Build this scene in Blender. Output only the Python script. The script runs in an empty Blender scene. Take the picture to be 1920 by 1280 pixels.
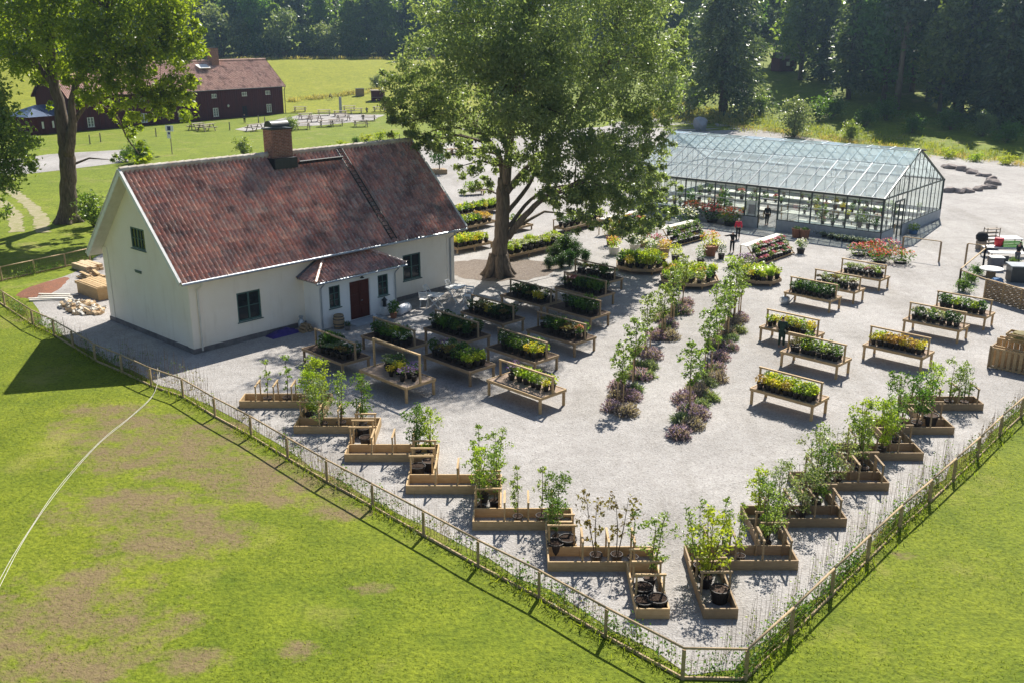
HAZE = True; HAZED = .00026
EXPO = 0.88
import bpy, bmesh, math, random
import numpy as np
from mathutils import Vector, Matrix
R = math.radians
rng = np.random.default_rng(11)
random.seed(5)
SC = bpy.context.scene
COL = SC.collection
# ------------------------------------------------------------------ camera model (photo is 1920 x 1280)
F = 1830.0; CH = 16.0; PITCH = math.atan(580 / F); CP, SP = math.cos(PITCH), math.sin(PITCH)
def ss(t): t = np.clip(t, 0, 1); return t * t * (3 - 2 * t)
def terrain(x, y):
    zl = 8.0 * ss((y - 205) / 100.0) + 0.06 * np.maximum(y - 305, 0)
    zr = 15.0 * ss((y - 118) / 165.0) + 0.12 * np.maximum(y - 280, 0)
    t = ss((x - 0) / 55.0)
    return zl * (1 - t) + zr * t
def ray(px, py):
    a = (px - 960) / F; b = (640 - py) / F
    return np.array([a, CP + b * SP, -SP + b * CP])
def G(px, py, z=0.0):
    """ground point seen at a photo pixel, at height z above the ground"""
    d = ray(px, py); t = (z - CH) / d[2] if d[2] < -1e-4 else 400
    t = min(t, 600)
    for _ in range(30):
        p = np.array([0, 0, CH]) + t * d
        g = float(terrain(p[0], p[1])) + z
        t += 0.6 * (p[2] - g) / max(0.05, -d[2] + 0.08)
    p = np.array([0, 0, CH]) + t * d
    return float(p[0]), float(p[1]), float(terrain(p[0], p[1]))
def V3(px, py, depth_y):
    """point on the ray of a pixel at world y = depth_y"""
    d = ray(px, py); t = depth_y / d[1]
    return np.array([d[0] * t, depth_y, CH + d[2] * t])
# ------------------------------------------------------------------ materials
MATS = {}
def nodes(name):
    m = bpy.data.materials.new(name); m.use_nodes = True
    nt = m.node_tree; nt.nodes.clear()
    out = nt.nodes.new('ShaderNodeOutputMaterial'); MATS[name] = m
    return m, nt, out
def N(nt, t, **kw):
    n = nt.nodes.new(t)
    for k, v in kw.items():
        if k in n.inputs: n.inputs[k].default_value = v
        else: setattr(n, k, v)
    return n
def ramp(nt, stops, fac):
    r = nt.nodes.new('ShaderNodeValToRGB'); e = r.color_ramp.elements
    while len(e) < len(stops): e.new(0.5)
    for i, (p, c) in enumerate(stops):
        e[i].position = p; e[i].color = (*c, 1)
    nt.links.new(fac, r.inputs[0]); return r.outputs[0]
def mixc(nt, a, b, fac, mode='MIX'):
    m = nt.nodes.new('ShaderNodeMix'); m.data_type = 'RGBA'; m.blend_type = mode
    for s, v in ((6, a), (7, b), (0, fac)):
        if hasattr(v, 'is_linked'): nt.links.new(v, m.inputs[s])
        else: m.inputs[s].default_value = (*v, 1) if isinstance(v, tuple) else v
    return m.outputs[2]
def noise(nt, scale, detail=4, rough=.55, coord='Object', stretch=None, dim='3D'):
    tc = nt.nodes.new('ShaderNodeTexCoord'); o = tc.outputs[coord]
    if coord == 'World':
        pass
    if stretch:
        mp = nt.nodes.new('ShaderNodeMapping'); mp.inputs['Scale'].default_value = stretch
        nt.links.new(o, mp.inputs[0]); o = mp.outputs[0]
    n = N(nt, 'ShaderNodeTexNoise', Scale=scale, Detail=detail, Roughness=rough)
    nt.links.new(o, n.inputs['Vector']); return n.outputs['Fac']
def bump(nt, h, strength=.4, dist=.02):
    b = N(nt, 'ShaderNodeBump', Strength=strength, Distance=dist); nt.links.new(h, b.inputs['Height']); return b.outputs[0]
def mat(name, c1, c2=None, scale=6, rough=.8, bmp=0, bscale=None, bdist=.02, stretch=None, metal=0, spec=.3, stops=None, rnd=0):
    m, nt, out = nodes(name)
    p = N(nt, 'ShaderNodeBsdfPrincipled', Roughness=rough, Metallic=metal)
    p.inputs['Specular IOR Level'].default_value = spec
    c2 = c2 or tuple(v * .75 for v in c1)
    f = noise(nt, scale, stretch=stretch)
    col = ramp(nt, stops or [(.3, c1), (.7, c2)], f)
    if rnd:
        oi = nt.nodes.new('ShaderNodeObjectInfo')
        mr = N(nt, 'ShaderNodeMapRange'); mr.inputs['To Min'].default_value = 1 - rnd; mr.inputs['To Max'].default_value = 1 + rnd
        nt.links.new(oi.outputs['Random'], mr.inputs[0])
        h = N(nt, 'ShaderNodeHueSaturation'); nt.links.new(mr.outputs[0], h.inputs['Value']); nt.links.new(col, h.inputs['Color']); col = h.outputs[0]
    nt.links.new(col, p.inputs['Base Color'])
    if bmp:
        nt.links.new(bump(nt, noise(nt, bscale or scale * 4, stretch=stretch), bmp, bdist), p.inputs['Normal'])
    nt.links.new(p.outputs[0], out.inputs[0]); return m
def leafmat(name, c1, c2, tr=.45, rough=.5, hue=.04, spec=.35):
    m, nt, out = nodes(name)
    at = nt.nodes.new('ShaderNodeAttribute'); at.attribute_name = 'rnd'
    col = ramp(nt, [(0, c1), (1, c2)], at.outputs['Fac'])
    oi = nt.nodes.new('ShaderNodeObjectInfo')
    h = N(nt, 'ShaderNodeHueSaturation')
    mr = N(nt, 'ShaderNodeMapRange'); mr.inputs['To Min'].default_value = .5 - hue * .5; mr.inputs['To Max'].default_value = .5 + hue * .5
    nt.links.new(oi.outputs['Random'], mr.inputs[0]); nt.links.new(mr.outputs[0], h.inputs['Hue'])
    nt.links.new(col, h.inputs['Color'])
    p = N(nt, 'ShaderNodeBsdfPrincipled', Roughness=rough); p.inputs['Specular IOR Level'].default_value = spec
    t = N(nt, 'ShaderNodeBsdfTranslucent')
    tc = mixc(nt, h.outputs[0], (1.0, 1.0, .42), 1.0, 'MULTIPLY')
    hb = N(nt, 'ShaderNodeHueSaturation', Value=1.7); nt.links.new(tc, hb.inputs['Color'])
    nt.links.new(h.outputs[0], p.inputs['Base Color']); nt.links.new(hb.outputs[0], t.inputs['Color'])
    mx = N(nt, 'ShaderNodeMixShader', Fac=tr); nt.links.new(p.outputs[0], mx.inputs[1]); nt.links.new(t.outputs[0], mx.inputs[2])
    nt.links.new(mx.outputs[0], out.inputs[0]); return m
mat('pine', (.52, .37, .20), (.40, .27, .13), 3, .75, .3, 20, .004, (1, 1, 6), rnd=.12)
mat('oldwood', (.36, .26, .15), (.25, .175, .105), 4, .8, .3, 22, .004, (1, 1, 5), rnd=.15)
mat('greywood', (.36, .30, .24), (.24, .20, .16), 4, .85, .3, 22, .004, (1, 1, 5), rnd=.15)
mat('fencewood', (.48, .355, .205), (.31, .225, .13), 5, .8, .3, 20, .004, rnd=.1)
mat('bark', (.21, .165, .12), (.08, .062, .047), 3.0, .9, 1.0, 6, .12, (3, 3, .5))
mat('barkgrey', (.15, .12, .09), (.06, .048, .038), 3.0, .9, 1.0, 6, .12, (3, 3, .4))
mat('barkpale', (.20, .16, .12), (.10, .08, .06), 3.0, .9, .6, 8, .05, (3, 3, .4))
mat('stem', (.16, .11, .06), (.09, .065, .04), 8, .8)
mat('cane', (.30, .20, .12), (.17, .11, .07), 8, .8, rnd=.2)
mat('pot', (.022, .018, .016), (.035, .028, .024), 6, .6, rnd=.2)
mat('terracotta', (.30, .13, .07), (.22, .10, .06), 5, .8)
mat('soil', (.045, .028, .02), (.10, .065, .045), 14, .95, 1, 30, .03)
mat('mat_tan', (.36, .27, .20), (.26, .19, .14), 5, .95, .6, 30, .02)
mat('mulch', (.10, .075, .058), (.24, .20, .165), 9, .95, 1, 14, .05)
mat('sandred', (.24, .10, .055), (.17, .08, .05), 4, .95, 1, 10, .05)
mat('darkmetal', (.03, .034, .038), (.045, .05, .052), 4, .45, metal=.3, spec=.5)
mat('ghframe', (.045, .06, .055), (.03, .04, .038), 4, .5, spec=.5)
mat('zinc', (.42, .45, .48), (.34, .37, .40), 3, .4, metal=.6, spec=.5)
mat('bluetin', (.10, .14, .22), (.075, .105, .17), 3, .35, metal=.3, spec=.5)
mat('whitepaint', (.78, .77, .74), (.66, .65, .62), 3, .5)
mat('offwhite', (.70, .66, .58), (.60, .56, .48), 3, .7)
mat('greenpaint', (.075, .14, .12), (.055, .105, .09), 4, .5)
mat('doorred', (.10, .022, .014), (.065, .014, .010), 3, .45, .3, 10, .006, (6, 6, .5))
mat('concrete', (.40, .42, .44), (.31, .33, .35), 2, .85, .3, 14, .01)
mat('stone', (.22, .20, .19), (.12, .11, .105), 2.5, .9, .8, 5, .05)
mat('boulder', (.32, .27, .245), (.18, .15, .14), 2.0, .9, 1, 5, .08)
mat('greyrock', (.40, .43, .47), (.25, .27, .30), 1.2, .9, 1, 4, .1)
mat('purple', (.05, .03, .20), (.035, .025, .14), 4, .6)
mat('plasticwhite', (.75, .77, .80), (.66, .68, .72), 3, .35)
mat('redpl', (.55, .02, .03), (.45, .02, .03), 3, .4)
mat('greenpl', (.13, .42, .05), (.10, .35, .04), 3, .5)
mat('bluecloth', (.10, .20, .36), (.07, .14, .26), 3, .8)
mat('blackcloth', (.012, .012, .014), (.02, .02, .022), 5, .85)
mat('greencloth', (.03, .06, .04), (.02, .042, .03), 5, .85)
mat('redcloth', (.62, .03, .07), (.5, .025, .05), 5, .8)
mat('greycloth', (.18, .18, .20), (.13, .13, .15), 5, .85)
mat('skin', (.52, .30, .20), (.45, .25, .17), 5, .6)
mat('hairgrey', (.62, .60, .56), (.5, .48, .45), 9, .7)
mat('hairdark', (.05, .03, .02), (.03, .02, .015), 9, .6)
mat('hairfair', (.35, .22, .10), (.28, .17, .08), 9, .6)
mat('trackdirt', (.34, .29, .20), (.22, .22, .08), 1.5, .95, .6, 12, .03)
mat('barsgrey', (.20, .23, .25), (.14, .16, .18), 3, .45, metal=.4, spec=.5)
mat('rope', (.66, .64, .55), (.5, .48, .40), 6, .7)
mat('barnred', (.095, .016, .014), (.055, .010, .010), 1.2, .85, .5, 3, .02, (3, 3, .15))
mat('logs', (.62, .48, .31), (.46, .32, .18), 7, .85, .6, 12, .03)
mat('darkpane', (.012, .016, .018), (.03, .035, .036), 2, .08, spec=.6)
leafmat('lf_willow', (.11, .155, .062), (.28, .325, .165), .56, .40, spec=.6)
leafmat('lf_ash', (.095, .18, .016), (.25, .34, .032), .58, .40, spec=.5)
leafmat('lf_forest', (.07, .14, .036), (.19, .28, .07), .50, .36, .06, spec=.7)
leafmat('lf_forest2', (.095, .18, .026), (.22, .31, .055), .45, .42, .06, spec=.5)
leafmat('lf_spruce', (.055, .10, .052), (.15, .20, .09), .36, .4, spec=.6)
leafmat('lf_young', (.11, .18, .04), (.25, .32, .09), .5, .38, spec=.5)
leafmat('lf_grey', (.13, .18, .085), (.25, .29, .15), .42, .45)
leafmat('lf_lime', (.20, .29, .025), (.36, .42, .055), .5, .45)
leafmat('lf_green', (.055, .125, .02), (.13, .21, .04), .46, .45)
leafmat('lf_dark', (.025, .07, .018), (.06, .115, .028), .35, .42)
leafmat('lf_yellow', (.38, .36, .04), (.55, .48, .07), .45, .5)
leafmat('lf_orange', (.34, .22, .06), (.46, .36, .10), .4, .5)
leafmat('lf_bronze', (.13, .075, .035), (.19, .19, .05), .45, .45)
leafmat('lf_pale', (.22, .26, .15), (.34, .37, .22), .4, .5)
leafmat('lf_purple', (.20, .13, .25), (.38, .27, .42), .35, .6)
leafmat('lf_heather', (.21, .17, .17), (.34, .29, .28), .35, .6)
leafmat('lf_silver', (.14, .19, .10), (.22, .27, .15), .35, .6)
leafmat('fl_pink', (.50, .07, .18), (.62, .18, .30), .3, .6)
leafmat('fl_red', (.48, .03, .025), (.62, .12, .06), .3, .6)
leafmat('fl_white', (.65, .63, .58), (.75, .74, .7), .3, .6)
leafmat('fl_violet', (.15, .06, .24), (.28, .15, .40), .3, .6)
leafmat('fl_orange', (.6, .2, .04), (.65, .35, .06), .3, .6)
leafmat('lf_grass', (.10, .15, .012), (.23, .25, .032), .62, .6)
leafmat('lf_dry', (.30, .26, .10), (.42, .36, .16), .45, .7)
# ------------------------------------------------------------------ mesh collecting
KIDS = {}
class MB:
    def __init__(s): s.v = []; s.f = []
    def add(s, vs, fs):
        o = len(s.v); s.v += [tuple(map(float, q)) for q in vs]; s.f += [tuple(i + o for i in q) for q in fs]; return s
    def box(s, c, d, rz=0, tilt=None):
        x, y, z = (q / 2 for q in d)
        vs = [Vector((a * x, b * y, e * z)) for e in (-1, 1) for a, b in ((-1, -1), (1, -1), (1, 1), (-1, 1))]
        M = Matrix.Rotation(rz, 3, 'Z')
        if tilt: M = M @ Matrix.Rotation(tilt[1], 3, tilt[0])
        return s.add([M @ q + Vector(c) for q in vs], [(3, 2, 1, 0), (4, 5, 6, 7), (0, 1, 5, 4), (1, 2, 6, 5), (2, 3, 7, 6), (3, 0, 4, 7)])
    def bar(s, p, q, w, h=None, up=(0, 0, 1)):
        p, q = Vector(p), Vector(q); d = (q - p).normalized(); u = Vector(up)
        if abs(d.dot(u)) > .98: u = Vector((1, 0, 0))
        a = d.cross(u).normalized(); b = a.cross(d).normalized(); h = h or w
        vs = [e + a * i * w / 2 + b * j * h / 2 for e in (p, q) for i, j in ((-1, -1), (1, -1), (1, 1), (-1, 1))]
        return s.add(vs, [(0, 1, 2, 3), (7, 6, 5, 4), (4, 5, 1, 0), (5, 6, 2, 1), (6, 7, 3, 2), (7, 4, 0, 3)])
    def tube(s, pts, rs, n=8, cap=True):
        pts = [Vector(p) for p in pts]; rings = []; a0 = None; o = len(s.v)
        for i, p in enumerate(pts):
            d = (pts[min(i + 1, len(pts) - 1)] - pts[max(i - 1, 0)]).normalized()
            if a0 is None:
                a0 = d.cross(Vector((0, 0, 1)) if abs(d.z) < .9 else Vector((1, 0, 0))).normalized()
            a0 = (a0 - d * a0.dot(d)).normalized(); b = d.cross(a0); r = rs[i] if hasattr(rs, '__len__') else rs
            s.v += [tuple(p + (a0 * math.cos(k * 2 * math.pi / n) + b * math.sin(k * 2 * math.pi / n)) * r) for k in range(n)]
        for i in range(len(pts) - 1):
            for k in range(n):
                s.f.append((o + i * n + k, o + i * n + (k + 1) % n, o + (i + 1) * n + (k + 1) % n, o + (i + 1) * n + k))
        if cap:
            s.f.append(tuple(o + k for k in range(n))[::-1]); s.f.append(tuple(o + (len(pts) - 1) * n + k for k in range(n)))
        return s
    def lathe(s, prof, c=(0, 0, 0), n=14):
        o = len(s.v)
        for r, z in prof:
            s.v += [(c[0] + r * math.cos(k * 2 * math.pi / n), c[1] + r * math.sin(k * 2 * math.pi / n), c[2] + z) for k in range(n)]
        for i in range(len(prof) - 1):
            for k in range(n):
                s.f.append((o + i * n + k, o + i * n + (k + 1) % n, o + (i + 1) * n + (k + 1) % n, o + (i + 1) * n + k))
        s.f.append(tuple(o + k for k in range(n))[::-1]); s.f.append(tuple(o + (len(prof) - 1) * n + k for k in range(n)))
        return s
    def mesh(s, name, m, smooth=False):
        me = bpy.data.meshes.new(name); me.from_pydata(s.v, [], s.f); me.materials.append(MATS[m] if isinstance(m, str) else m)
        if smooth: me.polygons.foreach_set('use_smooth', [True] * len(me.polygons))
        me.update(); return me
    def build(s, name, m, parent=None, smooth=False):
        return link(name, s.mesh(name, m, smooth), parent)
def link(name, me, parent=None):
    o = bpy.data.objects.new(name, me); COL.objects.link(o)
    if parent is not None: o.parent = parent; KIDS.setdefault(parent.name, []).append(o)
    return o
def tag(o, label, cat, group=None, kind=None):
    if label: o['label'] = label
    if cat: o['category'] = cat
    if group: o['group'] = group
    if kind: o['kind'] = kind
    return o
def thing(name, label, cat, loc=(0, 0, 0), rz=0, group=None):
    o = bpy.data.objects.new(name, None); COL.objects.link(o); o.empty_display_size = .2
    o.location = loc; o.rotation_euler = (0, 0, rz)
    return tag(o, label, cat, group)
def dup(o, loc, rz=0, scale=1, label=None, group=None, parent=None):
    c = o.copy(); COL.objects.link(c)
    if parent is not None: c.parent = parent
    if loc is not None:
        c.location = loc; c.rotation_euler = (0, 0, rz)
        c.scale = (scale,) * 3 if not hasattr(scale, '__len__') else scale
        if label: c['label'] = label
        if group: c['group'] = group
    for k in KIDS.get(o.name, ()): dup(k, None, parent=c)
    return c
USED = set()
def place(proto, loc, rz=0, scale=1, label=None, group=None):
    """first use moves the prototype itself, later uses copy it"""
    if proto.name not in USED:
        USED.add(proto.name); o = proto
        o.location = loc; o.rotation_euler = (0, 0, rz); o.scale = (scale,) * 3 if not hasattr(scale, '__len__') else scale
        if label: o['label'] = label
        if group: o['group'] = group
        return o
    return dup(proto, loc, rz, scale, label, group)
def struct(name, mb, m, smooth=False, kind='structure'):
    o = mb.build(name, m, None, smooth); o['kind'] = kind; return o
# ------------------------------------------------------------------ leaves
def leaf_arrays(c, size, asp=.55, upb=.5, r=rng, droop=0, svar=.4, dirs=None):
    n = len(c)
    nrm = r.normal(size=(n, 3)); nrm[:, 2] += upb * 1.5; nrm /= np.linalg.norm(nrm, axis=1)[:, None]
    a = r.normal(size=(n, 3)) if dirs is None else dirs + r.normal(size=(n, 3)) * .35
    a[:, 2] -= droop
    a -= nrm * (a * nrm).sum(1)[:, None]; a /= np.linalg.norm(a, axis=1)[:, None] + 1e-9
    b = np.cross(nrm, a); s = size * (1 - svar / 2 + svar * r.random((n, 1)))
    v = np.empty((n, 4, 3))
    v[:, 0] = c - a * s * .5; v[:, 2] = c + a * s * .5 - nrm * s * .12
    v[:, 1] = c + b * s * asp * .5 + nrm * s * .07; v[:, 3] = c - b * s * asp * .5 + nrm * s * .07
    return v.reshape(-1, 3)
def leaf_mesh(name, v, m, r=rng):
    n = len(v) // 4
    me = bpy.data.meshes.new(name); me.vertices.add(4 * n); me.vertices.foreach_set('co', v.astype(np.float32).ravel())
    me.loops.add(4 * n); me.loops.foreach_set('vertex_index', np.arange(4 * n, dtype=np.int32))
    me.polygons.add(n); me.polygons.foreach_set('loop_start', np.arange(0, 4 * n, 4, dtype=np.int32))
    a = me.attributes.new('rnd', 'FLOAT', 'FACE'); q = CLUMP.pop('r', None); q = r.random(n) if q is None or len(q) != n else .45 * q + .55 * r.random(n)
    a.data.foreach_set('value', q.astype(np.float32))
    for q in (m if isinstance(m, (list, tuple)) else [m]): me.materials.append(MATS[q])
    me.update(calc_edges=True); me.validate(); return me
def ball(n, r=rng, p=.45):
    d = r.normal(size=(n, 3)); d /= np.linalg.norm(d, axis=1)[:, None]; return d * r.random((n, 1)) ** p
CLUMP = {}
def crown_points(lobes, per_clump=28, clump=.28, r=rng, p=.35):
    """lobes: (cx,cy,cz,rx,ry,rz,n leaves) -> clumped leaf centres, clump centres"""
    P = []; C = []; K = []
    for cx, cy, cz, rx, ry, rz, n in lobes:
        k = max(2, int(n / per_clump)); cc = ball(k, r, p) * (rx, ry, rz) + (cx, cy, cz)
        C.append(cc); idx = r.integers(0, k, n); K.append(r.random(k)[idx])
        P.append(cc[idx] + r.normal(size=(n, 3)) * clump * (min(rx, ry) * .5 + .25 * rz) * (1, 1, .75))
    CLUMP['r'] = np.concatenate(K); return np.concatenate(P), np.concatenate(C)
# ================================================================== ground
def grass_mat(name, a, b, dirtattr=False, dry=(.30, .25, .10), fine=9.0):
    m, nt, out = nodes(name)
    p = N(nt, 'ShaderNodeBsdfPrincipled', Roughness=.85); p.inputs['Specular IOR Level'].default_value = .15
    n1 = noise(nt, .09, 5, .6); n2 = noise(nt, .55, 5, .65); n3 = noise(nt, fine, 3, .7)
    c = ramp(nt, [(.32, a), (.68, b)], n1)
    c2 = ramp(nt, [(.30, tuple(v * .72 for v in a)), (.72, tuple(min(1, v * 1.25) for v in b))], n2)
    c = mixc(nt, c, c2, .5)
    c3 = ramp(nt, [(.28, (.38, .45, .34)), (.5, (.95, .95, .9)), (.72, (1.45, 1.38, 1.25))], n3)
    c = mixc(nt, c, c3, .8, 'MULTIPLY')
    dm = ramp(nt, [(.56, (0, 0, 0)), (.72, (.6, .6, .6))], noise(nt, .23, 6, .65))
    c = mixc(nt, c, dry, dm)
    if dirtattr:
        at = nt.nodes.new('ShaderNodeAttribute'); at.attribute_name = 'dirt'
        nd = noise(nt, .8, 10, .74)
        ad = N(nt, 'ShaderNodeMath', operation='ADD'); nt.links.new(at.outputs['Fac'], ad.inputs[0])
        sb = N(nt, 'ShaderNodeMath', operation='MULTIPLY_ADD'); nt.links.new(nd, sb.inputs[0]); sb.inputs[1].default_value = 2.0; sb.inputs[2].default_value = -1.0
        nt.links.new(sb.outputs[0], ad.inputs[1])
        k = ramp(nt, [(.32, (0, 0, 0)), (.48, (.42, .42, .42)), (.68, (.9, .9, .9))], ad.outputs[0])
        dc = ramp(nt, [(.3, (.105, .074, .040)), (.5, (.19, .135, .076)), (.72, (.165, .140, .05))], noise(nt, 5, 5, .7))
        c = mixc(nt, c, dc, k)
    nt.links.new(c, p.inputs['Base Color'])
    nt.links.new(bump(nt, n3, 1.0, .07), p.inputs['Normal'])
    nt.links.new(p.outputs[0], out.inputs[0])
grass_mat('meadow', (.115, .165, .010), (.18, .215, .016), fine=3.0)
grass_mat('fieldgrass', (.19, .215, .008), (.24, .25, .014), fine=2.0, dry=(.32, .30, .06))
grass_mat('lawngrass', (.086, .138, .006), (.175, .200, .014), True, (.27, .24, .07), 6.0)
grass_mat('woodfloor', (.035, .045, .014), (.07, .075, .025), fine=1.5, dry=(.10, .09, .04))
def gravel_mat():
    m, nt, out = nodes('gravel')
    p = N(nt, 'ShaderNodeBsdfPrincipled', Roughness=.9); p.inputs['Specular IOR Level'].default_value = .2
    tc = nt.nodes.new('ShaderNodeTexCoord')
    vo = N(nt, 'ShaderNodeTexVoronoi', Scale=17.0); nt.links.new(tc.outputs['Object'], vo.inputs['Vector'])
    g = ramp(nt, [(0, (.25, .24, .23)), (.3, (.365, .35, .335)), (.75, (.415, .40, .385)), (1, (.50, .48, .46))], vo.outputs['Color'])
    n1 = noise(nt, .13, 6, .62); n2 = noise(nt, 1.3, 5, .7)
    c = mixc(nt, g, ramp(nt, [(.3, (.76, .75, .735)), (.7, (1.09, 1.08, 1.07))], n1), 1.0, 'MULTIPLY')
    c = mixc(nt, c, ramp(nt, [(.3, (.84, .83, .82)), (.7, (1.06, 1.06, 1.06))], n2), 1.0, 'MULTIPLY')
    tr_ = noise(nt, .35, 5, .6, stretch=(1.0, .16, 1)); c = mixc(nt, c, ramp(nt, [(.52, (1, 1, 1)), (.66, (.84, .83, .81))], tr_), 1.0, 'MULTIPLY')
    sp_ = ramp(nt, [(.70, (0, 0, 0)), (.78, (.5, .5, .5))], noise(nt, 9, 3, .8)); c = mixc(nt, c, (.14, .12, .10), sp_)
    nt.links.new(c, p.inputs['Base Color'])
    ad = N(nt, 'ShaderNodeMath', operation='ADD'); nt.links.new(noise(nt, 22, 3, .7), ad.inputs[0]); nt.links.new(vo.outputs['Distance'], ad.inputs[1])
    nt.links.new(bump(nt, ad.outputs[0], .8, .022), p.inputs['Normal'])
    nt.links.new(p.outputs[0], out.inputs[0])
gravel_mat()
HAZEM, nt_, out_ = nodes('haze')
vv = N(nt_, 'ShaderNodeVolumePrincipled', Density=HAZED, Anisotropy=.74, Color=(.50, .72, 1.0, 1)); nt_.links.new(vv.outputs[0], out_.inputs['Volume'])
def stepgrid(x0, x1, nx, y0, y1, ny, zf, name, m):
    xs = np.linspace(x0, x1, nx); ys = np.linspace(y0, y1, ny)
    X, Y = np.meshgrid(xs, ys); Z = zf(X, Y)
    v = np.stack([X, Y, Z], -1).reshape(-1, 3)
    i = np.arange((nx - 1) * (ny - 1)); a = (i // (nx - 1)) * nx + i % (nx - 1)
    f = np.stack([a, a + 1, a + nx + 1, a + nx], 1)
    me = bpy.data.meshes.new(name); me.from_pydata(v.tolist(), [], f.tolist()); me.materials.append(MATS[m])
    me.polygons.foreach_set('use_smooth', [True] * len(me.polygons)); me.update()
    o = link(name, me); o['kind'] = 'structure'; return o, v
stepgrid(-420, 420, 141, -20, 760, 131, lambda x, y: terrain(x, y), 'ground', 'meadow')
def wob(p, n=4, amp=.25, seed=1):
    """polygon outline with a slightly ragged edge"""
    r = random.Random(seed); o = []
    for i in range(len(p)):
        a, b = Vector(p[i]), Vector(p[(i + 1) % len(p)]); L = (b - a).length; k = max(1, int(L / n))
        for j in range(k):
            q = a.lerp(b, j / k); o.append((q.x + r.uniform(-amp, amp), q.y + r.uniform(-amp, amp)))
    return o
def sheet(name, poly, z, m, follow=False):
    bm = bmesh.new()
    fc = bm.faces.new([bm.verts.new((x, y, 0)) for x, y in poly])
    bm.normal_update()
    if fc.normal.z < 0: fc.normal_flip()
    bmesh.ops.triangulate(bm, faces=[fc])
    if follow:
        bmesh.ops.subdivide_edges(bm, edges=bm.edges[:], cuts=3, use_grid_fill=True)
    for v in bm.verts: v.co.z = float(terrain(v.co.x, v.co.y)) + z
    me = bpy.data.meshes.new(name); bm.to_mesh(me); bm.free(); me.materials.append(MATS[m])
    o = link(name, me); o['kind'] = 'structure'; return o
def g2(*pts): return [G(*p)[:2] for p in pts]
# far hay field: its own gently rising sheet
def fieldz(x, y): return terrain(x, y) + .12
stepgrid(-260, 6, 60, 205, 302, 40, fieldz, 'field', 'fieldgrass')
# near lawn with worn earth
dirt = [(100, 1150, 3.6, 3), (60, 1225, 3.4, 2.0), (480, 900, 4, 1.7), (330, 830, 3.4, 2.2), (235, 800, 4.4, 2.6), (300, 850, 5, 2.6), (420, 880, 6, 2.2), (540, 925, 4.2, 1.5), (330, 1000, 3.6, 2.6), (250, 950, 4, 2.4), (440, 800, 3, .8), (600, 900, 2.2, .8), (400, 1010, 2, 1.2), (110, 1170, 4.2, 2.6), (150, 1250, 3, 1.2), (330, 1165, 1.2, .8),
        (30, 1235, 2.0, 1.0), (560, 1215, 1.2, .6), (330, 1235, 2.2, .8), (200, 770, 2.6, 1.4), (60, 1130, 2.2, 1.4), (180, 1080, 2.2, 1.2), (700, 1100, .9, .5), (1700, 1040, .8, .5), (60, 600, 2, .7), (640, 960, 1.8, .8)]
lo, lv = stepgrid(-36, 30, 264, 9, 60, 204, lambda x, y: terrain(x, y) + .011 + .007 * np.sin(x * 1.7 + np.sin(y * 1.1)) * np.sin(y * 1.3) ** 2, 'lawn', 'lawngrass')
dv = np.zeros(len(lv))
for px, py, a, b in dirt:
    x, y, _ = G(px, py); d = ((lv[:, 0] - x) / a) ** 2 + ((lv[:, 1] - y) / b) ** 2
    dv = np.maximum(dv, np.clip(1.05 - d * .8, 0, 1) * .60)
lo.data.attributes.new('dirt', 'FLOAT', 'POINT').data.foreach_set('value', dv.astype(np.float32))
# gravel yard
fence_px = [(5, 548), (58, 582), (98, 600), (133, 620), (175, 645), (225, 665), (280, 690), (340, 710), (400, 745), (468, 780), (537, 820), (611, 862), (697, 907), (793, 958), (896, 1013), (1011, 1070), (1137, 1140), (1283, 1216)]
fence_rt = [(1402, 1218), (1488, 1140), (1564, 1067), (1632, 1004), (1692, 948), (1748, 900), (1793, 860), (1838, 820), (1880, 780), (1920, 745)]
FH = .92
fl = [G(px, py, FH)[:2] for px, py in fence_px]; fr = [G(px, py, FH)[:2] for px, py in fence_rt]
fr += [(fr[-1][0] + 1.9 * k, fr[-1][1] + 2.05 * k) for k in range(1, 5)]
yard = [(x + .25, y + .3) for x, y in fl[1:]] + [(x - .25, y + .3) for x, y in fr] + [(60, 62), (90, 110), (78, 118)]
yard += g2((1840, 300), (1760, 293), (1600, 272), (1430, 245), (1260, 222), (1215, 216), (1130, 236), (1000, 252), (900, 262), (790, 273), (700, 300), (560, 330), (420, 360), (300, 400), (200, 470), (140, 512), (60, 538))
sheet('gravel_yard', wob(yard, 1.2, .16, 3), .022, 'gravel')
sheet('gravel_road', wob(g2((-60, 302), (40, 298), (90, 290), (236, 281), (258, 291), (240, 304), (100, 322), (-60, 335)), 2, .25, 2), .022, 'gravel')
sheet('path', wob(g2((534, 199), (600, 190), (690, 181), (800, 170), (815, 176), (700, 193), (600, 203), (536, 209)), 3, .2, 4), .022, 'gravel')
sheet('picnic_ground', wob(g2((528, 238), (600, 236), (700, 226), (720, 216), (640, 214), (560, 216), (470, 236), (440, 243), (460, 247)), 3, .3, 6), .018, 'gravel')
for k, tr in enumerate((((8, 352), (40, 372), (64, 392), (78, 415), (80, 436)), ((-8, 372), (18, 390), (30, 410), (30, 436)))):
    pts = [Vector(G(*p)[:2]) for p in tr]; w = .55; L = []; Rr = []
    for i, p in enumerate(pts):
        d = (pts[min(i + 1, len(pts) - 1)] - pts[max(i - 1, 0)]).normalized(); nn = Vector((-d.y, d.x)) * w
        L.append(tuple(p + nn)); Rr.append(tuple(p - nn))
    sheet('wheel_track', wob(L + Rr[::-1], .5, .22, k), .016, 'trackdirt')
cx, cy, _ = G(935, 508)
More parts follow.
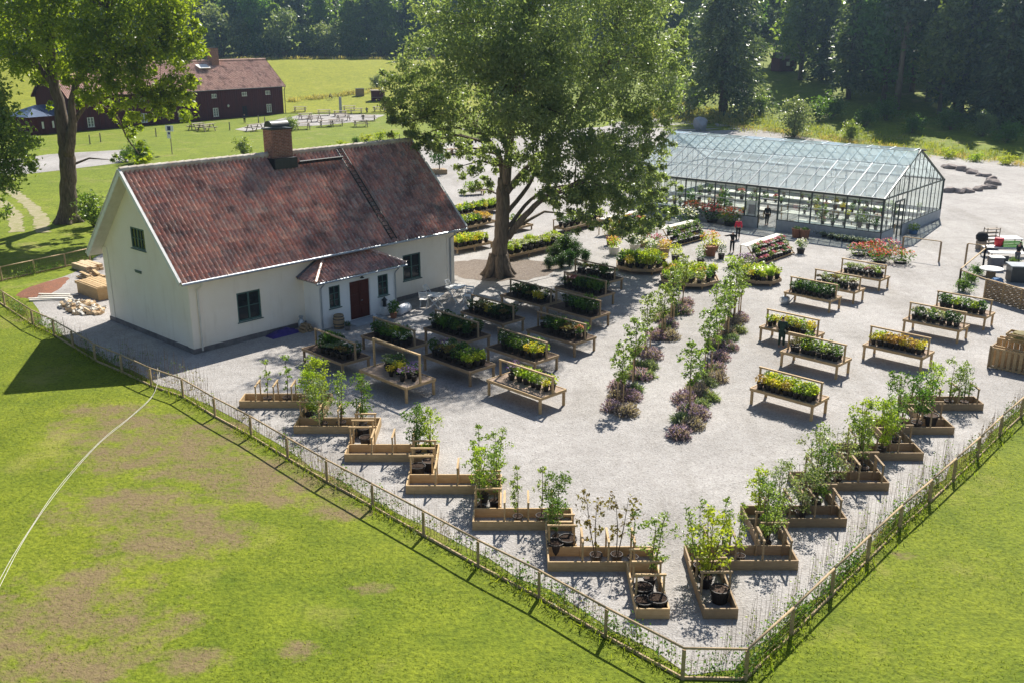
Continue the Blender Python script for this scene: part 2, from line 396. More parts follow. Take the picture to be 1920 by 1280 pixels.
sheet('mulch_bed', wob([(cx + 3.9 * math.cos(a) * (1 + .12 * math.sin(3 * a)) + .3, cy + 3.6 * math.sin(a) * (1 + .1 * math.cos(2 * a)) + .3) for a in np.linspace(0, 6.2, 40)], .5, .3, 5), .034, 'mulch')
# boulder-edged island at the far right of the yard
sheet('planting_island', wob(g2((1772, 322), (1800, 316), (1850, 330), (1862, 345), (1850, 358), (1790, 350)), 2, .2, 8), .03, 'mulch')
# ================================================================== buildings
def pane_cols(mb, T, W, H_of, holes, depth, z0=0.0):
    """wall face on local (a, z) with openings; T(a, d, z) -> point, d inward"""
    cuts = sorted({0.0, W} | {h[0] for h in holes} | {h[1] for h in holes} | ({W / 2} if H_of(W / 2) > H_of(0) + .01 else set()))
    for a0, a1 in zip(cuts, cuts[1:]):
        hs = sorted([h for h in holes if h[0] <= a0 + 1e-6 and h[1] >= a1 - 1e-6], key=lambda h: h[2])
        z = z0
        for h in hs:
            mb.add([T(a0, 0, z), T(a1, 0, z), T(a1, 0, h[2]), T(a0, 0, h[2])], [(0, 1, 2, 3)]); z = h[3]
        mb.add([T(a0, 0, z), T(a1, 0, z), T(a1, 0, H_of(a1)), T(a0, 0, H_of(a0))], [(0, 1, 2, 3)])
    for a0, a1, b0, b1 in holes:
        q = [(a0, b0), (a1, b0), (a1, b1), (a0, b1)]
        for (p, r), (s, t) in zip(q, q[1:] + q[:1]):
            mb.add([T(p, 0, r), T(s, 0, t), T(s, depth, t), T(p, depth, r)], [(0, 1, 2, 3)])
def window(parent, T, a0, a1, z0, z1, nx, nz, fm='greenpaint', depth=.10, fw=.09, name='window', pane='darkpane', mull=.10, bw=.035):
    """frame with mullion and bars in an opening; T(a, d, z)"""
    mb = MB()
    def rect(p0, p1, q0, q1, d0, d1):
        vs = [T(a, d, z) for d in (d0, d1) for a, z in ((p0, q0), (p1, q0), (p1, q1), (p0, q1))]
        mb.add(vs, [(0, 1, 2, 3), (7, 6, 5, 4), (0, 4, 5, 1), (1, 5, 6, 2), (2, 6, 7, 3), (3, 7, 4, 0)])
    d0, d1 = depth - .06, depth
    rect(a0, a1, z0, z0 + fw, d0, d1); rect(a0, a1, z1 - fw, z1, d0, d1); rect(a0, a0 + fw, z0 + fw, z1 - fw, d0, d1); rect(a1 - fw, a1, z0 + fw, z1 - fw, d0, d1)
    iw = a1 - a0 - 2 * fw
    for i in range(1, nx):
        c = a0 + fw + iw * i / nx; w = mull / 2 if (nx % 2 == 0 and i == nx // 2) else bw / 2; rect(c - w, c + w, z0 + fw, z1 - fw, d0 + .003, d1)
    for i in range(1, nz):
        c = z0 + fw + (z1 - z0 - 2 * fw) * i / nz; rect(a0 + fw, a1 - fw, c - bw / 2, c + bw / 2, d0 + .006, d1)
    o = mb.build(name, fm, parent)
    g = MB().add([T(a0 + .02, d1 - .01, z0 + .02), T(a1 - .02, d1 - .01, z0 + .02), T(a1 - .02, d1 - .01, z1 - .02), T(a0 + .02, d1 - .01, z1 - .02)], [(0, 1, 2, 3)])
    g.build('pane', pane, o)
    s = MB(); vs = [T(a, d, z) for d in (-.07, .05) for a, z in ((a0 - .06, z0 - .05), (a1 + .06, z0 - .05), (a1 + .06, z0 - .004), (a0 - .06, z0 - .004))]
    s.add(vs, [(0, 1, 2, 3), (7, 6, 5, 4), (0, 4, 5, 1), (1, 5, 6, 2), (2, 6, 7, 3), (3, 7, 4, 0)]); s.build('sill', fm, o)
    return o
def tile_mat(name, stops, lichen, lf=(.45, .62), rough_=.36, spec_=1.0):
    m, nt, out = nodes(name)
    p = N(nt, 'ShaderNodeBsdfPrincipled', Roughness=rough_); p.inputs['Specular IOR Level'].default_value = spec_
    uv = nt.nodes.new('ShaderNodeUVMap'); uv.uv_map = 'UVMap'
    fl = N(nt, 'ShaderNodeVectorMath', operation='FLOOR'); nt.links.new(uv.outputs[0], fl.inputs[0])
    wn = nt.nodes.new('ShaderNodeTexWhiteNoise'); wn.noise_dimensions = '2D'; nt.links.new(fl.outputs[0], wn.inputs['Vector'])
    n1 = noise(nt, .35, 4, .6)
    ad = N(nt, 'ShaderNodeMath', operation='MULTIPLY_ADD'); nt.links.new(wn.outputs['Value'], ad.inputs[0]); ad.inputs[1].default_value = .62
    sb = N(nt, 'ShaderNodeMath', operation='MULTIPLY_ADD'); nt.links.new(n1, sb.inputs[0]); sb.inputs[1].default_value = .7; sb.inputs[2].default_value = -.22
    nt.links.new(sb.outputs[0], ad.inputs[2])
    c = ramp(nt, stops, ad.outputs[0])
    k = ramp(nt, [(lf[0], (0, 0, 0)), (lf[1], (.75, .75, .75))], noise(nt, 2.2, 8, .8))
    lc = ramp(nt, [(.35, lichen[0]), (.65, lichen[1])], noise(nt, 9, 3, .6))
    c = mixc(nt, c, lc, k)
    c = mixc(nt, c, ramp(nt, [(.50, (1, 1, 1)), (.66, (.42, .40, .40))], noise(nt, .75, 7, .68)), 1.0, 'MULTIPLY')
    nt.links.new(c, p.inputs['Base Color'])
    nt.links.new(bump(nt, noise(nt, 16, 4, .6), .35, .02), p.inputs['Normal'])
    nt.links.new(p.outputs[0], out.inputs[0])
tile_mat('tiles', [(0, (.24, .15, .13)), (.25, (.44, .20, .155)), (.5, (.58, .25, .175)), (.72, (.66, .38, .28)), (.9, (.66, .53, .44)), (1, (.54, .48, .42))], ((.14, .125, .11), (.56, .51, .45)))
tile_mat('tiles_barn', [(0, (.48, .29, .23)), (.4, (.60, .37, .29)), (.8, (.66, .44, .35)), (1, (.60, .48, .40))], ((.20, .15, .12), (.36, .30, .25)), (.55, .75), .8, .2)
def tile_slope(P, U, S, L, SL, nrm, pitch, course, amp=.050, step=.03, sub=8, ragged=0, clip=None):
    """pantiles: waves along U, lapped courses along S. returns mesh with tile UVs"""
    nc = int(round(L / pitch)); nu = nc * sub + 1; us = np.linspace(0, L, nu)
    ns = int(round(SL / course)); ss_ = []; hh = []
    for i in range(ns):
        ss_ += [i * SL / ns + .001, (i + 1) * SL / ns - .001]; hh += [step, 0.0]
    ss_ = np.array(ss_); hh = np.array(hh); Uu, Ss = np.meshgrid(us, ss_)
    ph = Uu / L * nc * 2 * np.pi
    h = amp * (np.cos(ph) + .30 * np.cos(2 * ph + .9)) + hh[:, None]
    P, U, S, nrm = (np.array(q, float) for q in (P, U, S, nrm))
    r = np.random.default_rng(3); jit = r.normal(size=(ns, nc)) * .006
    h = h + jit[(np.arange(len(ss_)) // 2)[:, None], np.clip((np.arange(nu) - sub // 2) // sub, 0, nc - 1)[None, :]]
    v = P + Uu[..., None] * U + Ss[..., None] * S + h[..., None] * nrm
    i = np.arange((nu - 1) * (len(ss_) - 1)); a = (i // (nu - 1)) * nu + i % (nu - 1)
    f = np.stack([a, a + 1, a + nu + 1, a + nu], 1)
    uvu = Uu / L * nc + .5; uvs = (np.arange(len(ss_)) // 2 + np.where(np.arange(len(ss_)) % 2, .98, .02))[:, None] * np.ones_like(Uu)
    v = v.reshape(-1, 3); uv = np.stack([uvu, uvs], -1).reshape(-1, 2)
    if clip is not None:
        keep = clip(v); f = f[keep[f].all(1)]
    me = bpy.data.meshes.new('tiles'); me.from_pydata(v.tolist(), [], f.tolist())
    l = me.uv_layers.new(name='UVMap'); vi = np.empty(len(me.loops), dtype=np.int32); me.loops.foreach_get('vertex_index', vi)
    l.data.foreach_set('uv', uv[vi].astype(np.float32).ravel())
    me.update(); return me
# plaster with weather streaks (wear with its own shape)
def plaster(name, a, b, c3):
    m, nt, out = nodes(name)
    p = N(nt, 'ShaderNodeBsdfPrincipled', Roughness=.9); p.inputs['Specular IOR Level'].default_value = .15
    c = ramp(nt, [(.3, a), (.7, b)], noise(nt, .7, 6, .65))
    st = ramp(nt, [(.55, (0, 0, 0)), (.75, (.5, .5, .5))], noise(nt, 1.1, 5, .6, stretch=(2.2, 2.2, .35)))
    c = mixc(nt, c, c3, st)
    tc = nt.nodes.new('ShaderNodeTexCoord'); sx = nt.nodes.new('ShaderNodeSeparateXYZ'); nt.links.new(tc.outputs['Object'], sx.inputs[0])
    sp = N(nt, 'ShaderNodeMath', operation='MULTIPLY_ADD'); nt.links.new(noise(nt, 2.6, 7, .75), sp.inputs[0]); sp.inputs[1].default_value = 1.6; nt.links.new(sx.outputs[2], sp.inputs[2])
    c = mixc(nt, c, tuple(v * .8 for v in c3), ramp(nt, [(.75, (.7, .7, .7)), (1.0, (0, 0, 0))], sp.outputs[0]))
    nt.links.new(c, p.inputs['Base Color']); nt.links.new(bump(nt, noise(nt, 3, 6, .6), .25, .03), p.inputs['Normal'])
    nt.links.new(p.outputs[0], out.inputs[0])
plaster('plaster', (.84, .745, .61), (.89, .81, .69), (.69, .60, .47))
plaster('porchwall', (.80, .79, .75), (.84, .83, .80), (.70, .68, .64))
def brick_mat(name, a, b, mortar):
    m, nt, out = nodes(name)
    p = N(nt, 'ShaderNodeBsdfPrincipled', Roughness=.9)
    tc = nt.nodes.new('ShaderNodeTexCoord'); sx = nt.nodes.new('ShaderNodeSeparateXYZ'); nt.links.new(tc.outputs['Object'], sx.inputs[0])
    ad = N(nt, 'ShaderNodeMath', operation='ADD'); nt.links.new(sx.outputs[0], ad.inputs[0]); nt.links.new(sx.outputs[1], ad.inputs[1])
    cb = nt.nodes.new('ShaderNodeCombineXYZ'); nt.links.new(ad.outputs[0], cb.inputs[0]); nt.links.new(sx.outputs[2], cb.inputs[1])
    bt = N(nt, 'ShaderNodeTexBrick', Scale=1.0); bt.inputs['Brick Width'].default_value = .25; bt.inputs['Row Height'].default_value = .085; bt.inputs['Mortar Size'].default_value = .012
    bt.inputs['Color1'].default_value = (*a, 1); bt.inputs['Color2'].default_value = (*b, 1); bt.inputs['Mortar'].default_value = (*mortar, 1)
    nt.links.new(cb.outputs[0], bt.inputs['Vector'])
    c = mixc(nt, bt.outputs['Color'], ramp(nt, [(.3, (.7, .7, .7)), (.7, (1.15, 1.15, 1.15))], noise(nt, 4, 4)), 1.0, 'MULTIPLY')
    nt.links.new(c, p.inputs['Base Color']); nt.links.new(bump(nt, bt.outputs['Fac'], -.5, .01), p.inputs['Normal'])
    nt.links.new(p.outputs[0], out.inputs[0])
brick_mat('brick', (.22, .075, .045), (.32, .13, .08), (.34, .27, .22))
# ---------------------------------------------------------------- white cottage
HX, HY, HYAW = -16.531, 48.312, .827
L, W, ZE, ZR, GO, EO = 18.779, 9.154, 3.978, 9.149, .68, .531
house = thing('cottage', 'white plastered cottage with a mottled red tiled roof, brick chimney and small entrance porch', 'cottage', (HX, HY, 0), HYAW)
HM = Matrix.Translation((HX, HY, 0)) @ Matrix.Rotation(HYAW, 4, 'Z')
def HW(u, v, z=0): p = HM @ Vector((u, v, z)); return (p.x, p.y, p.z)
slope = (ZR - ZE) / (W / 2 + EO); WT = ZE + slope * EO - .10
front = lambda a, d, z: (a, d, z)
gabl = lambda a, d, z: (d, W - a, z)
gabr = lambda a, d, z: (L - d, a, z)
back = lambda a, d, z: (L - a, W - d, z)
w1 = (2.72, 4.19, 1.10, 2.70); w2 = (14.45, 15.92, 1.22, 2.84); gw = (W - 5.58, W - 4.06, 4.83, 5.99)
gt = lambda a: WT + slope * (W / 2 - abs(a - W / 2)) if True else 0
mb = MB(); Z0 = .28
pane_cols(mb, front, L, lambda a: WT, [w1, w2], .14, Z0)
pane_cols(mb, gabl, W, gt, [gw], .14, Z0)
pane_cols(mb, gabr, W, gt, [], .14, Z0); pane_cols(mb, back, L, lambda a: WT, [], .14, Z0)
# shallow corner lesenes
for u in (0, L):
    s = -1 if u == 0 else 1
    mb.box((u - s * .28, -.02, (Z0 + WT) / 2), (.62, .05, WT - Z0)); mb.box((u + s * .02, .26, (Z0 + WT) / 2), (.05, .56, WT - Z0))
mb.box((.0 - .02, W - .26, (Z0 + WT) / 2), (.05, .56, WT - Z0))
mb.build('wall', 'plaster', house)
mb = MB(); mb.box((L / 2, W / 2, .14), (L + .16, W + .16, .285)); mb.build('plinth', 'stone', house)
window(house, front, *w1, 2, 2); window(house, front, *w2, 2, 2); window(house, gabl, *gw, 4, 2, depth=.08)
vt = MB(); vt.box((-.03, 5.16, 3.54), (.05, .62, .12)); vt.box((-.045, 5.16, 3.60), (.09, .70, .03)); vt.build('wall_vent', 'greenpaint', house)
mb = MB()   # roof deck, soffit
cl = math.cos(math.atan(slope)); nrm_f = (0, -slope * cl, cl); nrm_b = (0, slope * cl, cl)
SLN = math.hypot(W / 2 + EO, ZR - ZE)
for sgn in (1, -1):
    ye = -EO if sgn == 1 else W + EO; yr = W / 2
    n = Vector(nrm_f if sgn == 1 else nrm_b)
    vs = []
    for off in (-.16, -.05):
        for u in (-GO, L + GO):
            vs += [Vector((u, ye, ZE)) + n * off, Vector((u, yr, ZR)) + n * off]
    mb.add(vs, [(0, 1, 3, 2), (4, 6, 7, 5), (0, 2, 6, 4), (1, 5, 7, 3), (0, 4, 5, 1), (2, 3, 7, 6)])
deck = mb.build('roof_deck', 'offwhite', house)
sd = np.array([0, W / 2 + EO, ZR - ZE]) / SLN
for sgn in (1, -1):
    if sgn == 1: me = tile_slope((-GO, -EO - .05, ZE - .05 * slope), (1, 0, 0), tuple(sd), L + 2 * GO, SLN + .02, nrm_f, .265, .38, amp=.062)
    else: me = tile_slope((-GO, W + EO, ZE), (1, 0, 0), (0, -sd[1], sd[2]), L + 2 * GO, SLN, nrm_b, .235, .36, sub=4)
    me.materials.append(MATS['tiles']); link('roof', me, house)
mb = MB(); nr = 44
for i in range(nr):
    a = -GO + (L + 2 * GO) * i / nr; b = -GO + (L + 2 * GO) * (i + 1) / nr
    mb.tube([(a, W / 2, ZR + .015), (b + .03, W / 2, ZR + .035)], [.15, .165], 10)
mat('ridgecap', (.66, .60, .52), (.44, .36, .29), 1.6, .8)
mb.build('ridge_tiles', 'ridgecap', house)
for u in (-GO - .03, L + GO + .03):
    for sgn in (1, -1):
        mb = MB(); ye = -EO if sgn == 1 else W + EO; n = Vector(nrm_f if sgn == 1 else nrm_b)
        mb.bar(Vector((u, ye, ZE)) + n * (-.06), Vector((u, W / 2, ZR)) + n * (-.06), .05, .24, up=n)
        mb.bar(Vector((u, ye, ZE)) + n * .085, Vector((u, W / 2, ZR)) + n * .085, .14, .03, up=n); mb.build('bargeboard', 'whitepaint', house)
mb = MB()
mb.tube([(-GO, -EO - .11, ZE - .07), (L + GO, -EO - .11, ZE - .09)], .075, 8); mb.build('gutter', 'zinc', house)
for u, off in ((.42, 0), (L - .35, 0)):
    mb = MB(); mb.tube([(u, -EO - .11, ZE - .12), (u, -EO - .06, ZE - .3), (u, -.10, ZE - .62), (u, -.10, .12)], .05, 8); mb.build('downpipe', 'offwhite' if u < 9 else 'zinc', house)
# chimney
ch = MB(); cu, cv = 9.0, 4.42; ch.box((cu, cv, 9.45), (1.38, .86, 2.3)); chim = ch.build('chimney', 'brick', house)
ch = MB(); ch.box((cu, cv - .1, 8.68), (1.56, 1.25, .6)); ch.build('flashing', 'darkmetal', chim)
ch = MB(); ch.box((cu, cv, 10.63), (1.52, 1.0, .07))
for i in range(12):
    pass
n = 12; arc = [(cv - .42 * math.cos(math.pi * k / n), 10.74 + .36 * math.sin(math.pi * k / n)) for k in range(n + 1)]
for (y0, z0), (y1, z1) in zip(arc, arc[1:]): ch.add([(cu - .6, y0, z0), (cu + .6, y0, z0), (cu + .6, y1, z1), (cu - .6, y1, z1)], [(0, 1, 2, 3)])
for uu in (-.59, .59):
    ch.add([(cu + uu, y, z) for y, z in arc], [tuple(range(n + 1))])
ch.build('chimney_cap', 'darkmetal', chim)
# roof ladder and walkway
def RF(u, s, h=.1):   # point on front slope
    p = np.array([u, -EO, ZE]) + sd * s + np.array(nrm_f) * h; return tuple(p)
mb = MB()
for du in (0, .42): mb.bar(RF(13.15 + du, .1, .13), RF(13.15 + du, SLN - .15, .13), .05, .05)
for k in range(24): mb.bar(RF(13.15, .2 + k * .3, .15), RF(13.57, .2 + k * .3, .15), .035)
mb.build('roof_ladder', 'darkmetal', house)
mb = MB(); mb.bar(RF(9.9, SLN - .95, .22), RF(13.1, SLN - .95, .22), .06, .28, up=nrm_f)
for u in (10.2, 11.5, 12.8): mb.bar(RF(u, SLN - .95, 0), RF(u, SLN - .95, .22), .04)
mb.build('roof_walkway', 'darkmetal', house)
# porch
PU0, PU1, PD = 7.03, 12.62, 1.42
pf = lambda a, d, z: (PU0 + a, -PD + d, z)
door = (9.10, 10.66, .10, 2.40); wl = (7.70, 8.47, 1.10, 2.37); wr = (11.24, 12.02, 1.12, 2.38)
sh = lambda h: (h[0] - PU0, h[1] - PU0, h[2], h[3])
mb = MB(); PZ = 2.88
pane_cols(mb, pf, PU1 - PU0, lambda a: PZ, [sh(door), sh(wl), sh(wr)], .12)
for u, flip in ((PU0, 0), (PU1, 1)): mb.add([(u, 0, 0), (u, -PD, 0), (u, -PD, PZ), (u, 0, PZ)], [(0, 1, 2, 3)])
porch = mb.build('porch_wall', 'porchwall', house)
window(house, pf, *sh(wl), 2, 3, depth=.09, fw=.07, mull=.05); window(house, pf, *sh(wr), 2, 3, depth=.09, fw=.07, mull=.05)
mb = MB(); a0, a1, z0, z1 = door
am = (a0 + a1) / 2
for p, q in ((a0 + .05, am - .008), (am + .008, a1 - .05)):
    mb.box(((p + q) / 2, -PD + .09, (z0 + z1) / 2), (q - p, .05, z1 - z0 - .05))
    for zz, hh in ((.55, .62), (1.30, .55), (1.95, .5)): mb.box(((p + q) / 2, -PD + .06, zz), (q - p - .2, .03, hh))
dr = mb.build('door', 'doorred', house)
mb = MB(); mb.box((a0 + .02, -PD + .06, 1.25), (.09, .10, 2.3)); mb.box((a1 - .02, -PD + .06, 1.25), (.09, .10, 2.3)); mb.box((am, -PD + .06, z1 + .005), (a1 - a0 + .05, .11, .09)); mb.build('door_frame', 'whitepaint', house)
mb = MB(); mb.tube([(am + .09, -PD + .02, 1.15), (am + .2, -PD + .02, 1.15)], .018, 6); mb.build('handle', 'zinc', dr)
mb = MB(); mb.box((am, -PD - .5, .05), (2.3, 1.0, .10)); mb.build('doorstep', 'concrete', house)
mb = MB(); mb.tube([(am, -PD - .01, 2.66), (am, -PD - .2, 2.74), (am, -PD - .26, 2.66)], .015, 6); mb.lathe([(.02, .10), (.13, 0), (.12, -.02)], (am, -PD - .27, 2.56), 10); mb.build('wall_lamp', 'darkmetal', house)
# hipped porch roof
e0, e1, ye = PU0 - .45, PU1 + .55, -PD - .38
zt, ze = 3.93, 2.80
A, B = (e0, ye, ze), (e1, ye, ze); Cc, D = (e1, -.02, ze + .0), (e0, -.02, ze + .0)
T0, T1 = (8.6, -.02, zt), (11.0, -.02, zt)
mb = MB(); mb.add([A, B, T1, T0, D, Cc], [(0, 1, 2, 3), (4, 0, 3), (1, 5, 2), (0, 4, 5, 1)]); mb.build('porch_roof_deck', 'offwhite', house)
def hip(P0, Ud, Sd, Ln, S, nn, clip):
    me = tile_slope(P0, Ud, Sd, Ln, S, nn, .235, .34, clip=clip); me.materials.append(MATS['tiles']); link('porch_roof', me, house)
fs = math.hypot(zt - ze, -.02 - ye); fd = (0, (-.02 - ye) / fs, (zt - ze) / fs); fn_ = (0, -fd[2], fd[1])
hip(tuple(np.array(A) + np.array(fn_) * .06), (1, 0, 0), fd, e1 - e0, fs, fn_, lambda v: (v[:, 0] > e0 + (8.6 - e0) * (v[:, 1] - ye) / (-ye) - .08) & (v[:, 0] < e1 - (e1 - 11.0) * (v[:, 1] - ye) / (-ye) + .08))
for X, Tt, sg in ((e0, 8.6, 1), (e1, 11.0, -1)):
    hs = math.hypot(zt - ze, abs(Tt - X)); hd = ((Tt - X) / hs, 0, (zt - ze) / hs); hn = (-sg * hd[2], 0, sg * hd[0])
    hip(tuple(np.array((X, ye, ze)) + np.array(hn) * .06), (0, 1, 0), hd, -.02 - ye, hs, hn, lambda v, X=X, Tt=Tt: (np.abs(v[:, 0] - X) / abs(Tt - X) < (v[:, 1] - ye) / (-ye) + .05))
for p, q in ((A, T0), (B, T1)): MB().tube([np.array(p) + (0, 0, .1), np.array(q) + (0, 0, .12)], .1, 8).build('hip_tiles', 'tiles', house)
mb = MB(); mb.tube([(e0, ye - .06, ze - .02), (e1, ye - .06, ze - .03)], .06, 8); mb.build('porch_gutter', 'zinc', house)
mb = MB(); mb.bar((e0 - .02, -.05, ze + .12), (8.55, -.05, zt + .12), .35, .03, up=(-.5, 0, 1)); mb.build('porch_flashing', 'bluetin', house)
for u in (PU0 + .08, PU1 - .08):
    mb = MB(); mb.tube([(u, ye - .06, ze - .08), (u, -PD - .12, ze - .35), (u, -PD - .06, ze - .5), (u, -PD - .06, .1)], .04, 8); mb.build('porch_downpipe', 'zinc', house)
# ---------------------------------------------------------------- red barn
bx, by, byaw = -73.555, 166.396, .96; BL, BW, BE, BR = 46.8, 10.03, 5.483, 10.654
barn = thing('barn', 'long dark red timber barn with white windows and tiled roof, behind the tall left tree', 'barn', (bx, by, 0), byaw)
bsl = (BR - BE) / (BW / 2 + .5); bwt = BE + bsl * .5 - .1
mb = MB(); bf = front
wins = [(c - .62, c + .62, .55, 2.15) for c in (3.51, 13.95, 21.85, 29.72, 42.94)]; ups = [(c - .62, c + .62, 4.0, 4.75) for c in (3.6, 13.9, 29.6, 36.92, 42.88)]
bd = (36.2, 37.4, .05, 2.1)
pane_cols(mb, bf, BL, lambda a: bwt, wins + ups + [bd], .12)
bgt = lambda a: bwt + bsl * (BW / 2 - abs(a - BW / 2))
pane_cols(mb, lambda a, d, z: (d, BW - a, z), BW, bgt, [], .1); pane_cols(mb, lambda a, d, z: (BL - d, a, z), BW, bgt, [], .1); pane_cols(mb, lambda a, d, z: (BL - a, BW - d, z), BL, lambda a: bwt, [], .1)
for u in np.arange(.4, BL, .55): mb.box((u, -.012, bwt / 2), (.06, .03, bwt))
mb.build('wall', 'barnred', barn)
mat('palepane', (.30, .36, .36), (.12, .16, .17), 1.5, .15, spec=.6)
for h in wins: window(barn, bf, *h, 2, 3, 'whitepaint', .05, .15, pane='palepane', mull=.16, bw=.07)
for h in ups: window(barn, bf, *h, 3, 1, 'whitepaint', .05, .13, pane='palepane', bw=.12)
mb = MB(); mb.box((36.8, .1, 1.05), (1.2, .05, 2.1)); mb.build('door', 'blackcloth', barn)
bl = math.hypot(BW / 2 + .5, BR - BE); bsd = np.array([0, BW / 2 + .5, BR - BE]) / bl
for sgn in (1, -1):
    P0 = (-.5, -.5, BE) if sgn == 1 else (-.5, BW + .5, BE); S0 = tuple(bsd) if sgn == 1 else (0, -bsd[1], bsd[2]); n0 = (0, -sgn * bsd[2], bsd[1])
    me = tile_slope(P0, (1, 0, 0), S0, BL + 1.0, bl, n0, .35, .40, sub=4); me.materials.append(MATS['tiles_barn']); link('roof', me, barn)
    mb = MB(); n = Vector(n0); vs = [Vector((u, P0[1], BE)) + n * o if e == 0 else Vector((u, BW / 2, BR)) + n * o for o in (-.2, -.06) for u in (-.5, BL + .5) for e in (0, 1)]
    mb.add(vs, [(0, 1, 3, 2), (4, 6, 7, 5), (0, 2, 6, 4), (1, 5, 7, 3), (0, 4, 5, 1), (2, 3, 7, 6)]); mb.build('roof_deck', 'barnred', barn)
mb = MB(); mb.tube([(-.5, BW / 2, BR + .05), (BL + .5, BW / 2, BR + .05)], .16, 8); mb.build('ridge_tiles', 'tiles_barn', barn)
mb = MB(); mb.box((33.9, BW / 2 - .4, 11.4), (1.7, 1.2, 3.2)); c_ = mb.build('chimney', 'brick', barn)
mb = MB(); mb.box((33.9, BW / 2 - .4, 13.05), (1.9, 1.4, .14)); mb.build('chimney_cap', 'darkmetal', c_)
mb = MB(); P = np.array([29.6, BW / 2 - 1.4, 0]); zz = BE + bsl * (P[1] + .5); mb.box((P[0] + .9, P[1], zz + .35), (2.6, 1.5, .16), tilt=('X', math.atan(bsl) * .55)); mb.build('roof_hatch', 'whitepaint', barn)
mb = MB(); mb.tube([(BL + .3, -.55, BE - .1), (BL + .3, -.2, BE - .8), (BL + .3, -.2, .1)], .07, 6); mb.tube([(0, -.58, BE - .05), (BL + .4, -.58, BE - .07)], .08, 6); mb.build('downpipe', 'darkmetal', barn)
mb = MB(); mb.lathe([(.02, .3), (.22, .1), (.22, -.1), (.02, -.3)], (32.6, -.25, 2.4), 8); mb.build('wall_lamp', 'whitepaint', barn)
# annex with blue tin roof against the left gable
ax0, ax1, ay0, ay1 = -7.5, -.05, -.2, 6.2
ann = thing('barn_annex', 'low red annex with a hipped blue tin roof at the left barn gable', 'annex', (bx, by, 0), byaw)
mb = MB(); mb.box(((ax0 + ax1) / 2, (ay0 + ay1) / 2, 1.45), (ax1 - ax0, ay1 - ay0, 2.9))
for u in np.arange(ax0 + .3, ax1, .55): mb.box((u, ay0 - .012, 1.4), (.06, .03, 2.8))
mb.build('wall', 'barnred', ann)
mb = MB(); q = [(ax0 - .5, ay0 - .5, 2.9), (ax1, ay0 - .5, 2.9), (ax1, ay1 + .5, 2.9), (ax0 - .5, ay1 + .5, 2.9), (ax0 + 3.2, (ay0 + ay1) / 2, 4.5), (ax1, (ay0 + ay1) / 2, 4.5)]
mb.add(q, [(0, 1, 5, 4), (3, 0, 4), (2, 3, 4, 5), (0, 3, 2, 1)])
for u in np.arange(ax0 + 3.3, ax1, .8): mb.bar((u, ay0 - .5, 2.93), (u, (ay0 + ay1) / 2, 4.53), .04, .05)
mb.build('roof', 'bluetin', ann)
for u in (-5.2, -3.4):
    mb = MB(); mb.box((u, ay0 - .05, 1.5), (.32, .06, 1.1)); mb.build('window', 'lf_pale' if False else 'whitepaint', ann)
# ---------------------------------------------------------------- greenhouse
gx, gy, gyaw = 28.956, 75.613, .868; GA, GB, GE, GR = 14.217, 23.54, 3.568, 6.768
gh = thing('greenhouse', 'long glass greenhouse with a pitched glazed roof and dark frame on a low pale wall', 'greenhouse', (gx, gy, 0), gyaw)
GM = Matrix.Translation((gx, gy, 0)) @ Matrix.Rotation(gyaw, 4, 'Z')
def GW(u, v, z=0): p = GM @ Vector((u, v, z)); return (p.x, p.y, p.z)
def glass_mat(name, tint, refl, white=0):
    m, nt, out = nodes(name)
    tr = N(nt, 'ShaderNodeBsdfTransparent', Color=(*tint, 1)); gl = N(nt, 'ShaderNodeBsdfGlossy', Roughness=.05, Color=(.85, .93, 1, 1))
    lw = nt.nodes.new('ShaderNodeLayerWeight'); pw_ = N(nt, 'ShaderNodeMath', operation='POWER'); nt.links.new(lw.outputs['Facing'], pw_.inputs[0]); pw_.inputs[1].default_value = 4.0
    ad = N(nt, 'ShaderNodeMath', operation='MULTIPLY_ADD'); nt.links.new(pw_.outputs[0], ad.inputs[0]); ad.inputs[1].default_value = .85; ad.inputs[2].default_value = .05 + refl; ad.use_clamp = True
    mx = nt.nodes.new('ShaderNodeMixShader'); nt.links.new(ad.outputs[0], mx.inputs[0]); nt.links.new(tr.outputs[0], mx.inputs[1]); nt.links.new(gl.outputs[0], mx.inputs[2])
    res = mx.outputs[0]
    if white:
        df = N(nt, 'ShaderNodeBsdfDiffuse', Color=(.62, .72, .74, 1)); tl = N(nt, 'ShaderNodeBsdfTranslucent', Color=(.74, .84, .86, 1))
        a = N(nt, 'ShaderNodeMixShader', Fac=.55); nt.links.new(df.outputs[0], a.inputs[1]); nt.links.new(tl.outputs[0], a.inputs[2])
        f = ramp(nt, [(.35, (white * .5,) * 3), (.65, (white,) * 3)], noise(nt, .8, 5, .65))
        b = nt.nodes.new('ShaderNodeMixShader'); nt.links.new(f, b.inputs[0]); nt.links.new(res, b.inputs[1]); nt.links.new(a.outputs[0], b.inputs[2]); res = b.outputs[0]
    nt.links.new(res, out.inputs[0])
glass_mat('glass', (.90, .95, .93), .03); glass_mat('roofglass', (.88, .94, .94), .04, .50); glass_mat('ventglass', (.60, .78, .86), .08, .55)
KH = .93; du0, du1 = 8.75, 10.5   # kick wall height, doorway on the long side
mb = MB()
for v0, v1 in ((0, du0), (du1, GB)): mb.box((0, (v0 + v1) / 2, KH / 2), (.16, v1 - v0, KH))
for a0, a1 in ((0, 2.6), (4.6, GA)): mb.box(((a0 + a1) / 2, 0, KH / 2), (a1 - a0, .16, KH))
mb.box((GA, GB / 2, KH / 2), (.16, GB, KH)); mb.box((GA / 2, GB, KH / 2), (GA, .16, KH))
for v in np.arange(.4, GB, .42):
    if not du0 - .2 < v < du1 + .2: mb.box((-.09, v, KH / 2), (.025, .035, KH - .02))
mb.build('base_wall', 'concrete', gh)
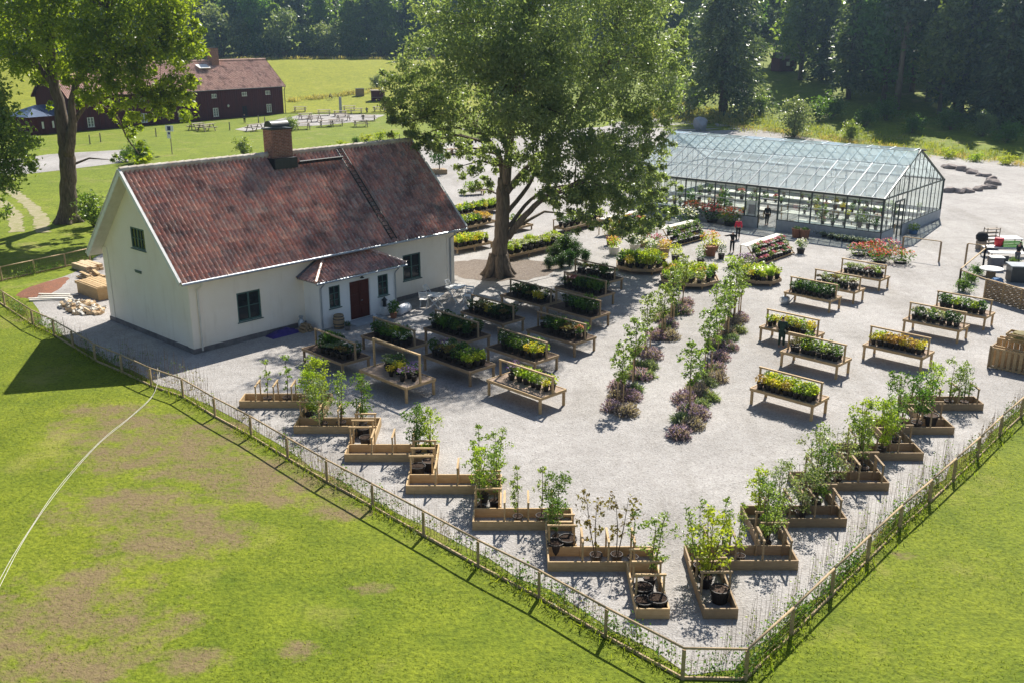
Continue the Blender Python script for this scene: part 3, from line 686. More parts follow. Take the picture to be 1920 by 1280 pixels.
mb = MB(); gsl = (GR - GE) / (GA / 2)
for v in (0, GB): mb.bar((0, v, GE), (GA, v, GE), .10, .12); mb.bar((0, v, GE), (GA / 2, v, GR), .12, .14); mb.bar((GA, v, GE), (GA / 2, v, GR), .12, .14)
for u in (0, GA): mb.bar((u, -.1, GE), (u, GB + .1, GE), .20 if u == 0 else .16, .16); mb.bar((u, 0, KH + .03), (u, du0 if u == 0 else GB, KH + .03), .12, .07)
mb.bar((0, du1, KH + .03), (0, GB, KH + .03), .12, .07)
mb.bar((0, 0, KH + .03), (2.6, 0, KH + .03), .1, .07); mb.bar((4.6, 0, KH + .03), (GA, 0, KH + .03), .1, .07)
mb.bar((GA / 2, -.4, GR), (GA / 2, GB + .1, GR), .14, .12)
for u, v in ((0, 0), (GA, 0), (0, GB), (GA, GB)): mb.bar((u, v, 0), (u, v, GE), .14)
nv = 24
for i in range(1, nv):
    v = GB * i / nv; b = .05 if i % 3 else .10
    for u in (0, GA): mb.bar((u, v, KH if not (u == 0 and du0 < v < du1) else GE - .5), (u, v, GE), b)
for v in (du0, du1): mb.bar((0, v, 0), (0, v, GE), .12)
for i in range(1, 14):
    u = GA * i / 14; zt_ = GE + gsl * (GA / 2 - abs(u - GA / 2))
    mb.bar((u, 0, KH if not 2.7 < u < 4.5 else 2.9), (u, 0, zt_), .05); mb.bar((u, GB, KH), (u, GB, zt_), .05)
for u in (2.6, 3.6, 4.6): mb.bar((u, 0, 0), (u, 0, 3.1), .10)
mb.bar((2.6, 0, 3.05), (4.6, 0, 3.05), .1, .12)
mb.build('frame', 'ghframe', gh)
mb = MB()
for u in (0, GA):
    for v0, v1 in ((0, du0), (du1, GB)) if u == 0 else ((0, GB),): mb.bar((u, v0, 2.25), (u, v1, 2.25), .035, .05)
mb.bar((0, du0, 2.6), (0, du1, 2.6), .05, .07)
mb.bar((0.09, 0, GE - .16), (.09, GB, GE - .16), .06, .16)
mb.build('white_rail', 'whitepaint', gh)
mb = MB()
for i in range(nv + 1):
    v = GB * i / nv; b = .035 if i % 3 else .08
    for u in (0, GA): mb.bar((u, v, GE + .06), (GA / 2, v, GR + .04), b, .05)
for k in (.3, .66):
    for u in (0, GA):
        uu = u + (GA / 2 - u) * k; mb.bar((uu, 0, GE + (GR - GE) * k + .03), (uu, GB, GE + (GR - GE) * k + .03), .035, .035)
mb.build('glazing_bars', 'barsgrey', gh)
mb = MB()   # trusses
for i in range(0, nv + 1, 3):
    v = GB * i / nv; mb.bar((0, v, GE - .05), (GA, v, GE - .05), .04)
    for k in (.25, .5, .75): mb.bar((GA * k, v, GE), (GA * k, v, GE + (GR - GE) * (1 - abs(k - .5) * 2)), .022)
    for k in (.25, .75): mb.bar((GA * k, v, GE), (GA / 2, v, GR - .05), .02); mb.bar((GA * k, v, GE + (GR - GE) * .5), (GA / 2, v, GE), .02)
mb.build('truss', 'barsgrey', gh)
mb = MB()
mb.add([(.02, 0, GE + .05), (.02, GB, GE + .05), (GA / 2, GB, GR + .03), (GA / 2, 0, GR + .03)], [(0, 1, 2, 3)]); mb.add([(GA - .02, 0, GE + .05), (GA - .02, GB, GE + .05), (GA / 2, GB, GR + .03), (GA / 2, 0, GR + .03)], [(3, 2, 1, 0)])
mb.build('roof_glass', 'roofglass', gh)
mb = MB()
for v0, v1 in ((0, du0), (du1, GB)): mb.add([(.0, v0, KH), (.0, v1, KH), (.0, v1, GE), (.0, v0, GE)], [(0, 1, 2, 3)])
mb.add([(GA, 0, KH), (GA, GB, KH), (GA, GB, GE), (GA, 0, GE)], [(0, 1, 2, 3)])
for v in (0, GB): mb.add([(0, v, KH), (2.6, v, KH), (2.6, v, GE), (0, v, GE)], [(0, 1, 2, 3)]); mb.add([(4.6, v, KH), (GA, v, KH), (GA, v, GE), (4.6, v, GE)], [(0, 1, 2, 3)]); mb.add([(0, v, GE), (GA, v, GE), (GA / 2, v, GR)], [(0, 1, 2)])
mb.build('wall_glass', 'glass', gh)
m_, nt_, o_ = nodes('screen'); d_ = N(nt_, 'ShaderNodeBsdfDiffuse', Color=(.82, .80, .74, 1)); t_ = N(nt_, 'ShaderNodeBsdfTranslucent', Color=(.88, .86, .80, 1)); x_ = N(nt_, 'ShaderNodeMixShader', Fac=.6); nt_.links.new(d_.outputs[0], x_.inputs[1]); nt_.links.new(t_.outputs[0], x_.inputs[2]); nt_.links.new(x_.outputs[0], o_.inputs[0])
q_ = random.Random(6)
for k0, k1 in ((.30, .36), (.56, .66)):   # rolled shade cloths hung under the glass
    for i in range(8):
        v0, v1 = GB * i / 8 + .12, GB * (i + 1) / 8 - .12; a_, b_ = k0 + q_.uniform(-.012, .012), k1 + q_.uniform(-.03, .015)
        if q_.random() < .12: continue
        pt = lambda k, v: (GA / 2 * k, v, GE + (GR - GE) * k - .16)
        MB().add([pt(a_, v0), pt(a_, v1), pt(b_, v1), pt(b_, v0)], [(0, 1, 2, 3)]).build('shade_cloth', 'screen', gh)
mb = MB(); dv_ = Vector((-1.5, 0, .20))
mb.add([(GA / 2, 0.1, GR + .10), (GA / 2, GB - .1, GR + .10), (GA / 2 - 1.45, GB - .1, GR + .02), (GA / 2 - 1.45, .1, GR + .02)], [(0, 1, 2, 3)])
vent = mb.build('ridge_vent', 'ventglass', gh)
mb = MB()
for i in range(nv // 2 + 1): v = .1 + (GB - .2) * i / (nv // 2); mb.bar((GA / 2, v, GR + .12), (GA / 2 - 1.45, v, GR + .04), .05, .04)
mb.bar((GA / 2 - 1.45, .1, GR + .03), (GA / 2 - 1.45, GB - .1, GR + .03), .05, .05)
mb.build('vent_frame', 'zinc', vent)
sheet('greenhouse_floor', [GW(.1, .1)[:2], GW(GA - .1, .1)[:2], GW(GA - .1, GB - .1)[:2], GW(.1, GB - .1)[:2]], .03, 'concrete')
# ================================================================== trees
def hedge_tree(name, label, cat, base, paths, lobes, leaf, bark, size, asp=.5, droop=.25, per=26, clump=.3, seed=1, group=None, twigs=90, upb=.5, p=.35):
    """a tree of its own: tapered limbs given as world polylines with radii, crown from lobes"""
    r = np.random.default_rng(seed); b = Vector(base)
    t = thing(name, label, cat, base, 0, group)
    P, C = crown_points([(c[0] - b.x, c[1] - b.y, c[2] - b.z, *c[3:]) for c in lobes], per, clump, r, p)
    mb = MB(); nodes_ = []
    for pts, rs in paths:
        q = [Vector(p) - b for p in pts]
        # smooth the polyline a little
        fine = []; fr_ = []
        for i in range(len(q) - 1):
            p0, p1, p2, p3 = q[max(i - 1, 0)], q[i], q[i + 1], q[min(i + 2, len(q) - 1)]
            for k in range(4):
                tt = k / 4; wob_ = Vector(r.normal(size=3) * .06 * rs[i + 1])
                fine.append(.5 * ((2 * p1) + (p2 - p0) * tt + (2 * p0 - 5 * p1 + 4 * p2 - p3) * tt ** 2 + (3 * p1 - p0 - 3 * p2 + p3) * tt ** 3) + wob_); fr_.append(rs[i] + (rs[i + 1] - rs[i]) * tt)
        fine.append(q[-1]); fr_.append(rs[-1]); mb.tube(fine, fr_, 12)
        nodes_ += list(zip(fine, fr_))
    nn = np.array([n[0] for n in nodes_]); nr = np.array([n[1] for n in nodes_])
    for i in r.choice(len(C), min(twigs, len(C)), replace=False):
        c = C[i]; d = np.linalg.norm(nn - c, axis=1) + (nn[:, 2] > c[2]) * 3 + (nn[:, 2] < 2.5) * 6; j = int(d.argmin()); a = nn[j]
        if d[j] > 9: continue
        m_ = (a + c) / 2 + np.array([0, 0, .12 * np.linalg.norm(c - a)])
        r0 = max(.03, min(nr[j] * .6, .035 * np.linalg.norm(c - a)))
        mb.tube([a, m_, c], [r0, r0 * .6, .015], 5, False)
    mb.build('trunk', bark, t, True)
    link('crown', leaf_mesh('crown', leaf_arrays(P, size, asp, upb, r, droop), leaf, r), t)
    return t
def L3(px, py, rpx, dy, y0, n, sq=1.0):
    p = V3(px, py, y0 + dy); rr = rpx * (y0 * CP + 5) / F
    return (p[0], p[1], p[2], rr, rr * .9, rr * sq, n)
def PT(px, py, y): return tuple(V3(px, py, y))
# the great willow beside the cottage
wx, wy, _ = G(935, 517)
def wl_(px, py, r_, dy=0, k=1.0, sq=1.0): return L3(px, py, r_ * .94, dy * 1.35, wy, int((.52 if py > -25 else .34) * k * r_ ** 2), sq)
lob = [wl_(770, 175, 55, -1), wl_(800, 235, 48, 0), wl_(758, 205, 36, -1), wl_(840, 100, 95, 1), wl_(905, 60, 95, -3), wl_(1000, 70, 100, -4), wl_(890, 170, 75, -2), wl_(980, 165, 85, -4), wl_(1075, 150, 90, -3), wl_(1060, 255, 70, -2),
       wl_(1020, 320, 38, 1), wl_(1085, 330, 52, -1), wl_(1150, 80, 100, 1), wl_(1200, 165, 85, 2), wl_(1235, 110, 60, 4), wl_(1240, 215, 45, 3), wl_(1155, 250, 75, 1), wl_(1130, 340, 62, 1, 1.0), wl_(1195, 385, 58, 2), wl_(1230, 350, 40, 3), wl_(1095, 385, 38, 2, .7),
       wl_(1205, 300, 50, 3, .5), wl_(905, 300, 36, 2, .7), wl_(880, 335, 30, 3, .6), wl_(905, 350, 26, 1, .6), wl_(930, 220, 50, 3, .6), wl_(1160, 410, 32, 1, .5), wl_(1225, 400, 30, 2, .6), wl_(1255, 395, 18, 2, .5), wl_(1285, 160, 26, 5, .6), wl_(1000, 230, 50, -3, .8), wl_(815, 265, 24, 0, .6),
       wl_(735, 160, 30, 1, .8), wl_(765, 215, 40, 1, .9), wl_(815, 250, 42, -1, .9), wl_(845, 215, 50, 2, .8), wl_(1205, 255, 52, 0, .9), wl_(1240, 285, 34, 2, .8), wl_(1215, 345, 40, 0, .8), wl_(1275, 120, 34, 5, .7), wl_(1265, 60, 40, 5, .7), wl_(1150, 425, 34, -1, .7), wl_(1212, 422, 34, 0, .7), wl_(1092, 402, 36, -2, .8), wl_(1248, 398, 30, 1, .7), wl_(1048, 352, 42, -2, .8), wl_(1012, 340, 36, -2, .8), wl_(975, 310, 34, -2, .7), wl_(1175, 345, 50, -2, .8), wl_(905, 325, 34, -1, .7), wl_(885, 300, 36, 0, .7), wl_(745, 240, 26, 0, .7), wl_(780, 270, 24, 0, .6), wl_(940, 300, 36, -2, .6), wl_(1150, 300, 60, -3, .7), wl_(955, 255, 55, -1, .8), wl_(1012, 295, 45, -2, .8), wl_(895, 255, 42, -1, .7), wl_(1085, 300, 66, -3, .8), wl_(1130, 385, 50, -2, .7), wl_(1185, 425, 34, -1, .6), wl_(1240, 405, 30, 1, .6), wl_(1060, 375, 34, -2, .6), wl_(850, 290, 30, 0, .5), wl_(800, 280, 26, 0, .5), wl_(1260, 340, 24, 2, .6), wl_(1100, 420, 22, 0, .4), wl_(960, -60, 130, 0, .8), wl_(1100, -60, 130, 0, .8), wl_(840, -30, 80, 1, .8), wl_(1210, -30, 90, 3, .8), wl_(1030, -170, 130, 0, .7), wl_(900, -150, 90, 0, .6), wl_(1180, -140, 100, 3, .6)]
Y = wy
pw = lambda r_: r_ / 27.4
paths = [([PT(933, 522, Y), PT(935, 500, Y), PT(937, 470, Y), PT(941, 420, Y), PT(943, 370, Y + .2), PT(945, 335, Y + .5)], [pw(22.7), pw(18.1), pw(15.0), pw(13.4), pw(12.9), pw(11.4)]),
         ([PT(945, 345, Y + .4), PT(938, 300, Y + 1.2), PT(915, 262, Y + 1.5), PT(882, 228, Y + 1.5), PT(845, 205, Y + 1)], [pw(7.7), pw(5.7), pw(4.1), pw(3.1), pw(1.5)]),
         ([PT(948, 345, Y + .3), PT(955, 280, Y), PT(962, 220, Y - .5), PT(975, 140, Y - 1), PT(985, 60, Y - 1), PT(990, -60, Y)], [pw(9.3), pw(7.2), pw(6.2), pw(5.2), pw(4.1), pw(2.1)]),
         ([PT(955, 300, Y), PT(930, 200, Y + 1), PT(900, 120, Y + 1.5), PT(880, 20, Y + 1.5)], [pw(5.2), pw(4.1), pw(3.1), pw(1.5)]),
         ([PT(950, 360, Y), PT(985, 320, Y + .6), PT(1020, 285, Y + 1), PT(1060, 230, Y + 1), PT(1110, 150, Y + 1), PT(1150, 60, Y + 1)], [pw(7.2), pw(6.2), pw(5.2), pw(4.1), pw(3.1), pw(1.5)]),
         ([PT(952, 445, Y), PT(985, 405, Y - .4), PT(1020, 372, Y - .5), PT(1065, 350, Y), PT(1120, 330, Y + 1), PT(1190, 320, Y + 2)], [pw(7.2), pw(5.7), pw(4.6), pw(3.6), pw(2.6), pw(1.5)]),
         ([PT(950, 400, Y), PT(990, 350, Y + 1), PT(1010, 310, Y + 1.5), PT(1040, 270, Y + 2)], [pw(4.6), pw(3.6), pw(2.6), pw(1.5)]),
         ([PT(955, 425, Y), PT(995, 375, Y + .5), PT(1040, 352, Y + 1.5), PT(1100, 345, Y + 2.5)], [pw(4.1), pw(3.1), pw(2.1), pw(1.5)])]
for k in range(7):   # root flare
    a = k * .9 + .3; paths.append(([(wx + .38 * math.cos(a), wy + .38 * math.sin(a), 1.5), (wx + .62 * math.cos(a), wy + .62 * math.sin(a), .55), (wx + 1.25 * math.cos(a), wy + 1.2 * math.sin(a), -.15)], [.30, .30, .18]))
hedge_tree('willow_tree', 'huge old willow with spreading grey green crown and thick leaning limbs beside the cottage', 'tree', (wx, wy, 0), paths, lob, 'lf_willow', 'bark', .29, .40, .7, 60, .17, 3, twigs=170, p=.2)
# big ash on the left, in front of the barn
ax, ay, _ = G(128, 418)
def al(px, py, r_, dy=0, k=1.0): return L3(px, py, r_ * 1.0, dy, ay, int(.52 * k * r_ ** 2))
lob = [al(60, 90, 62, 0), al(40, 30, 70, 1), al(130, 60, 70, -2), al(200, 100, 62, -3), al(250, 60, 60, -2), al(310, 60, 52, -1), al(345, 95, 40, 0), al(300, 130, 48, -2), al(330, 180, 42, -1), al(290, 195, 30, -2), al(230, 160, 42, -3, .9), al(170, 150, 40, -3, .8), al(345, 205, 18, 0, .7),
       al(215, 200, 22, 0, .5), al(95, 140, 34, 2, .6), al(245, 245, 22, 1, .7), al(225, 225, 16, 1, .5), al(270, 290, 26, 1, .8), al(215, 300, 12, 1, .7), al(110, -30, 80, 0, .8), al(220, -20, 80, 0, .8), al(310, -10, 60, 0, .8), al(200, -100, 80, 0, .6), al(20, -50, 70, 0, .7), al(90, 190, 15, 2, .5), al(365, 60, 24, 0, .8), al(265, 225, 18, -1, .6), al(180, 185, 30, -2, .8), al(250, 190, 34, -3, .9), al(310, 215, 22, -2, .8), al(360, 160, 26, -1, .8), al(70, 140, 30, 1, .7), al(150, 195, 20, -2, .6), al(235, 215, 24, 0, .8)]
Y = ay; pa = lambda r_: r_ / 20.8
paths = [([PT(126, 425, Y), PT(128, 400, Y), PT(128, 350, Y), PT(126, 300, Y), PT(122, 255, Y), PT(112, 200, Y), PT(100, 150, Y), PT(95, 80, Y), PT(100, -20, Y)], [pa(22.4), pa(16.3), pa(13.8), pa(13.8), pa(12.9), pa(9.5), pa(8.6), pa(6.9), pa(4.3)]),
         ([PT(128, 290, Y - .2), PT(136, 240, Y - .5), PT(135, 190, Y - .5), PT(150, 140, Y - 1), PT(180, 90, Y - 1), PT(200, 20, Y - 1)], [pa(10.3), pa(7.7), pa(6.0), pa(5.2), pa(4.3), pa(2.6)]),
         ([PT(108, 170, Y), PT(70, 120, Y), PT(50, 60, Y + 1)], [pa(5.2), pa(4.3), pa(1.7)]), ([PT(150, 140, Y - 1), PT(220, 110, Y - 2), PT(300, 80, Y - 1)], [pa(4.3), pa(3.4), pa(1.7)]),
         ([PT(136, 235, Y), PT(170, 190, Y - 1), PT(230, 180, Y - 2), PT(300, 180, Y - 2)], [pa(4.3), pa(3.4), pa(2.6), pa(1.3)]),
         ([PT(170, 190, Y - 1), PT(215, 215, Y), PT(240, 262, Y + 1), PT(262, 290, Y + 1)], [pa(2.6), pa(2.1), pa(1.4), pa(0.9)])]
for k in range(6):
    a = k + .2; paths.append(([(ax + .3 * math.cos(a), ay + .3 * math.sin(a), 1.2), (ax + .7 * math.cos(a), ay + .7 * math.sin(a), .4), (ax + 1.3 * math.cos(a), ay + 1.2 * math.sin(a), -.1)], [.35, .32, .15]))
hedge_tree('broadleaf_tree', 'tall tree with two dark stems and bright open crown before the red barn', 'tree', (ax, ay, 0), paths, lob, 'lf_ash', 'bark', .40, .5, .4, 40, .21, 5, twigs=110)
# tree at the left edge, trunk outside the frame
ex, ey, _ = G(-75, 440)
def el_(px, py, r_, dy=0, k=1.0): return L3(px, py, r_, dy, ey, int(.7 * k * r_ ** 2))
lob = [el_(10, 230, 44), el_(30, 290, 40), el_(0, 330, 34), el_(52, 265, 22, 0, .8), el_(-60, 260, 70, 0, .8), el_(-50, 150, 60, 0, .7), el_(0, 385, 22, 0, .7), el_(58, 310, 14, 0, .7), el_(5, 200, 26, 0, .8)]
hedge_tree('broadleaf_tree', 'leafy tree cut by the left edge, low branches hanging over the gravel road', 'tree', (ex, ey, 0), [([(ex, ey, -.2), PT(-72, 380, ey), PT(-65, 300, ey), PT(-60, 200, ey), PT(-55, 120, ey)], [.5, .4, .35, .25, .12]), ([PT(-65, 300, ey), PT(-20, 290, ey), PT(20, 300, ey)], [.2, .12, .05])], lob, 'lf_young', 'bark', .36, .55, .4, 24, .28, 7, twigs=30)
# ---------------------------------------------------------------- forest
def decid(name, h, w, leaf, seed, n=4600, bare=.18, size=.8, lobes=9, bark='bark'):
    r = np.random.default_rng(seed); t = thing(name, '', 'tree')
    lb = []
    for i in range(lobes):
        f = (i + .5) / lobes; z = h * (bare + (1 - bare) * (.12 + .8 * f)); a = r.random() * 6.28 + i * 2.4
        rad = w * math.sin(math.pi * min(.95, .22 + .72 * f)) ** .7; off = rad * .5 * r.random() ** .5
        q = rad * (.55 + .25 * r.random()); lb.append((off * math.cos(a), off * math.sin(a), z, q, q, q * 1.05, n // lobes))
    lb.append((0, 0, h * .62, w * .6, w * .6, h * .3, n // 5))
    P, C = crown_points(lb, 20, .26, r)
    mb = MB(); mb.tube([(0, 0, -.5), (r.normal() * .1, r.normal() * .1, h * .3), (r.normal() * .3, r.normal() * .3, h * .65), (0, 0, h * .9)], [h * .02, h * .015, h * .009, .04], 8)
    for c in C[r.choice(len(C), 26, replace=False)]: mb.tube([(0, 0, c[2] * .62), (c[0] * .5, c[1] * .5, c[2] * .85), tuple(c)], [.13, .08, .03], 4, False)
    mb.build('trunk', bark, t, True)
    link('crown', leaf_mesh('crown', leaf_arrays(P, size, .6, .4, r, .2), leaf, r), t); return t
def conifer(name, h, w, leaf, seed, n=5200, bare=.06, size=.75, droop=.5, tw=1.0, whorls=26, taper=.85):
    r = np.random.default_rng(seed); t = thing(name, '', 'tree'); P = []; D = []; mb = MB()
    mb.tube([(0, 0, -.5), (0, 0, h * .5), (0, 0, h)], [h * .018 * tw, h * .011 * tw, .03], 8)
    tot = sum(1 - .9 * i / whorls for i in range(whorls))
    for i in range(whorls):
        f = i / whorls; z = h * (bare + (1 - bare) * f); R_ = w * (1 - f) ** taper * (.75 + .4 * r.random()); nb = 6 + int(4 * (1 - f))
        for k in range(nb):
            a = r.random() * 6.28; ln = R_ * (.7 + .5 * r.random()); d = np.array([math.cos(a), math.sin(a), 0])
            m = max(6, int(n * (1 - .9 * f) / tot / nb)); s = r.random(m) ** .7
            p = d * (s * ln)[:, None]; p[:, 2] = z - droop * ln * s ** 1.4 * .6 + r.normal(size=m) * .12 * ln * .5
            p += r.normal(size=(m, 3)) * (.12 * ln * (1 - .5 * s))[:, None]; P.append(p)
            D.append(np.tile(d + np.array([0, 0, -.5 * droop]), (m, 1)))
            if k % 2 == 0: mb.tube([(0, 0, z), tuple(d * ln * .5 + (0, 0, z - droop * ln * .15)), tuple(d * ln * .9 + (0, 0, z - droop * ln * .5))], [.07, .05, .02], 4, False)
    P = np.concatenate(P); D = np.concatenate(D)
    mb.build('trunk', 'barkgrey', t, True)
    link('crown', leaf_mesh('crown', leaf_arrays(P, size, .42, .35, r, .25, dirs=D), leaf, r), t); return t
# the lone spruce beyond the greenhouse
sx_, sy_, sz_ = G(1355, 214)
sp = conifer('spruce_tree', 30, 8.0, 'lf_spruce', 4, 15000, .13, .75, .75, 1.5, 34, .55)
sp.location = (sx_, sy_, sz_); sp['label'] = 'single broad spruce with drooping boughs standing behind the greenhouse'
def scatter_poly(poly, n, r, mind):
    xs = [p[0] for p in poly]; ys = [p[1] for p in poly]; o = []
    def inside(x, y):
        c = False
        for (x0, y0), (x1, y1) in zip(poly, poly[1:] + poly[:1]):
            if (y0 > y) != (y1 > y) and x < (x1 - x0) * (y - y0) / (y1 - y0) + x0: c = not c
        return c
    for _ in range(n * 60):
        if len(o) >= n: break
        x, y = r.uniform(min(xs), max(xs)), r.uniform(min(ys), max(ys))
        if inside(x, y) and all((x - a) ** 2 + (y - b) ** 2 > mind ** 2 for a, b in o): o.append((x, y))
    return o
fp = [decid('forest_tree', 19, 5.2, 'lf_forest', 21), decid('forest_tree', 22, 5.8, 'lf_forest', 22, bare=.12), decid('forest_tree', 17, 5.0, 'lf_forest2', 23, bare=.06), decid('forest_tree', 23, 5.0, 'lf_forest2', 24, bare=.2), conifer('forest_spruce', 24, 4.2, 'lf_spruce', 25, 4200, .05, .9, .45), conifer('forest_spruce', 27, 4.6, 'lf_spruce', 26, 4200, .12, .9, .5),
      decid('forest_pine', 26, 4.4, 'lf_spruce', 27, 3600, .45, .8, 7, 'barkpale')]
kindtxt = ['dark broadleaf tree', 'tall dark broadleaf tree', 'lighter leafy tree', 'tall lighter leafy tree', 'dark pointed spruce', 'tall dark spruce', 'tall pine with a bare pale trunk']
rr = random.Random(9)
pts = []
for row, (y0, n) in enumerate(((322, 27), (331, 24), (343, 20), (357, 16))):
    for i in range(n): pts.append((-182 + 190 * (i + rr.uniform(.2, .8)) / n, y0 + rr.uniform(-3, 3), row))
pts.sort(key=lambda p: rr.random())
for x, y, row in pts:
    k = rr.choices(range(6), [3, 3, 3, 2, 1.6, 1.2])[0]; s = rr.uniform(.9, 1.2) + .06 * row
    place(fp[k], (x, y, float(terrain(x, y)) - .2), rr.random() * 6.28, (s, s, s * rr.uniform(.95, 1.1)), f'{kindtxt[k]} in the wood beyond the hay field', 'trees of the wood beyond the hay field')
# right-hand wood
pr = g2((1445, 150), (1560, 172), (1640, 196), (1720, 214), (1820, 234), (1960, 258), (2200, 240), (2200, 110), (1900, 92), (1700, 84), (1600, 80), (1590, 120), (1570, 160))
back_ = [(-5 + i * 7.2 + rr.uniform(-2, 2), 262 + rr.uniform(-8, 8) + row * 16) for row in range(3) for i in range(22)]
side = [(rr.uniform(42, 62), rr.uniform(205, 250)) for _ in range(9)]
front_px = [(1500, 150, 1), (1590, 186, 5), (1680, 206, 6), (1620, 160, 6), (1760, 214, 0), (1800, 214, 5), (1870, 236, 4), (1900, 222, 1), (1740, 190, 6), (1540, 150, 4), (1660, 170, 0), (1835, 200, 6), (1960, 232, 5)]
pp = scatter_poly(pr, 46, rr, 6.0)
for px, py, k in front_px:
    x, y, z = G(px, py); s = rr.uniform(1.0, 1.25)
    place(fp[k], (x, y, z - .2), rr.random() * 6.28, s, f'{kindtxt[k]} at the front of the right wood', 'trees at the edge of the right wood')
for x, y in pp + back_ + side:
    k = rr.choices(range(7), [3, 3, 1, 1.2, 2, 2, 1.2])[0]; s = rr.uniform(.9, 1.3)
    place(fp[k], (x, y, float(terrain(x, y)) - .2), rr.random() * 6.28, s, f'{kindtxt[k]} deep in the shaded wood on the right', 'trees of the right wood')
# ---------------------------------------------------------------- bushes
def bush(name, h, w, leaf, seed, n=1500, size=.3, nl=6, lean=.6):
    r = np.random.default_rng(seed); t = thing(name, '', 'bush'); lb = []
    for i in range(nl):
        a = i * 2.4 + r.random(); q = w * (.35 + .25 * r.random()); lb.append((w * .45 * math.cos(a) * r.random(), w * .45 * math.sin(a) * r.random(), h * (.3 + .55 * (i + .5) / nl * (.8 + .4 * r.random())), q, q, q * 1.1 * h / w / 1.6, n // nl))
    P, C = crown_points(lb, 16, .3, r); P[:, 2] = np.maximum(P[:, 2], .03)
    mb = MB()
    for c in C[r.choice(len(C), min(12, len(C)), replace=False)]: mb.tube([(c[0] * .1, c[1] * .1, -.05), (c[0] * .5, c[1] * .5, c[2] * .6), tuple(c)], [.035 * h / 2, .022 * h / 2, .01], 4, False)
    mb.build('stem', 'stem', t); link('foliage', leaf_mesh('foliage', leaf_arrays(P, size, .55, .5, r, .1), leaf, r), t); return t
bp = {'green': bush('bush', 2.6, 2.4, 'lf_young', 31, 1500, .28), 'dark': bush('bush', 2.2, 2.2, 'lf_green', 32, 1300, .28), 'grey': bush('bush', 4.2, 3.2, 'lf_grey', 33, 2200, .34), 'topiary': bush('topiary_bush', 1.3, .62, 'lf_dark', 34, 3000, .09, 3), 'yellow': bush('bush', 1.4, 1.6, 'lf_lime', 35, 900, .2)}
for px, py, k, s, lab in [(1488, 258, 'grey', 1.25, 'tall grey green bush at the edge of the grass behind the greenhouse'), (1594, 264, 'green', .95, 'small sapling bush alone in the sunny strip behind the greenhouse'), (1842, 256, 'grey', .8, 'pale bush in the shaded grass at the right wood'),
        (1560, 222, 'dark', 1.6, 'dark bush in the shade left of the tall bare trunk'), (1530, 228, 'dark', 1.3, 'dark bush beside the tall grey green bush'), (1292, 205, 'green', 1.7, 'yellowish bush at the foot of the willow crown, by the spruce'), (1255, 195, 'grey', 1.3, 'pale bush between willow and spruce'), (1425, 214, 'green', 1.1, 'bush right of the spruce trunk'),
        (1620, 236, 'dark', 1.2, 'low dark bush under the wood edge'), (1710, 250, 'dark', 1.1, 'low dark bush right of the bare trunk'), (1660, 226, 'dark', 1.5, 'wide dark bush at the foot of the bare trunk'), (1780, 244, 'dark', 1.4, 'wide dark bush deep in the shade on the right'), (1890, 268, 'dark', 1.3, 'dark bush at the right edge of the grass'), (1776, 298, 'yellow', 1.0, 'low bush at the road end by the boulders'), (1830, 306, 'yellow', .9, 'low bush along the road edge on the right'), (1890, 312, 'yellow', 1.0, 'low bush at the far right road edge'),
        (262, 306, 'dark', 1.15, 'round dark bush under the hanging bough of the barn tree'), (236, 303, 'dark', .7, 'small dark bush beside the gravel road'), (162, 408, 'dark', 1.0, 'bush at the foot of the tall tree by the barn'), (178, 425, 'green', .9, 'bush between the tall left tree and the cottage gable'), (456, 292, 'green', .8, 'thin young bush on the lawn behind the cottage ridge'), (546, 246, 'green', .8, 'small bush beside the chimney in front of the picnic tables'),
        (640, 278, 'yellow', .8, 'low yellow green perennial left in the flower bed behind the cottage'), (668, 272, 'dark', .5, 'dark perennial in the flower bed behind the cottage'), (690, 268, 'yellow', .9, 'yellow flowering perennial in the middle of the bed behind the cottage'), (715, 264, 'yellow', 1.0, 'yellow flowering perennial at the right of the bed behind the cottage'), (740, 262, 'yellow', .8, 'last yellow perennial of the bed, under the willow'), (620, 282, 'yellow', .6, 'small plant at the start of the bed behind the cottage'), (825, 258, 'yellow', .9, 'bush behind the row of thin posts'), (706, 166, 'grey', .7, 'shrub behind the small red hut')]:
    x, y, z = G(px, py); place(bp[k], (x, y, z), rr.random() * 6.28, s, lab)
for i in range(34):
    x = -180 + i * 5.4 + rr.uniform(-2, 2); y = 315 + rr.uniform(-2, 3); place(bp[('green', 'dark', 'grey')[i % 3]], (x, y, float(terrain(x, y)) - .3), rr.random() * 6.28, rr.uniform(2.0, 3.4), 'leafy bush in the dense edge of the wood beyond the hay field', 'bushes at the edge of the far wood')
for i, (px, py, s) in enumerate([(1040, 492, .95), (1058, 486, 1.35), (1078, 490, 1.1), (1030, 506, .7), (1098, 496, .8), (1068, 500, .9), (1052, 504, .8)]):
    x, y, z = G(px, py); place(bp['topiary'], (x, y, z), i * 1.1, s, 'dark clipped evergreen in the cluster right of the willow trunk', 'dark evergreen cluster by the willow')
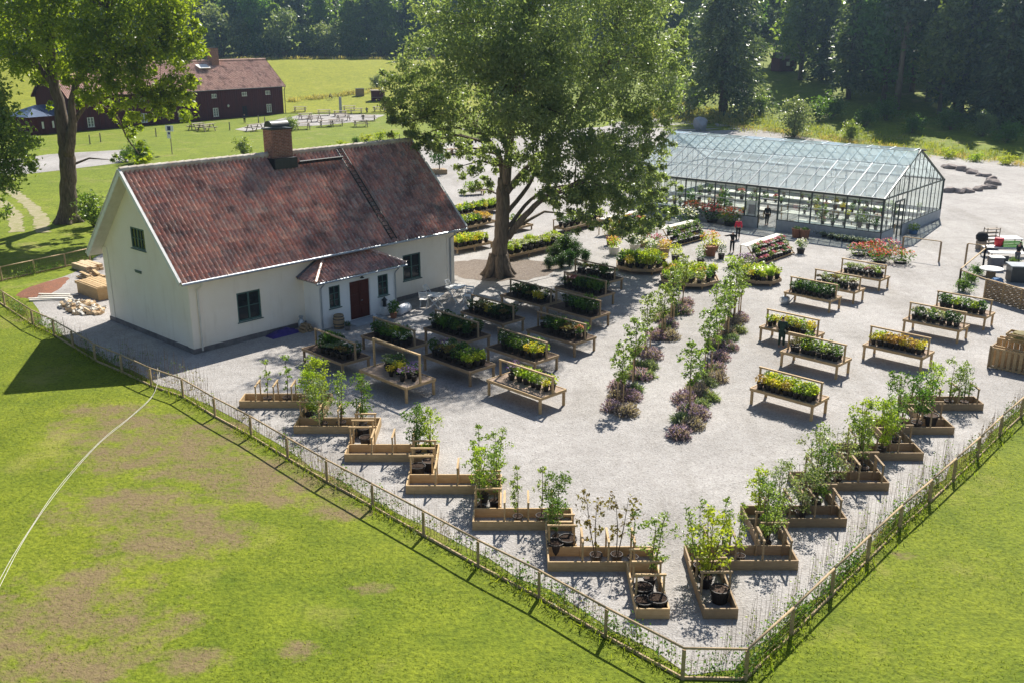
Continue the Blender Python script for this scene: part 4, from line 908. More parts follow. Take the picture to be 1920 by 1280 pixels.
# ================================================================== plants in pots
def plant_verts(r, n, rad, h, size, style):
    if style == 'round':
        P = ball(n, r, .4) * (rad, rad, h * .5); P[:, 2] += h * .52
        return leaf_arrays(P, size, .6, .8, r, .1)
    if style == 'grass':
        P = np.zeros((n, 3)); a = r.random(n) * 6.28; q = rad * r.random(n) ** .6
        P[:, 0] = q * np.cos(a); P[:, 1] = q * np.sin(a); P[:, 2] = h * .55 * (.5 + .7 * r.random(n))
        d = np.stack([P[:, 0] / rad * .7, P[:, 1] / rad * .7, np.ones(n)], 1); v = leaf_arrays(P, size, .16, 0, r, -1, dirs=d); return v
    if style == 'spread':
        P = ball(n, r, .5) * (rad, rad, h * .3); P[:, 2] = h * .55 + np.abs(P[:, 2]) * (1 - .3 * (P[:, 0] ** 2 + P[:, 1] ** 2) / rad ** 2)
        return leaf_arrays(P, size, .5, 1.0, r, .05)
def flower_verts(r, n, rad, h, size):
    P = ball(n, r, .3) * (rad, rad, h * .5); P[:, 2] = h * .62 + np.abs(P[:, 2])
    return leaf_arrays(P, size, .9, 1.6, r, 0)
POTM = MB().lathe([(.075, 0), (.105, .17), (.118, .17), (.118, .20), (.1, .20), (.095, .17)], n=9).mesh('pot', 'pot')
PP = {}
PN = dict(**{k: ('potted_plant', 'potted plant') for k in ('lime', 'yellow', 'orange', 'pale', 'bronze', 'grey')}, **{k: ('potted_shrub', 'potted shrub') for k in ('dark', 'green', 'tall')}, **{k: ('sedge_plant', 'grassy plant') for k in ('grass', 'darkgrass')}, herb=('potted_herb', 'potted herb'), **{k: ('flowering_plant', 'flowering plant') for k in ('violet', 'pink', 'white', 'red')})
def potted(key, leaf, style, n=70, rad=.2, h=.34, size=.1, flower=None, nf=40, pot=True, name='potted_plant', fsize=.07, seed=1):
    r = np.random.default_rng(seed + len(PP)); t = thing(PN[key][0], '', PN[key][1])
    if pot: link('pot', POTM, t)
    v = plant_verts(r, n, rad, h, size, style); v[:, 2] += .16 if pot else 0
    link('foliage', leaf_mesh('foliage', v, leaf, r), t)
    if flower: v = flower_verts(r, nf, rad, h, fsize); v[:, 2] += .16 if pot else 0; link('blossoms', leaf_mesh('blossoms', v, flower, r), t)
    PP[key] = t; return t
potted('lime', 'lf_lime', 'round'); potted('yellow', 'lf_yellow', 'round', 70, .19, .3); potted('orange', 'lf_orange', 'round', 70, .19, .32); potted('green', 'lf_green', 'round', 80, .2, .38); potted('tall', 'lf_green', 'round', 130, .2, .75, .12)
potted('dark', 'lf_dark', 'round', 90, .22, .42, .11); potted('pale', 'lf_pale', 'spread', 70, .21, .36); potted('bronze', 'lf_bronze', 'spread', 70, .21, .34); potted('grey', 'lf_silver', 'spread', 70, .22, .34); potted('grass', 'lf_lime', 'grass', 90, .17, .42, .3)
potted('darkgrass', 'lf_green', 'grass', 100, .19, .5, .34); potted('herb', 'lf_young', 'round', 90, .2, .36, .08)
potted('violet', 'lf_green', 'spread', 60, .2, .32, .09, 'fl_violet', 30); potted('pink', 'lf_green', 'spread', 60, .2, .3, .09, 'fl_pink', 55); potted('white', 'lf_green', 'spread', 60, .2, .3, .09, 'fl_white', 30, fsize=.055); potted('red', 'lf_green', 'round', 60, .2, .34, .09, 'fl_red', 45)
CT = {'lime': 'lime green potted plant', 'yellow': 'small yellow leaved potted plant', 'orange': 'orange tinged potted plant', 'green': 'green leafy potted plant', 'tall': 'tall green potted plant', 'dark': 'dark bushy potted plant', 'pale': 'pale variegated potted plant', 'bronze': 'bronze leaved potted plant', 'grey': 'silvery grey potted plant', 'grass': 'lime upright grassy potted plant', 'darkgrass': 'dark green grassy potted plant', 'herb': 'fresh green herb in a pot', 'violet': 'potted plant with violet flowers', 'pink': 'potted plant with pink flowers', 'white': 'potted plant with white flowers', 'red': 'potted plant with red flowers'}
def pot_at(key, p, where, s=1.0, group=None):
    return place(PP[key], p, random.random() * 6.28, s * random.uniform(.88, 1.12), f'{CT[key]} {where}', group or f'{CT[key]}s {where}')
# ------------------------------------------------------------------ plant tables
def table_proto(Lt, Wt, zt=.8, rail=.75, fill='soil', name='plant_table', railed=True, wood='pine'):
    t = thing(name, '', 'plant table')
    mb = MB(); hw, hl = Wt / 2, Lt / 2
    for s in (-1, 1): mb.box((0, s * (hw - .025), zt - .06), (Lt, .05, .13)); mb.box((s * (hl - .025), 0, zt - .062), (.05, Wt - .1, .126))
    mb.box((0, 0, zt - .10), (Lt - .1, Wt - .1, .03)); mb.build('tray', wood, t)
    if fill: MB().box((0, 0, zt - .045), (Lt - .11, Wt - .11, .05)).build('soil' if fill == 'soil' else 'growing_mat', fill, t)
    for a in (-1, 1):
        for b in (-1, 1): MB().box((a * (hl - .09), b * (hw - .09), (zt - .125) / 2), (.10, .10, zt - .125)).build('leg', wood, t)
    if railed:
        for a in (-1, 1): MB().box((a * (hl - .05 - .012), 0, zt + rail / 2 - .06), (.07, .09, rail + .12)).build('rail_post', wood, t)
        MB().box((0, 0, zt + rail + .035), (Lt, .10, .07)).build('top_rail', wood, t)
    return t
TP = table_proto(3.5, 1.72, rail=.78, fill='soil', wood='oldwood'); TPT = table_proto(3.55, 1.78, rail=1.3, fill='mat_tan'); TPB = table_proto(3.5, 1.7, fill='soil', railed=False, wood='oldwood'); TPN = table_proto(3.45, 1.7, rail=.72, fill='mat_tan'); TPS = table_proto(3.1, 1.45, rail=.78, fill='mat_tan', wood='pine')
TY = R(-45.5)
def fill_table(c, yaw, Lt, Wt, zt, rows, where, scale=1.0, jit=.05):
    """rows: list of (v, [keys])"""
    for v, keys in rows:
        n = len(keys)
        for i, k in enumerate(keys):
            if k == '.': continue
            u = -Lt / 2 + .25 + (Lt - .5) * (i + .5) / n + random.uniform(-jit, jit); w = v + random.uniform(-jit, jit)
            pot_at(KEY[k], (c[0] + u * math.cos(yaw) - w * math.sin(yaw), c[1] + u * math.sin(yaw) + w * math.cos(yaw), zt), where, scale)
KEY = dict(l='lime', y='yellow', o='orange', g='green', t='tall', d='dark', p='pale', b='bronze', s='grey', a='grass', e='darkgrass', h='herb', v='violet', k='pink', w='white', r='red')
TBL = [('T1', TPN, (.63, 41.6), 'pale timber plant table nearest the open gravel, with lime plants on bare boards', 'on the pale timber table nearest the open gravel', [(.42, 'vpallhl'), (.0, '.vlllhy')]),
  ('T2', TPT, (-5.37, 42.97), 'pale timber plant table with a tall rail frame, left of the front tables', 'on the table with the tall rail frame', [(.45, 'sgdg.v.'), (.02, '.ssyyvv'), (-.4, '...y.v.')]),
  ('T3', TPB, (-2.6, 45.09), 'brown plant table without a rail, between the tall frame table and the front table', 'on the brown table without a rail', [(.42, 'vdsdglgl'), (.0, 'vwbbdggl'), (-.42, 'dbbbdgll')]),
  ('T4', TP, (.5, 46.43), 'plant table with green rows and one bright yellow clump, behind the front table', 'on the table with the bright yellow clump', [(.42, 'dgggggl'), (.0, 'dgghgyy'), (-.42, '.dgggyl')]),
  ('T5', TP, (2.6, 49.46), 'plant table with dark mixed plants and sunlit end post, nearest the left young trees', 'on the dark mixed table nearest the young trees', [(.42, 'bdegdbg'), (-.02, 'bdgebbr'), (-.42, '..dgbb.')]),
  ('T6', TP, (-2.95, 49.8), 'shaded plant table of dark green pots in front of the white garden chairs', 'on the shaded table in front of the white chairs', [(.42, 'degdged'), (.0, 'gdeddgb'), (-.42, 'dgedgbd')]),
  ('T7', TP, (-6.12, 48.39), 'shaded plant table with grassy green rows right before the porch step', 'on the shaded table before the porch step', [(.42, 'hgaaeh.'), (.0, 'gghaagw'), (-.42, '.dgggww')]),
  ('T8', TP, (-8.8, 46.24), 'shaded plant table farthest left, beside the barrel and porch corner', 'on the shaded table farthest left', [(.4, 'dged..d'), (.0, '.degssd'), (-.42, '..dssbb')]),
  ('T9', TP, (-1.11, 52.99), 'shaded plant table with bronze and yellow plants right of the white chairs', 'on the shaded table right of the white chairs', [(.42, 'bbpybbd'), (.0, 'bpyybdd'), (-.42, 'dbbyddb')]),
  ('T10', TP, (3.77, 54.06), 'plant table of dark soil with one green clump, near the left young trees', 'on the dark soil table near the young trees', [(.42, '.gggeg.'), (.0, '.dggggd'), (-.42, '...degd')]),
  ('T11', TP, (1.1, 56.67), 'plant table right below the willow trunk, with one light green clump', 'on the table right below the willow trunk', [(.42, 'hhbdblb'), (.0, 'hhdbdyw'), (-.42, '.dbdbyy')]),
  ('T12', TP, (4.5, 58.6), 'plant table with pink flowers behind the dark soil table', 'on the table with pink flowers near the willow', [(.42, 'kkkdedd'), (.0, 'kkddebe'), (-.42, 'dbdedee')]),
  ('T13', TP, (5.4, 62.2), 'plant table of dry silvery grasses by the dark evergreens', 'on the table of silvery grasses', [(.4, 'sbssebs'), (.0, 'bsbsbes')]),
  ('S1', TPS, (12.28, 40.55), 'front table of the right column, with lime and yellow pots in two rows', 'on the front table of the right column', [(.30, 'gyllllyll'), (-.05, 'ylylylygl'), (-.4, 'oyoyoylgl')]),
  ('S2', TPS, (15.02, 45.84), 'second table of the right column, with one tall green plant among red stems', 'on the table with one tall green plant', [(.25, 'bltlglgbg'), (-.2, 'bbglgphpg')]),
  ('S3', TPS, (15.0, 50.1), 'table of small yellow pots beside the person in a long dark green coat', 'on the table beside the person in green', [(.2, 'ylylylyy'), (-.25, 'l.yyhyhy')]),
  ('S4', TPS, (18.3, 57.5), 'table crowded with dark leafy plants, with a pale can beside it', 'on the crowded table of dark leafy plants', [(.35, 'ddgddgd'), (-.05, 'gddddgd'), (-.42, 'dgddgdd')]),
  ('S5', TPS, (20.4, 59.5), 'table of mixed pale and bronze plants between the dark leafy and white flowering ones', 'on the mixed pale and bronze table', [(.3, 'gpbpgbp'), (-.15, 'bpgbppb')]),
  ('S6', TPS, (23.1, 62.6), 'farthest table of the right columns, with white flowers, below the red flower bed', 'on the farthest white flowering table', [(.3, 'lppwpgb'), (-.15, 'pwpwkbl')]),
  ('S7', TPS, (19.52, 46.92), 'table with a row of orange and yellow pots, standing alone by the planters', 'on the orange and yellow table', [(.2, 'lloyooooy'), (-.25, 'yyoooyooy')]),
  ('S8', TPS, (23.32, 51.5), 'table of pale leaved shrubs in dark pots, second from the timber stack', 'on the table of pale shrubs', [(.2, 'bpgppdg'), (-.25, 'pdpgpdd')]),
  ('S9', TPS, (25.9, 54.0), 'table of green and lime shrubs nearest the terrace fence', 'on the table nearest the terrace fence', [(.2, 'gglgplg'), (-.25, 'dglpgld')])]
for key, pr_, c, lab, where, rows in TBL:
    yaw = TY if key[0] == 'T' else R(-44)
    place(pr_, (*c, 0), yaw, 1, lab, 'raised timber plant tables')
    fill_table(c, yaw, 3.5 if key[0] == 'T' else 3.1, 1.6, .78, rows, where, 1.38 if key[0] == 'T' else 1.36)
# ------------------------------------------------------------------ zigzag timber planters
def planter(label, rects, frames, wood):
    """rects: (x0,x1,y0,y1, open sides) boards 0.05 thick, 0.35 high"""
    x0, y0 = rects[0][0], rects[0][2]; t = thing('timber_planter', label, 'planter', (x0, y0, 0), 0, 'stepped timber planters along the fence')
    mb = MB(); h = .36
    for i, (a, b, c, d, op) in enumerate(rects):
        a -= x0; b -= x0; c -= y0; d -= y0; e = .003 * i
        if 's' not in op: mb.box(((a + b) / 2, c + .025, h / 2 + e), (b - a, .05, h))
        if 'n' not in op: mb.box(((a + b) / 2, d - .025, h / 2 + e), (b - a, .05, h))
        if 'w' not in op: mb.box((a + .025, (c + d) / 2, h / 2 + .004 + e), (.05, d - c - .1, h))
        if 'e' not in op: mb.box((b - .025, (c + d) / 2, h / 2 + .004 + e), (.05, d - c - .1, h))
    mb.build('timber_box', wood, t)
    for (p, q, hh) in frames:
        p = Vector((p[0] - x0, p[1] - y0, 0)); q = Vector((q[0] - x0, q[1] - y0, 0)); m = MB()
        for e in (p, q): m.box((e.x, e.y, hh / 2), (.055, .055, hh))
        dr_ = (q - p).normalized() * .06
        m.bar(p - dr_ + Vector((0, 0, hh + .03)), q + dr_ + Vector((0, 0, hh + .03)), .07, .06); m.build('trellis_frame', wood, t)
    return t
FL_ = [(-12.15, 40.6), (-9.11, 37.69), (-6.53, 34.88), (-3.85, 32.1), (-1.33, 29.4), (1.11, 26.77), (3.54, 24.19)]
CWD = .96; RD = .98
names_l = ['farthest left timber planter by the cottage, a short straight box', 'stepped timber planter with the dense lime green tree, second from the cottage', 'stepped timber planter with empty right half, third from the cottage', 'stepped timber planter with two bare black pots, in the middle of the left row', 'stepped timber planter with a dense leafy clump at its back end, left row', 'stepped timber planter with sparse bronze leaved trees, near the fence corner', 'narrow end planter of the left row, nearest the fence corner']
for k, (x, y) in enumerate(FL_):
    rc = []; frm = []
    nx = FL_[k + 1][0] + CWD if k < 6 else None
    if k < 6:
        rc.append((x, nx, y, y + RD, ''))
        xs = x + (.75 if k == 0 else CWD + .12)
        while xs < nx - .2: frm.append(((xs, y + .08), (xs, y + RD - .08), .98)); xs += .80
    if k > 0:
        yb = FL_[k - 1][1]; rc.append((x, x + CWD, y + (RD if k < 6 else 0), yb, 's' if k < 6 else ''))
        ys = y + (RD + .15 if k < 6 else .75)
        while ys < yb - .1: frm.append(((x + .08, ys), (x + CWD - .08, ys), .98)); ys += .72
    planter(names_l[k], rc, frm, 'pine')
FR_ = [(6.93, 24.19), (8.91, 26.84), (11.32, 29.6), (13.76, 32.34), (16.08, 34.98), (18.4, 37.57), (20.85, 40.26)]   # front right corners
names_r = ['narrow end planter of the right row, nearest the fence corner', 'stepped timber planter beside the end planter of the right row', 'stepped timber planter with a dense bright green tree, third in the right row', 'stepped timber planter in the middle of the right row, under grey green willows', 'stepped timber planter with a yellow green tree and wide black tubs, right row', 'stepped timber planter with a tall dense tree, second last in the right row', 'last box of the right row, with two open crowned trees, nearest the pile of trellises']
for k, (x, y) in enumerate(FR_):
    rc = []; frm = []
    if k == 0: rc.append((5.47, 6.45, y, FR_[1][1], '')); frm = [((5.55, y + dy), (6.37, y + dy), .98) for dy in (.9, 1.7, 2.4)]
    else:
        xl = FR_[k - 1][0] - (CWD + .02 if k > 1 else 1.4 + .03); rc.append((xl, x, y, y + RD, ''))
        if k < 6:
            yb = FR_[k + 1][1]; rc.append((x - CWD, x, y + RD, yb, 's'))
            ys = y + RD + .25
            while ys < yb - .1: frm.append(((x - CWD + .08, ys), (x - .08, ys), .98)); ys += .75
        xs = xl + .6
        while xs < x - .2: frm.append(((xs, y + .08), (xs, y + RD - .08), .98)); xs += .85
    planter(names_r[k], rc, frm, 'oldwood')
# ------------------------------------------------------------------ young trees in black pots
def pot_tree(name, h, w, leaf, seed, n=420, size=.11, stems=1, bare=.35, narrow=1.0, name2='pot'):
    r = np.random.default_rng(seed); t = thing(name, '', 'young tree')
    MB().lathe([(.15, 0), (.19, .30), (.21, .30), (.21, .34), (.19, .34), (.18, .31)], n=12).build('pot', 'pot', t); MB().lathe([(.01, .325), (.175, .325)], n=12).build('soil', 'soil', t)
    mb = MB(); lb = []
    for s in range(stems):
        dx, dy = r.normal(size=2) * (.10 if stems > 1 else .02); top = h * (.9 + .1 * r.random())
        mb.tube([(dx * .2, dy * .2, .28), (dx + r.normal() * .03, dy + r.normal() * .03, h * .5), (dx * 1.8, dy * 1.8, top)], [.022, .016, .006], 5)
        for i in range(7):
            f = i / 6; z = h * (bare + (1 - bare) * f * .96); q = w * (.35 + .65 * math.sin(math.pi * (.18 + .72 * (1 - f)))) * narrow
            a = r.random() * 6.28; o = q * .5; lb.append((dx * (1 + f) + o * math.cos(a), dy * (1 + f) + o * math.sin(a), z, q * .65, q * .65, h * .09, n // (7 * stems)))
            if i: mb.tube([(dx * (1 + f), dy * (1 + f), z - .1), (dx * (1 + f) + o * 1.4 * math.cos(a), dy * (1 + f) + o * 1.4 * math.sin(a), z + .06)], [.008, .003], 4, False)
    mb.build('stem', 'stem', t)
    P, C = crown_points(lb, 7, .35, r); link('foliage', leaf_mesh('foliage', leaf_arrays(P, size * .95, .5, .5, r, .25), leaf, r), t); return t
YT = {'lime': pot_tree('potted_tree', 2.3, .55, 'lf_lime', 1, 1101, .12, 2, .25), 'green': pot_tree('potted_tree', 2.3, .50, 'lf_green', 2, 758, .12, 2, .3), 'young': pot_tree('potted_tree', 2.4, .48, 'lf_young', 3, 587, .12, 2, .3), 'thin': pot_tree('potted_tree', 2.2, .30, 'lf_young', 4, 159, .13, 1, .4), 'grey': pot_tree('potted_tree', 2.2, .62, 'lf_grey', 5, 856, .11, 3, .25), 'bronze': pot_tree('potted_tree', 2.5, .42, 'lf_bronze', 6, 195, .15, 2, .35), 'dense': pot_tree('potted_tree', 2.1, .50, 'lf_green', 7, 979, .11, 2, .38), 'slim': pot_tree('potted_tree', 2.5, .26, 'lf_young', 8, 403, .11, 1, .3), 'yel': pot_tree('potted_tree', 2.3, .55, 'lf_lime', 9, 758, .13, 3, .3)}
KT = {'lime': 'dense lime green potted tree', 'green': 'bushy green potted tree', 'young': 'light green potted tree', 'thin': 'thin sparse potted tree', 'grey': 'grey green bushy potted tree', 'bronze': 'sparse bronze tinged potted tree', 'dense': 'round dense green potted tree', 'slim': 'slim upright potted tree', 'yel': 'yellow green spreading potted tree'}
PL = {1: 'in the straight box by the cottage', 2: 'in the second box from the cottage', 3: 'in the third box from the cottage', 4: 'in the middle box of the left row', 5: 'in the fifth box of the left row', 6: 'in the box before the left end box', 7: 'in the left end box at the fence corner', 8: 'in the right end box at the fence corner', 9: 'in the second box of the right row', 10: 'in the third box of the right row', 11: 'in the middle box of the right row', 12: 'in the fifth box of the right row', 13: 'in the second last box of the right row', 14: 'in the last box of the right row'}
ptrees = [(-11.0, 41.1, 'thin', .95, 1), (-10.1, 41.1, 'thin', 1.05, 1), (-8.95, 41.05, 'young', .9, 1), (-8.6, 40.2, 'lime', 1.05, 2), (-8.75, 39.2, 'lime', .95, 2), (-7.95, 38.15, 'grey', .95, 2), (-7.2, 38.2, 'young', 1.0, 2), (-6.3, 38.15, 'green', 1.0, 2), (-6.15, 37.4, 'pot', 1, 3), (-5.9, 36.4, 'pot', 1, 3), (-3.75, 35.35, 'dense', 1.0, 3), (-3.2, 35.4, 'lime', .85, 3),
  (-3.55, 33.6, 'pot', 1.1, 4), (-3.15, 34.1, 'pot', 1.05, 4), (-1.15, 32.55, 'slim', 1.0, 4), (-.7, 32.6, 'young', .95, 4), (-1.0, 31.5, 'yel', .9, 5), (-.62, 31.0, 'young', .95, 5), (-1.05, 30.6, 'slim', .8, 5), (.2, 29.9, 'slim', .85, 5), (1.0, 29.9, 'thin', .95, 5), (1.55, 29.85, 'dense', .9, 5), (1.45, 28.6, 'dense', .75, 6), (1.8, 28.1, 'pot', 1.1, 6), (1.4, 27.9, 'pot', 1, 6),
  (2.65, 27.25, 'bronze', 1.0, 6), (3.3, 27.3, 'bronze', .95, 6), (3.8, 27.2, 'thin', .85, 6), (4.15, 25.9, 'young', .98, 7), (3.85, 25.2, 'pot', 1.1, 7), (4.2, 24.6, 'pot', 1.1, 7), (3.8, 24.55, 'pot', 1, 7),
  (5.85, 25.9, 'yel', 1.1, 8), (5.8, 26.6, 'young', 1.0, 8), (6.1, 25.1, 'pot', 1.1, 8), (6.6, 27.3, 'slim', .9, 9), (7.2, 27.3, 'slim', .8, 9), (8.2, 28.1, 'young', .95, 9), (8.45, 29.0, 'green', .85, 9), (8.5, 30.1, 'yel', .8, 10), (9.1, 30.1, 'grey', 1.0, 10), (9.9, 30.15, 'grey', .95, 10), (10.7, 31.0, 'green', 1.0, 10), (10.8, 31.8, 'grey', 1.05, 11), (11.3, 32.9, 'young', .95, 11), (12.0, 32.85, 'grey', .95, 11), (13.2, 33.6, 'slim', 1.15, 11), (13.3, 34.3, 'green', .9, 11), (13.8, 35.5, 'yel', 1.0, 12), (14.6, 35.5, 'lime', 1.0, 12), (15.5, 36.3, 'young', 1.0, 12),
  (16.2, 38.0, 'green', 1.1, 13), (17.0, 38.05, 'dense', 1.15, 13), (17.8, 38.6, 'pot', 1.2, 13), (18.6, 40.75, 'yel', .9, 14), (19.5, 40.75, 'young', .95, 14), (20.2, 40.75, 'green', .8, 14)]
bigpot = thing('plant_pot', '', 'pot'); MB().lathe([(.20, 0), (.25, .36), (.28, .36), (.28, .41), (.25, .41), (.235, .34)], n=14).build('pot_body', 'pot', bigpot); MB().lathe([(.01, .385), (.245, .385)], n=14).build('soil', 'soil', bigpot)
for x, y, k, s, b in ptrees:
    if k == 'pot': place(bigpot, (x, y, .02), random.random(), s, f'large black pot with bare soil {PL[b]}', f'black pots {PL[b]}')
    else: place(YT[k], (x, y, .02), random.random() * 6.28, s, f'{KT[k]} {PL[b]}', f'{KT[k]}s {PL[b]}')
# ------------------------------------------------------------------ fences with climbers
def fence(name, label, pts, group='wire fences round the yard', posts=True):
    t = thing(name, label, 'fence', (*pts[0], 0), 0, group); o = Vector((*pts[0], 0)); P = [Vector((*p, 0)) - o for p in pts]
    for i, p in enumerate(P if posts else []): MB().box((p.x, p.y, FH / 2 - .03), (.09, .09, FH)).build('post', 'fencewood', t)
    mb = MB(); lowr = MB(); w = MB()
    for a, b in zip(P, P[1:]):
        mb.tube([a + Vector((0, 0, FH + .03)), b + Vector((0, 0, FH + .03))], .036, 7)
        lowr.bar(a + Vector((0, 0, .05)), b + Vector((0, 0, .05)), .05, .09)
        for z in (.3, .6): w.bar(a + Vector((0, 0, z)), b + Vector((0, 0, z)), .004)
        n = int((b - a).length / .25)
        for k in range(1, n): q = a.lerp(b, k / n); w.bar(q + Vector((0, 0, .08)), q + Vector((0, 0, FH)), .004)
    mb.build('top_rail', 'fencewood', t, True); lowr.build('bottom_board', 'fencewood', t); w.build('wire_mesh', 'oldwood', t); return t
left_pts = fl[:]; 
d0 = Vector(left_pts[0]) - Vector(left_pts[1]); left_all = [(left_pts[0][0] + d0.x * k * .6, left_pts[0][1] + d0.y * k * .6) for k in (2, 1)] + left_pts
fence('wire_fence', 'long pale wire fence between the worn lawn and the yard, left of the corner', left_all)
fence('wire_fence', 'short wire fence panel at the front corner', [left_pts[-1], fr[0]], posts=False)
fence('wire_fence', 'long wire fence rising to the right between planters and right lawn', fr)
rb_ = [G(-40, 512, FH)[:2], G(0, 502, FH)[:2], G(62, 489, FH)[:2], G(120, 477, FH)[:2], G(166, 467, FH)[:2]]
fence('wire_fence', 'wire fence behind the timber store at the cottage gable', rb_)
def climber(seed, n=8, h=1.3, leaf='lf_green', nl=60, size=.10, spread=.5):
    r = np.random.default_rng(seed); t = thing('climbing_plant', '', 'plant'); mb = MB(); P = []
    for i in range(n):
        x = (i + .5) / n * 1.6 - .8 + r.normal() * .05; hh = h * (.55 + .55 * r.random()); dx, dy = r.normal(size=2) * .05
        mb.tube([(x, 0, -.02), (x + dx, dy, hh * .5), (x + dx * 1.5, dy * 1.6, hh)], [.009, .007, .004], 3, False)
    mb.build('canes', 'cane', t)
    z = r.random(nl) ** 1.5 * h * .75 + .04; P = np.stack([(r.random(nl) * 1.7 - .85), r.normal(size=nl) * .09, z], 1)
    c = P[r.integers(0, max(2, nl // 7), nl)] + r.normal(size=(nl, 3)) * .10; c[:, 2] = np.maximum(c[:, 2], .03)
    link('foliage', leaf_mesh('foliage', leaf_arrays(c, size, .6, .5, r), leaf, r), t); return t
CL = [climber(1, 9, 1.2, 'lf_young', 60), climber(2, 8, .95, 'lf_green', 110), climber(3, 10, 1.4, 'lf_bronze', 40), climber(4, 7, .85, 'lf_green', 200, .10), climber(5, 9, 1.5, 'lf_young', 25)]
CLT = ['slender cane plant with light leaves', 'low climbing plant with green leaves', 'brown cane plant with few leaves', 'leafy climbing plant', 'tall bare cane plant']
def along(pts, step, off, wts, where, z=0):
    for a, b in zip(pts, pts[1:]):
        a, b = Vector(a), Vector(b); d = b - a; n = max(1, round(d.length / step)); nn = Vector((-d.y, d.x)).normalized()
        for k in range(n):
            q = a.lerp(b, (k + .5) / n) + nn * (off + random.uniform(-.06, .06)); i = random.choices(range(5), wts)[0]
            place(CL[i], (q.x, q.y, z), math.atan2(d.y, d.x) + random.choice((0, math.pi)) + random.uniform(-.12, .12), random.uniform(.8, 1.05) * (.8, .95)[i % 2], f'{CLT[i]} {where}', f'{CLT[i]}s {where}')
along(left_all[:8], .95, .30, (2, 2, 1, 3, 1), 'against the far left fence'); along(left_pts[5:13], .75, .28, (3, 1, 4, 1, 3), 'along the middle of the left fence'); along(left_pts[12:], .75, .28, (2, 2, 3, 4, 1), 'along the left fence near the corner')
along([left_pts[-1], fr[0]], 1.0, .25, (1, 2, 1, 3, 0), 'at the front corner fence'); along(fr[:6], .75, .25, (1, 2, 2, 7, 0), 'along the right fence near the corner'); along(fr[5:], .75, .25, (1, 1, 5, 3, 3), 'along the far right fence')
along(fr[:8], 1.5, .9, (0, 0, 0, 0, 1), 'on the gravel inside the right fence'); along(left_pts[4:8], .9, 1.3, (0, 0, 1, 0, 3), 'in the shade beside the cottage gable'); along(rb_, 1.6, -.3, (3, 2, 2, 2, 2), 'along the fence behind the timber store')
# ------------------------------------------------------------------ lavender rows with staked young trees
def cushion(key, leaf, seed, fl_=None):
    r = np.random.default_rng(seed); t = thing('lavender' if fl_ or 'heather' in key else 'cushion_plant', '', 'plant'); n = 340
    a = ball(n, r, .25); a[:, 2] = np.abs(a[:, 2]); P = a * (.46, .46, .36) * (.55 + .45 * r.random((n, 1))); P[:, 2] += .04
    link('foliage', leaf_mesh('foliage', leaf_arrays(P, .26, .16, 0, r, 0, dirs=a + (0, 0, .3)), leaf, r), t)
    if fl_:
        m = 200; a = ball(m, r, .2); a[:, 2] = np.abs(a[:, 2]) + .1; P = a * (.51, .51, .45)
        link('blossoms', leaf_mesh('blossoms', leaf_arrays(P, .17, .28, 0, r, 0, dirs=a + (0, 0, .3)), fl_, r), t)
    return t
CU = {'heath': cushion('heather', 'lf_heather', 1, 'lf_heather'), 'purple': cushion('p', 'lf_heather', 2, 'lf_purple'), 'violet': cushion('v', 'lf_silver', 3, 'lf_purple'), 'silver': cushion('s', 'lf_silver', 4), 'green': cushion('g', 'lf_grey', 5)}
CUT = {'heath': 'dusky brown lavender clump', 'purple': 'deep purple lavender clump', 'violet': 'lavender clump with purple tips', 'silver': 'silvery green cushion plant', 'green': 'grey green cushion plant'}
rowA = [(1147, 773, 'purple'), (1175, 781, 'heath'), (1184, 753, 'purple'), (1162, 735, 'purple'), (1192, 738, 'silver'), (1158, 752, 'heath'), (1201, 714, 'violet'), (1178, 712, 'green'), (1197, 692, 'green'), (1218, 695, 'silver'), (1223, 676, 'purple'), (1203, 668, 'heath'), (1216, 712, 'green')]
rowA2 = [(1232, 640, 'purple'), (1256, 640, 'heath'), (1254, 618, 'violet'), (1240, 606, 'heath'), (1243, 625, 'green'), (1282, 592, 'violet'), (1288, 576, 'purple'), (1260, 595, 'green'), (1272, 582, 'silver')]
rowB = [(1274, 824, 'purple'), (1299, 806, 'heath'), (1276, 795, 'silver'), (1308, 786, 'purple'), (1288, 776, 'violet'), (1316, 766, 'silver'), (1282, 758, 'purple'), (1330, 753, 'green'), (1305, 735, 'heath'), (1330, 727, 'silver'), (1314, 748, 'heath'), (1344, 718, 'heath'), (1341, 700, 'violet'), (1325, 712, 'green')]
rowB2 = [(1350, 679, 'purple'), (1367, 660, 'violet'), (1341, 652, 'heath'), (1361, 634, 'heath'), (1386, 628, 'green'), (1375, 612, 'heath'), (1388, 606, 'purple'), (1355, 655, 'green'), (1372, 642, 'silver')]
for row, wh in ((rowA, 'at the near end of the left lavender row'), (rowA2, 'at the far end of the left lavender row'), (rowB, 'at the near end of the right lavender row'), (rowB2, 'at the far end of the right lavender row')):
    for px, py, k in row:
        x, y, _ = G(px, py - 4); place(CU[k], (x, y, 0), random.random() * 6, random.uniform(1.0, 1.25), f'{CUT[k]} {wh}', f'{CUT[k]}s {wh}')
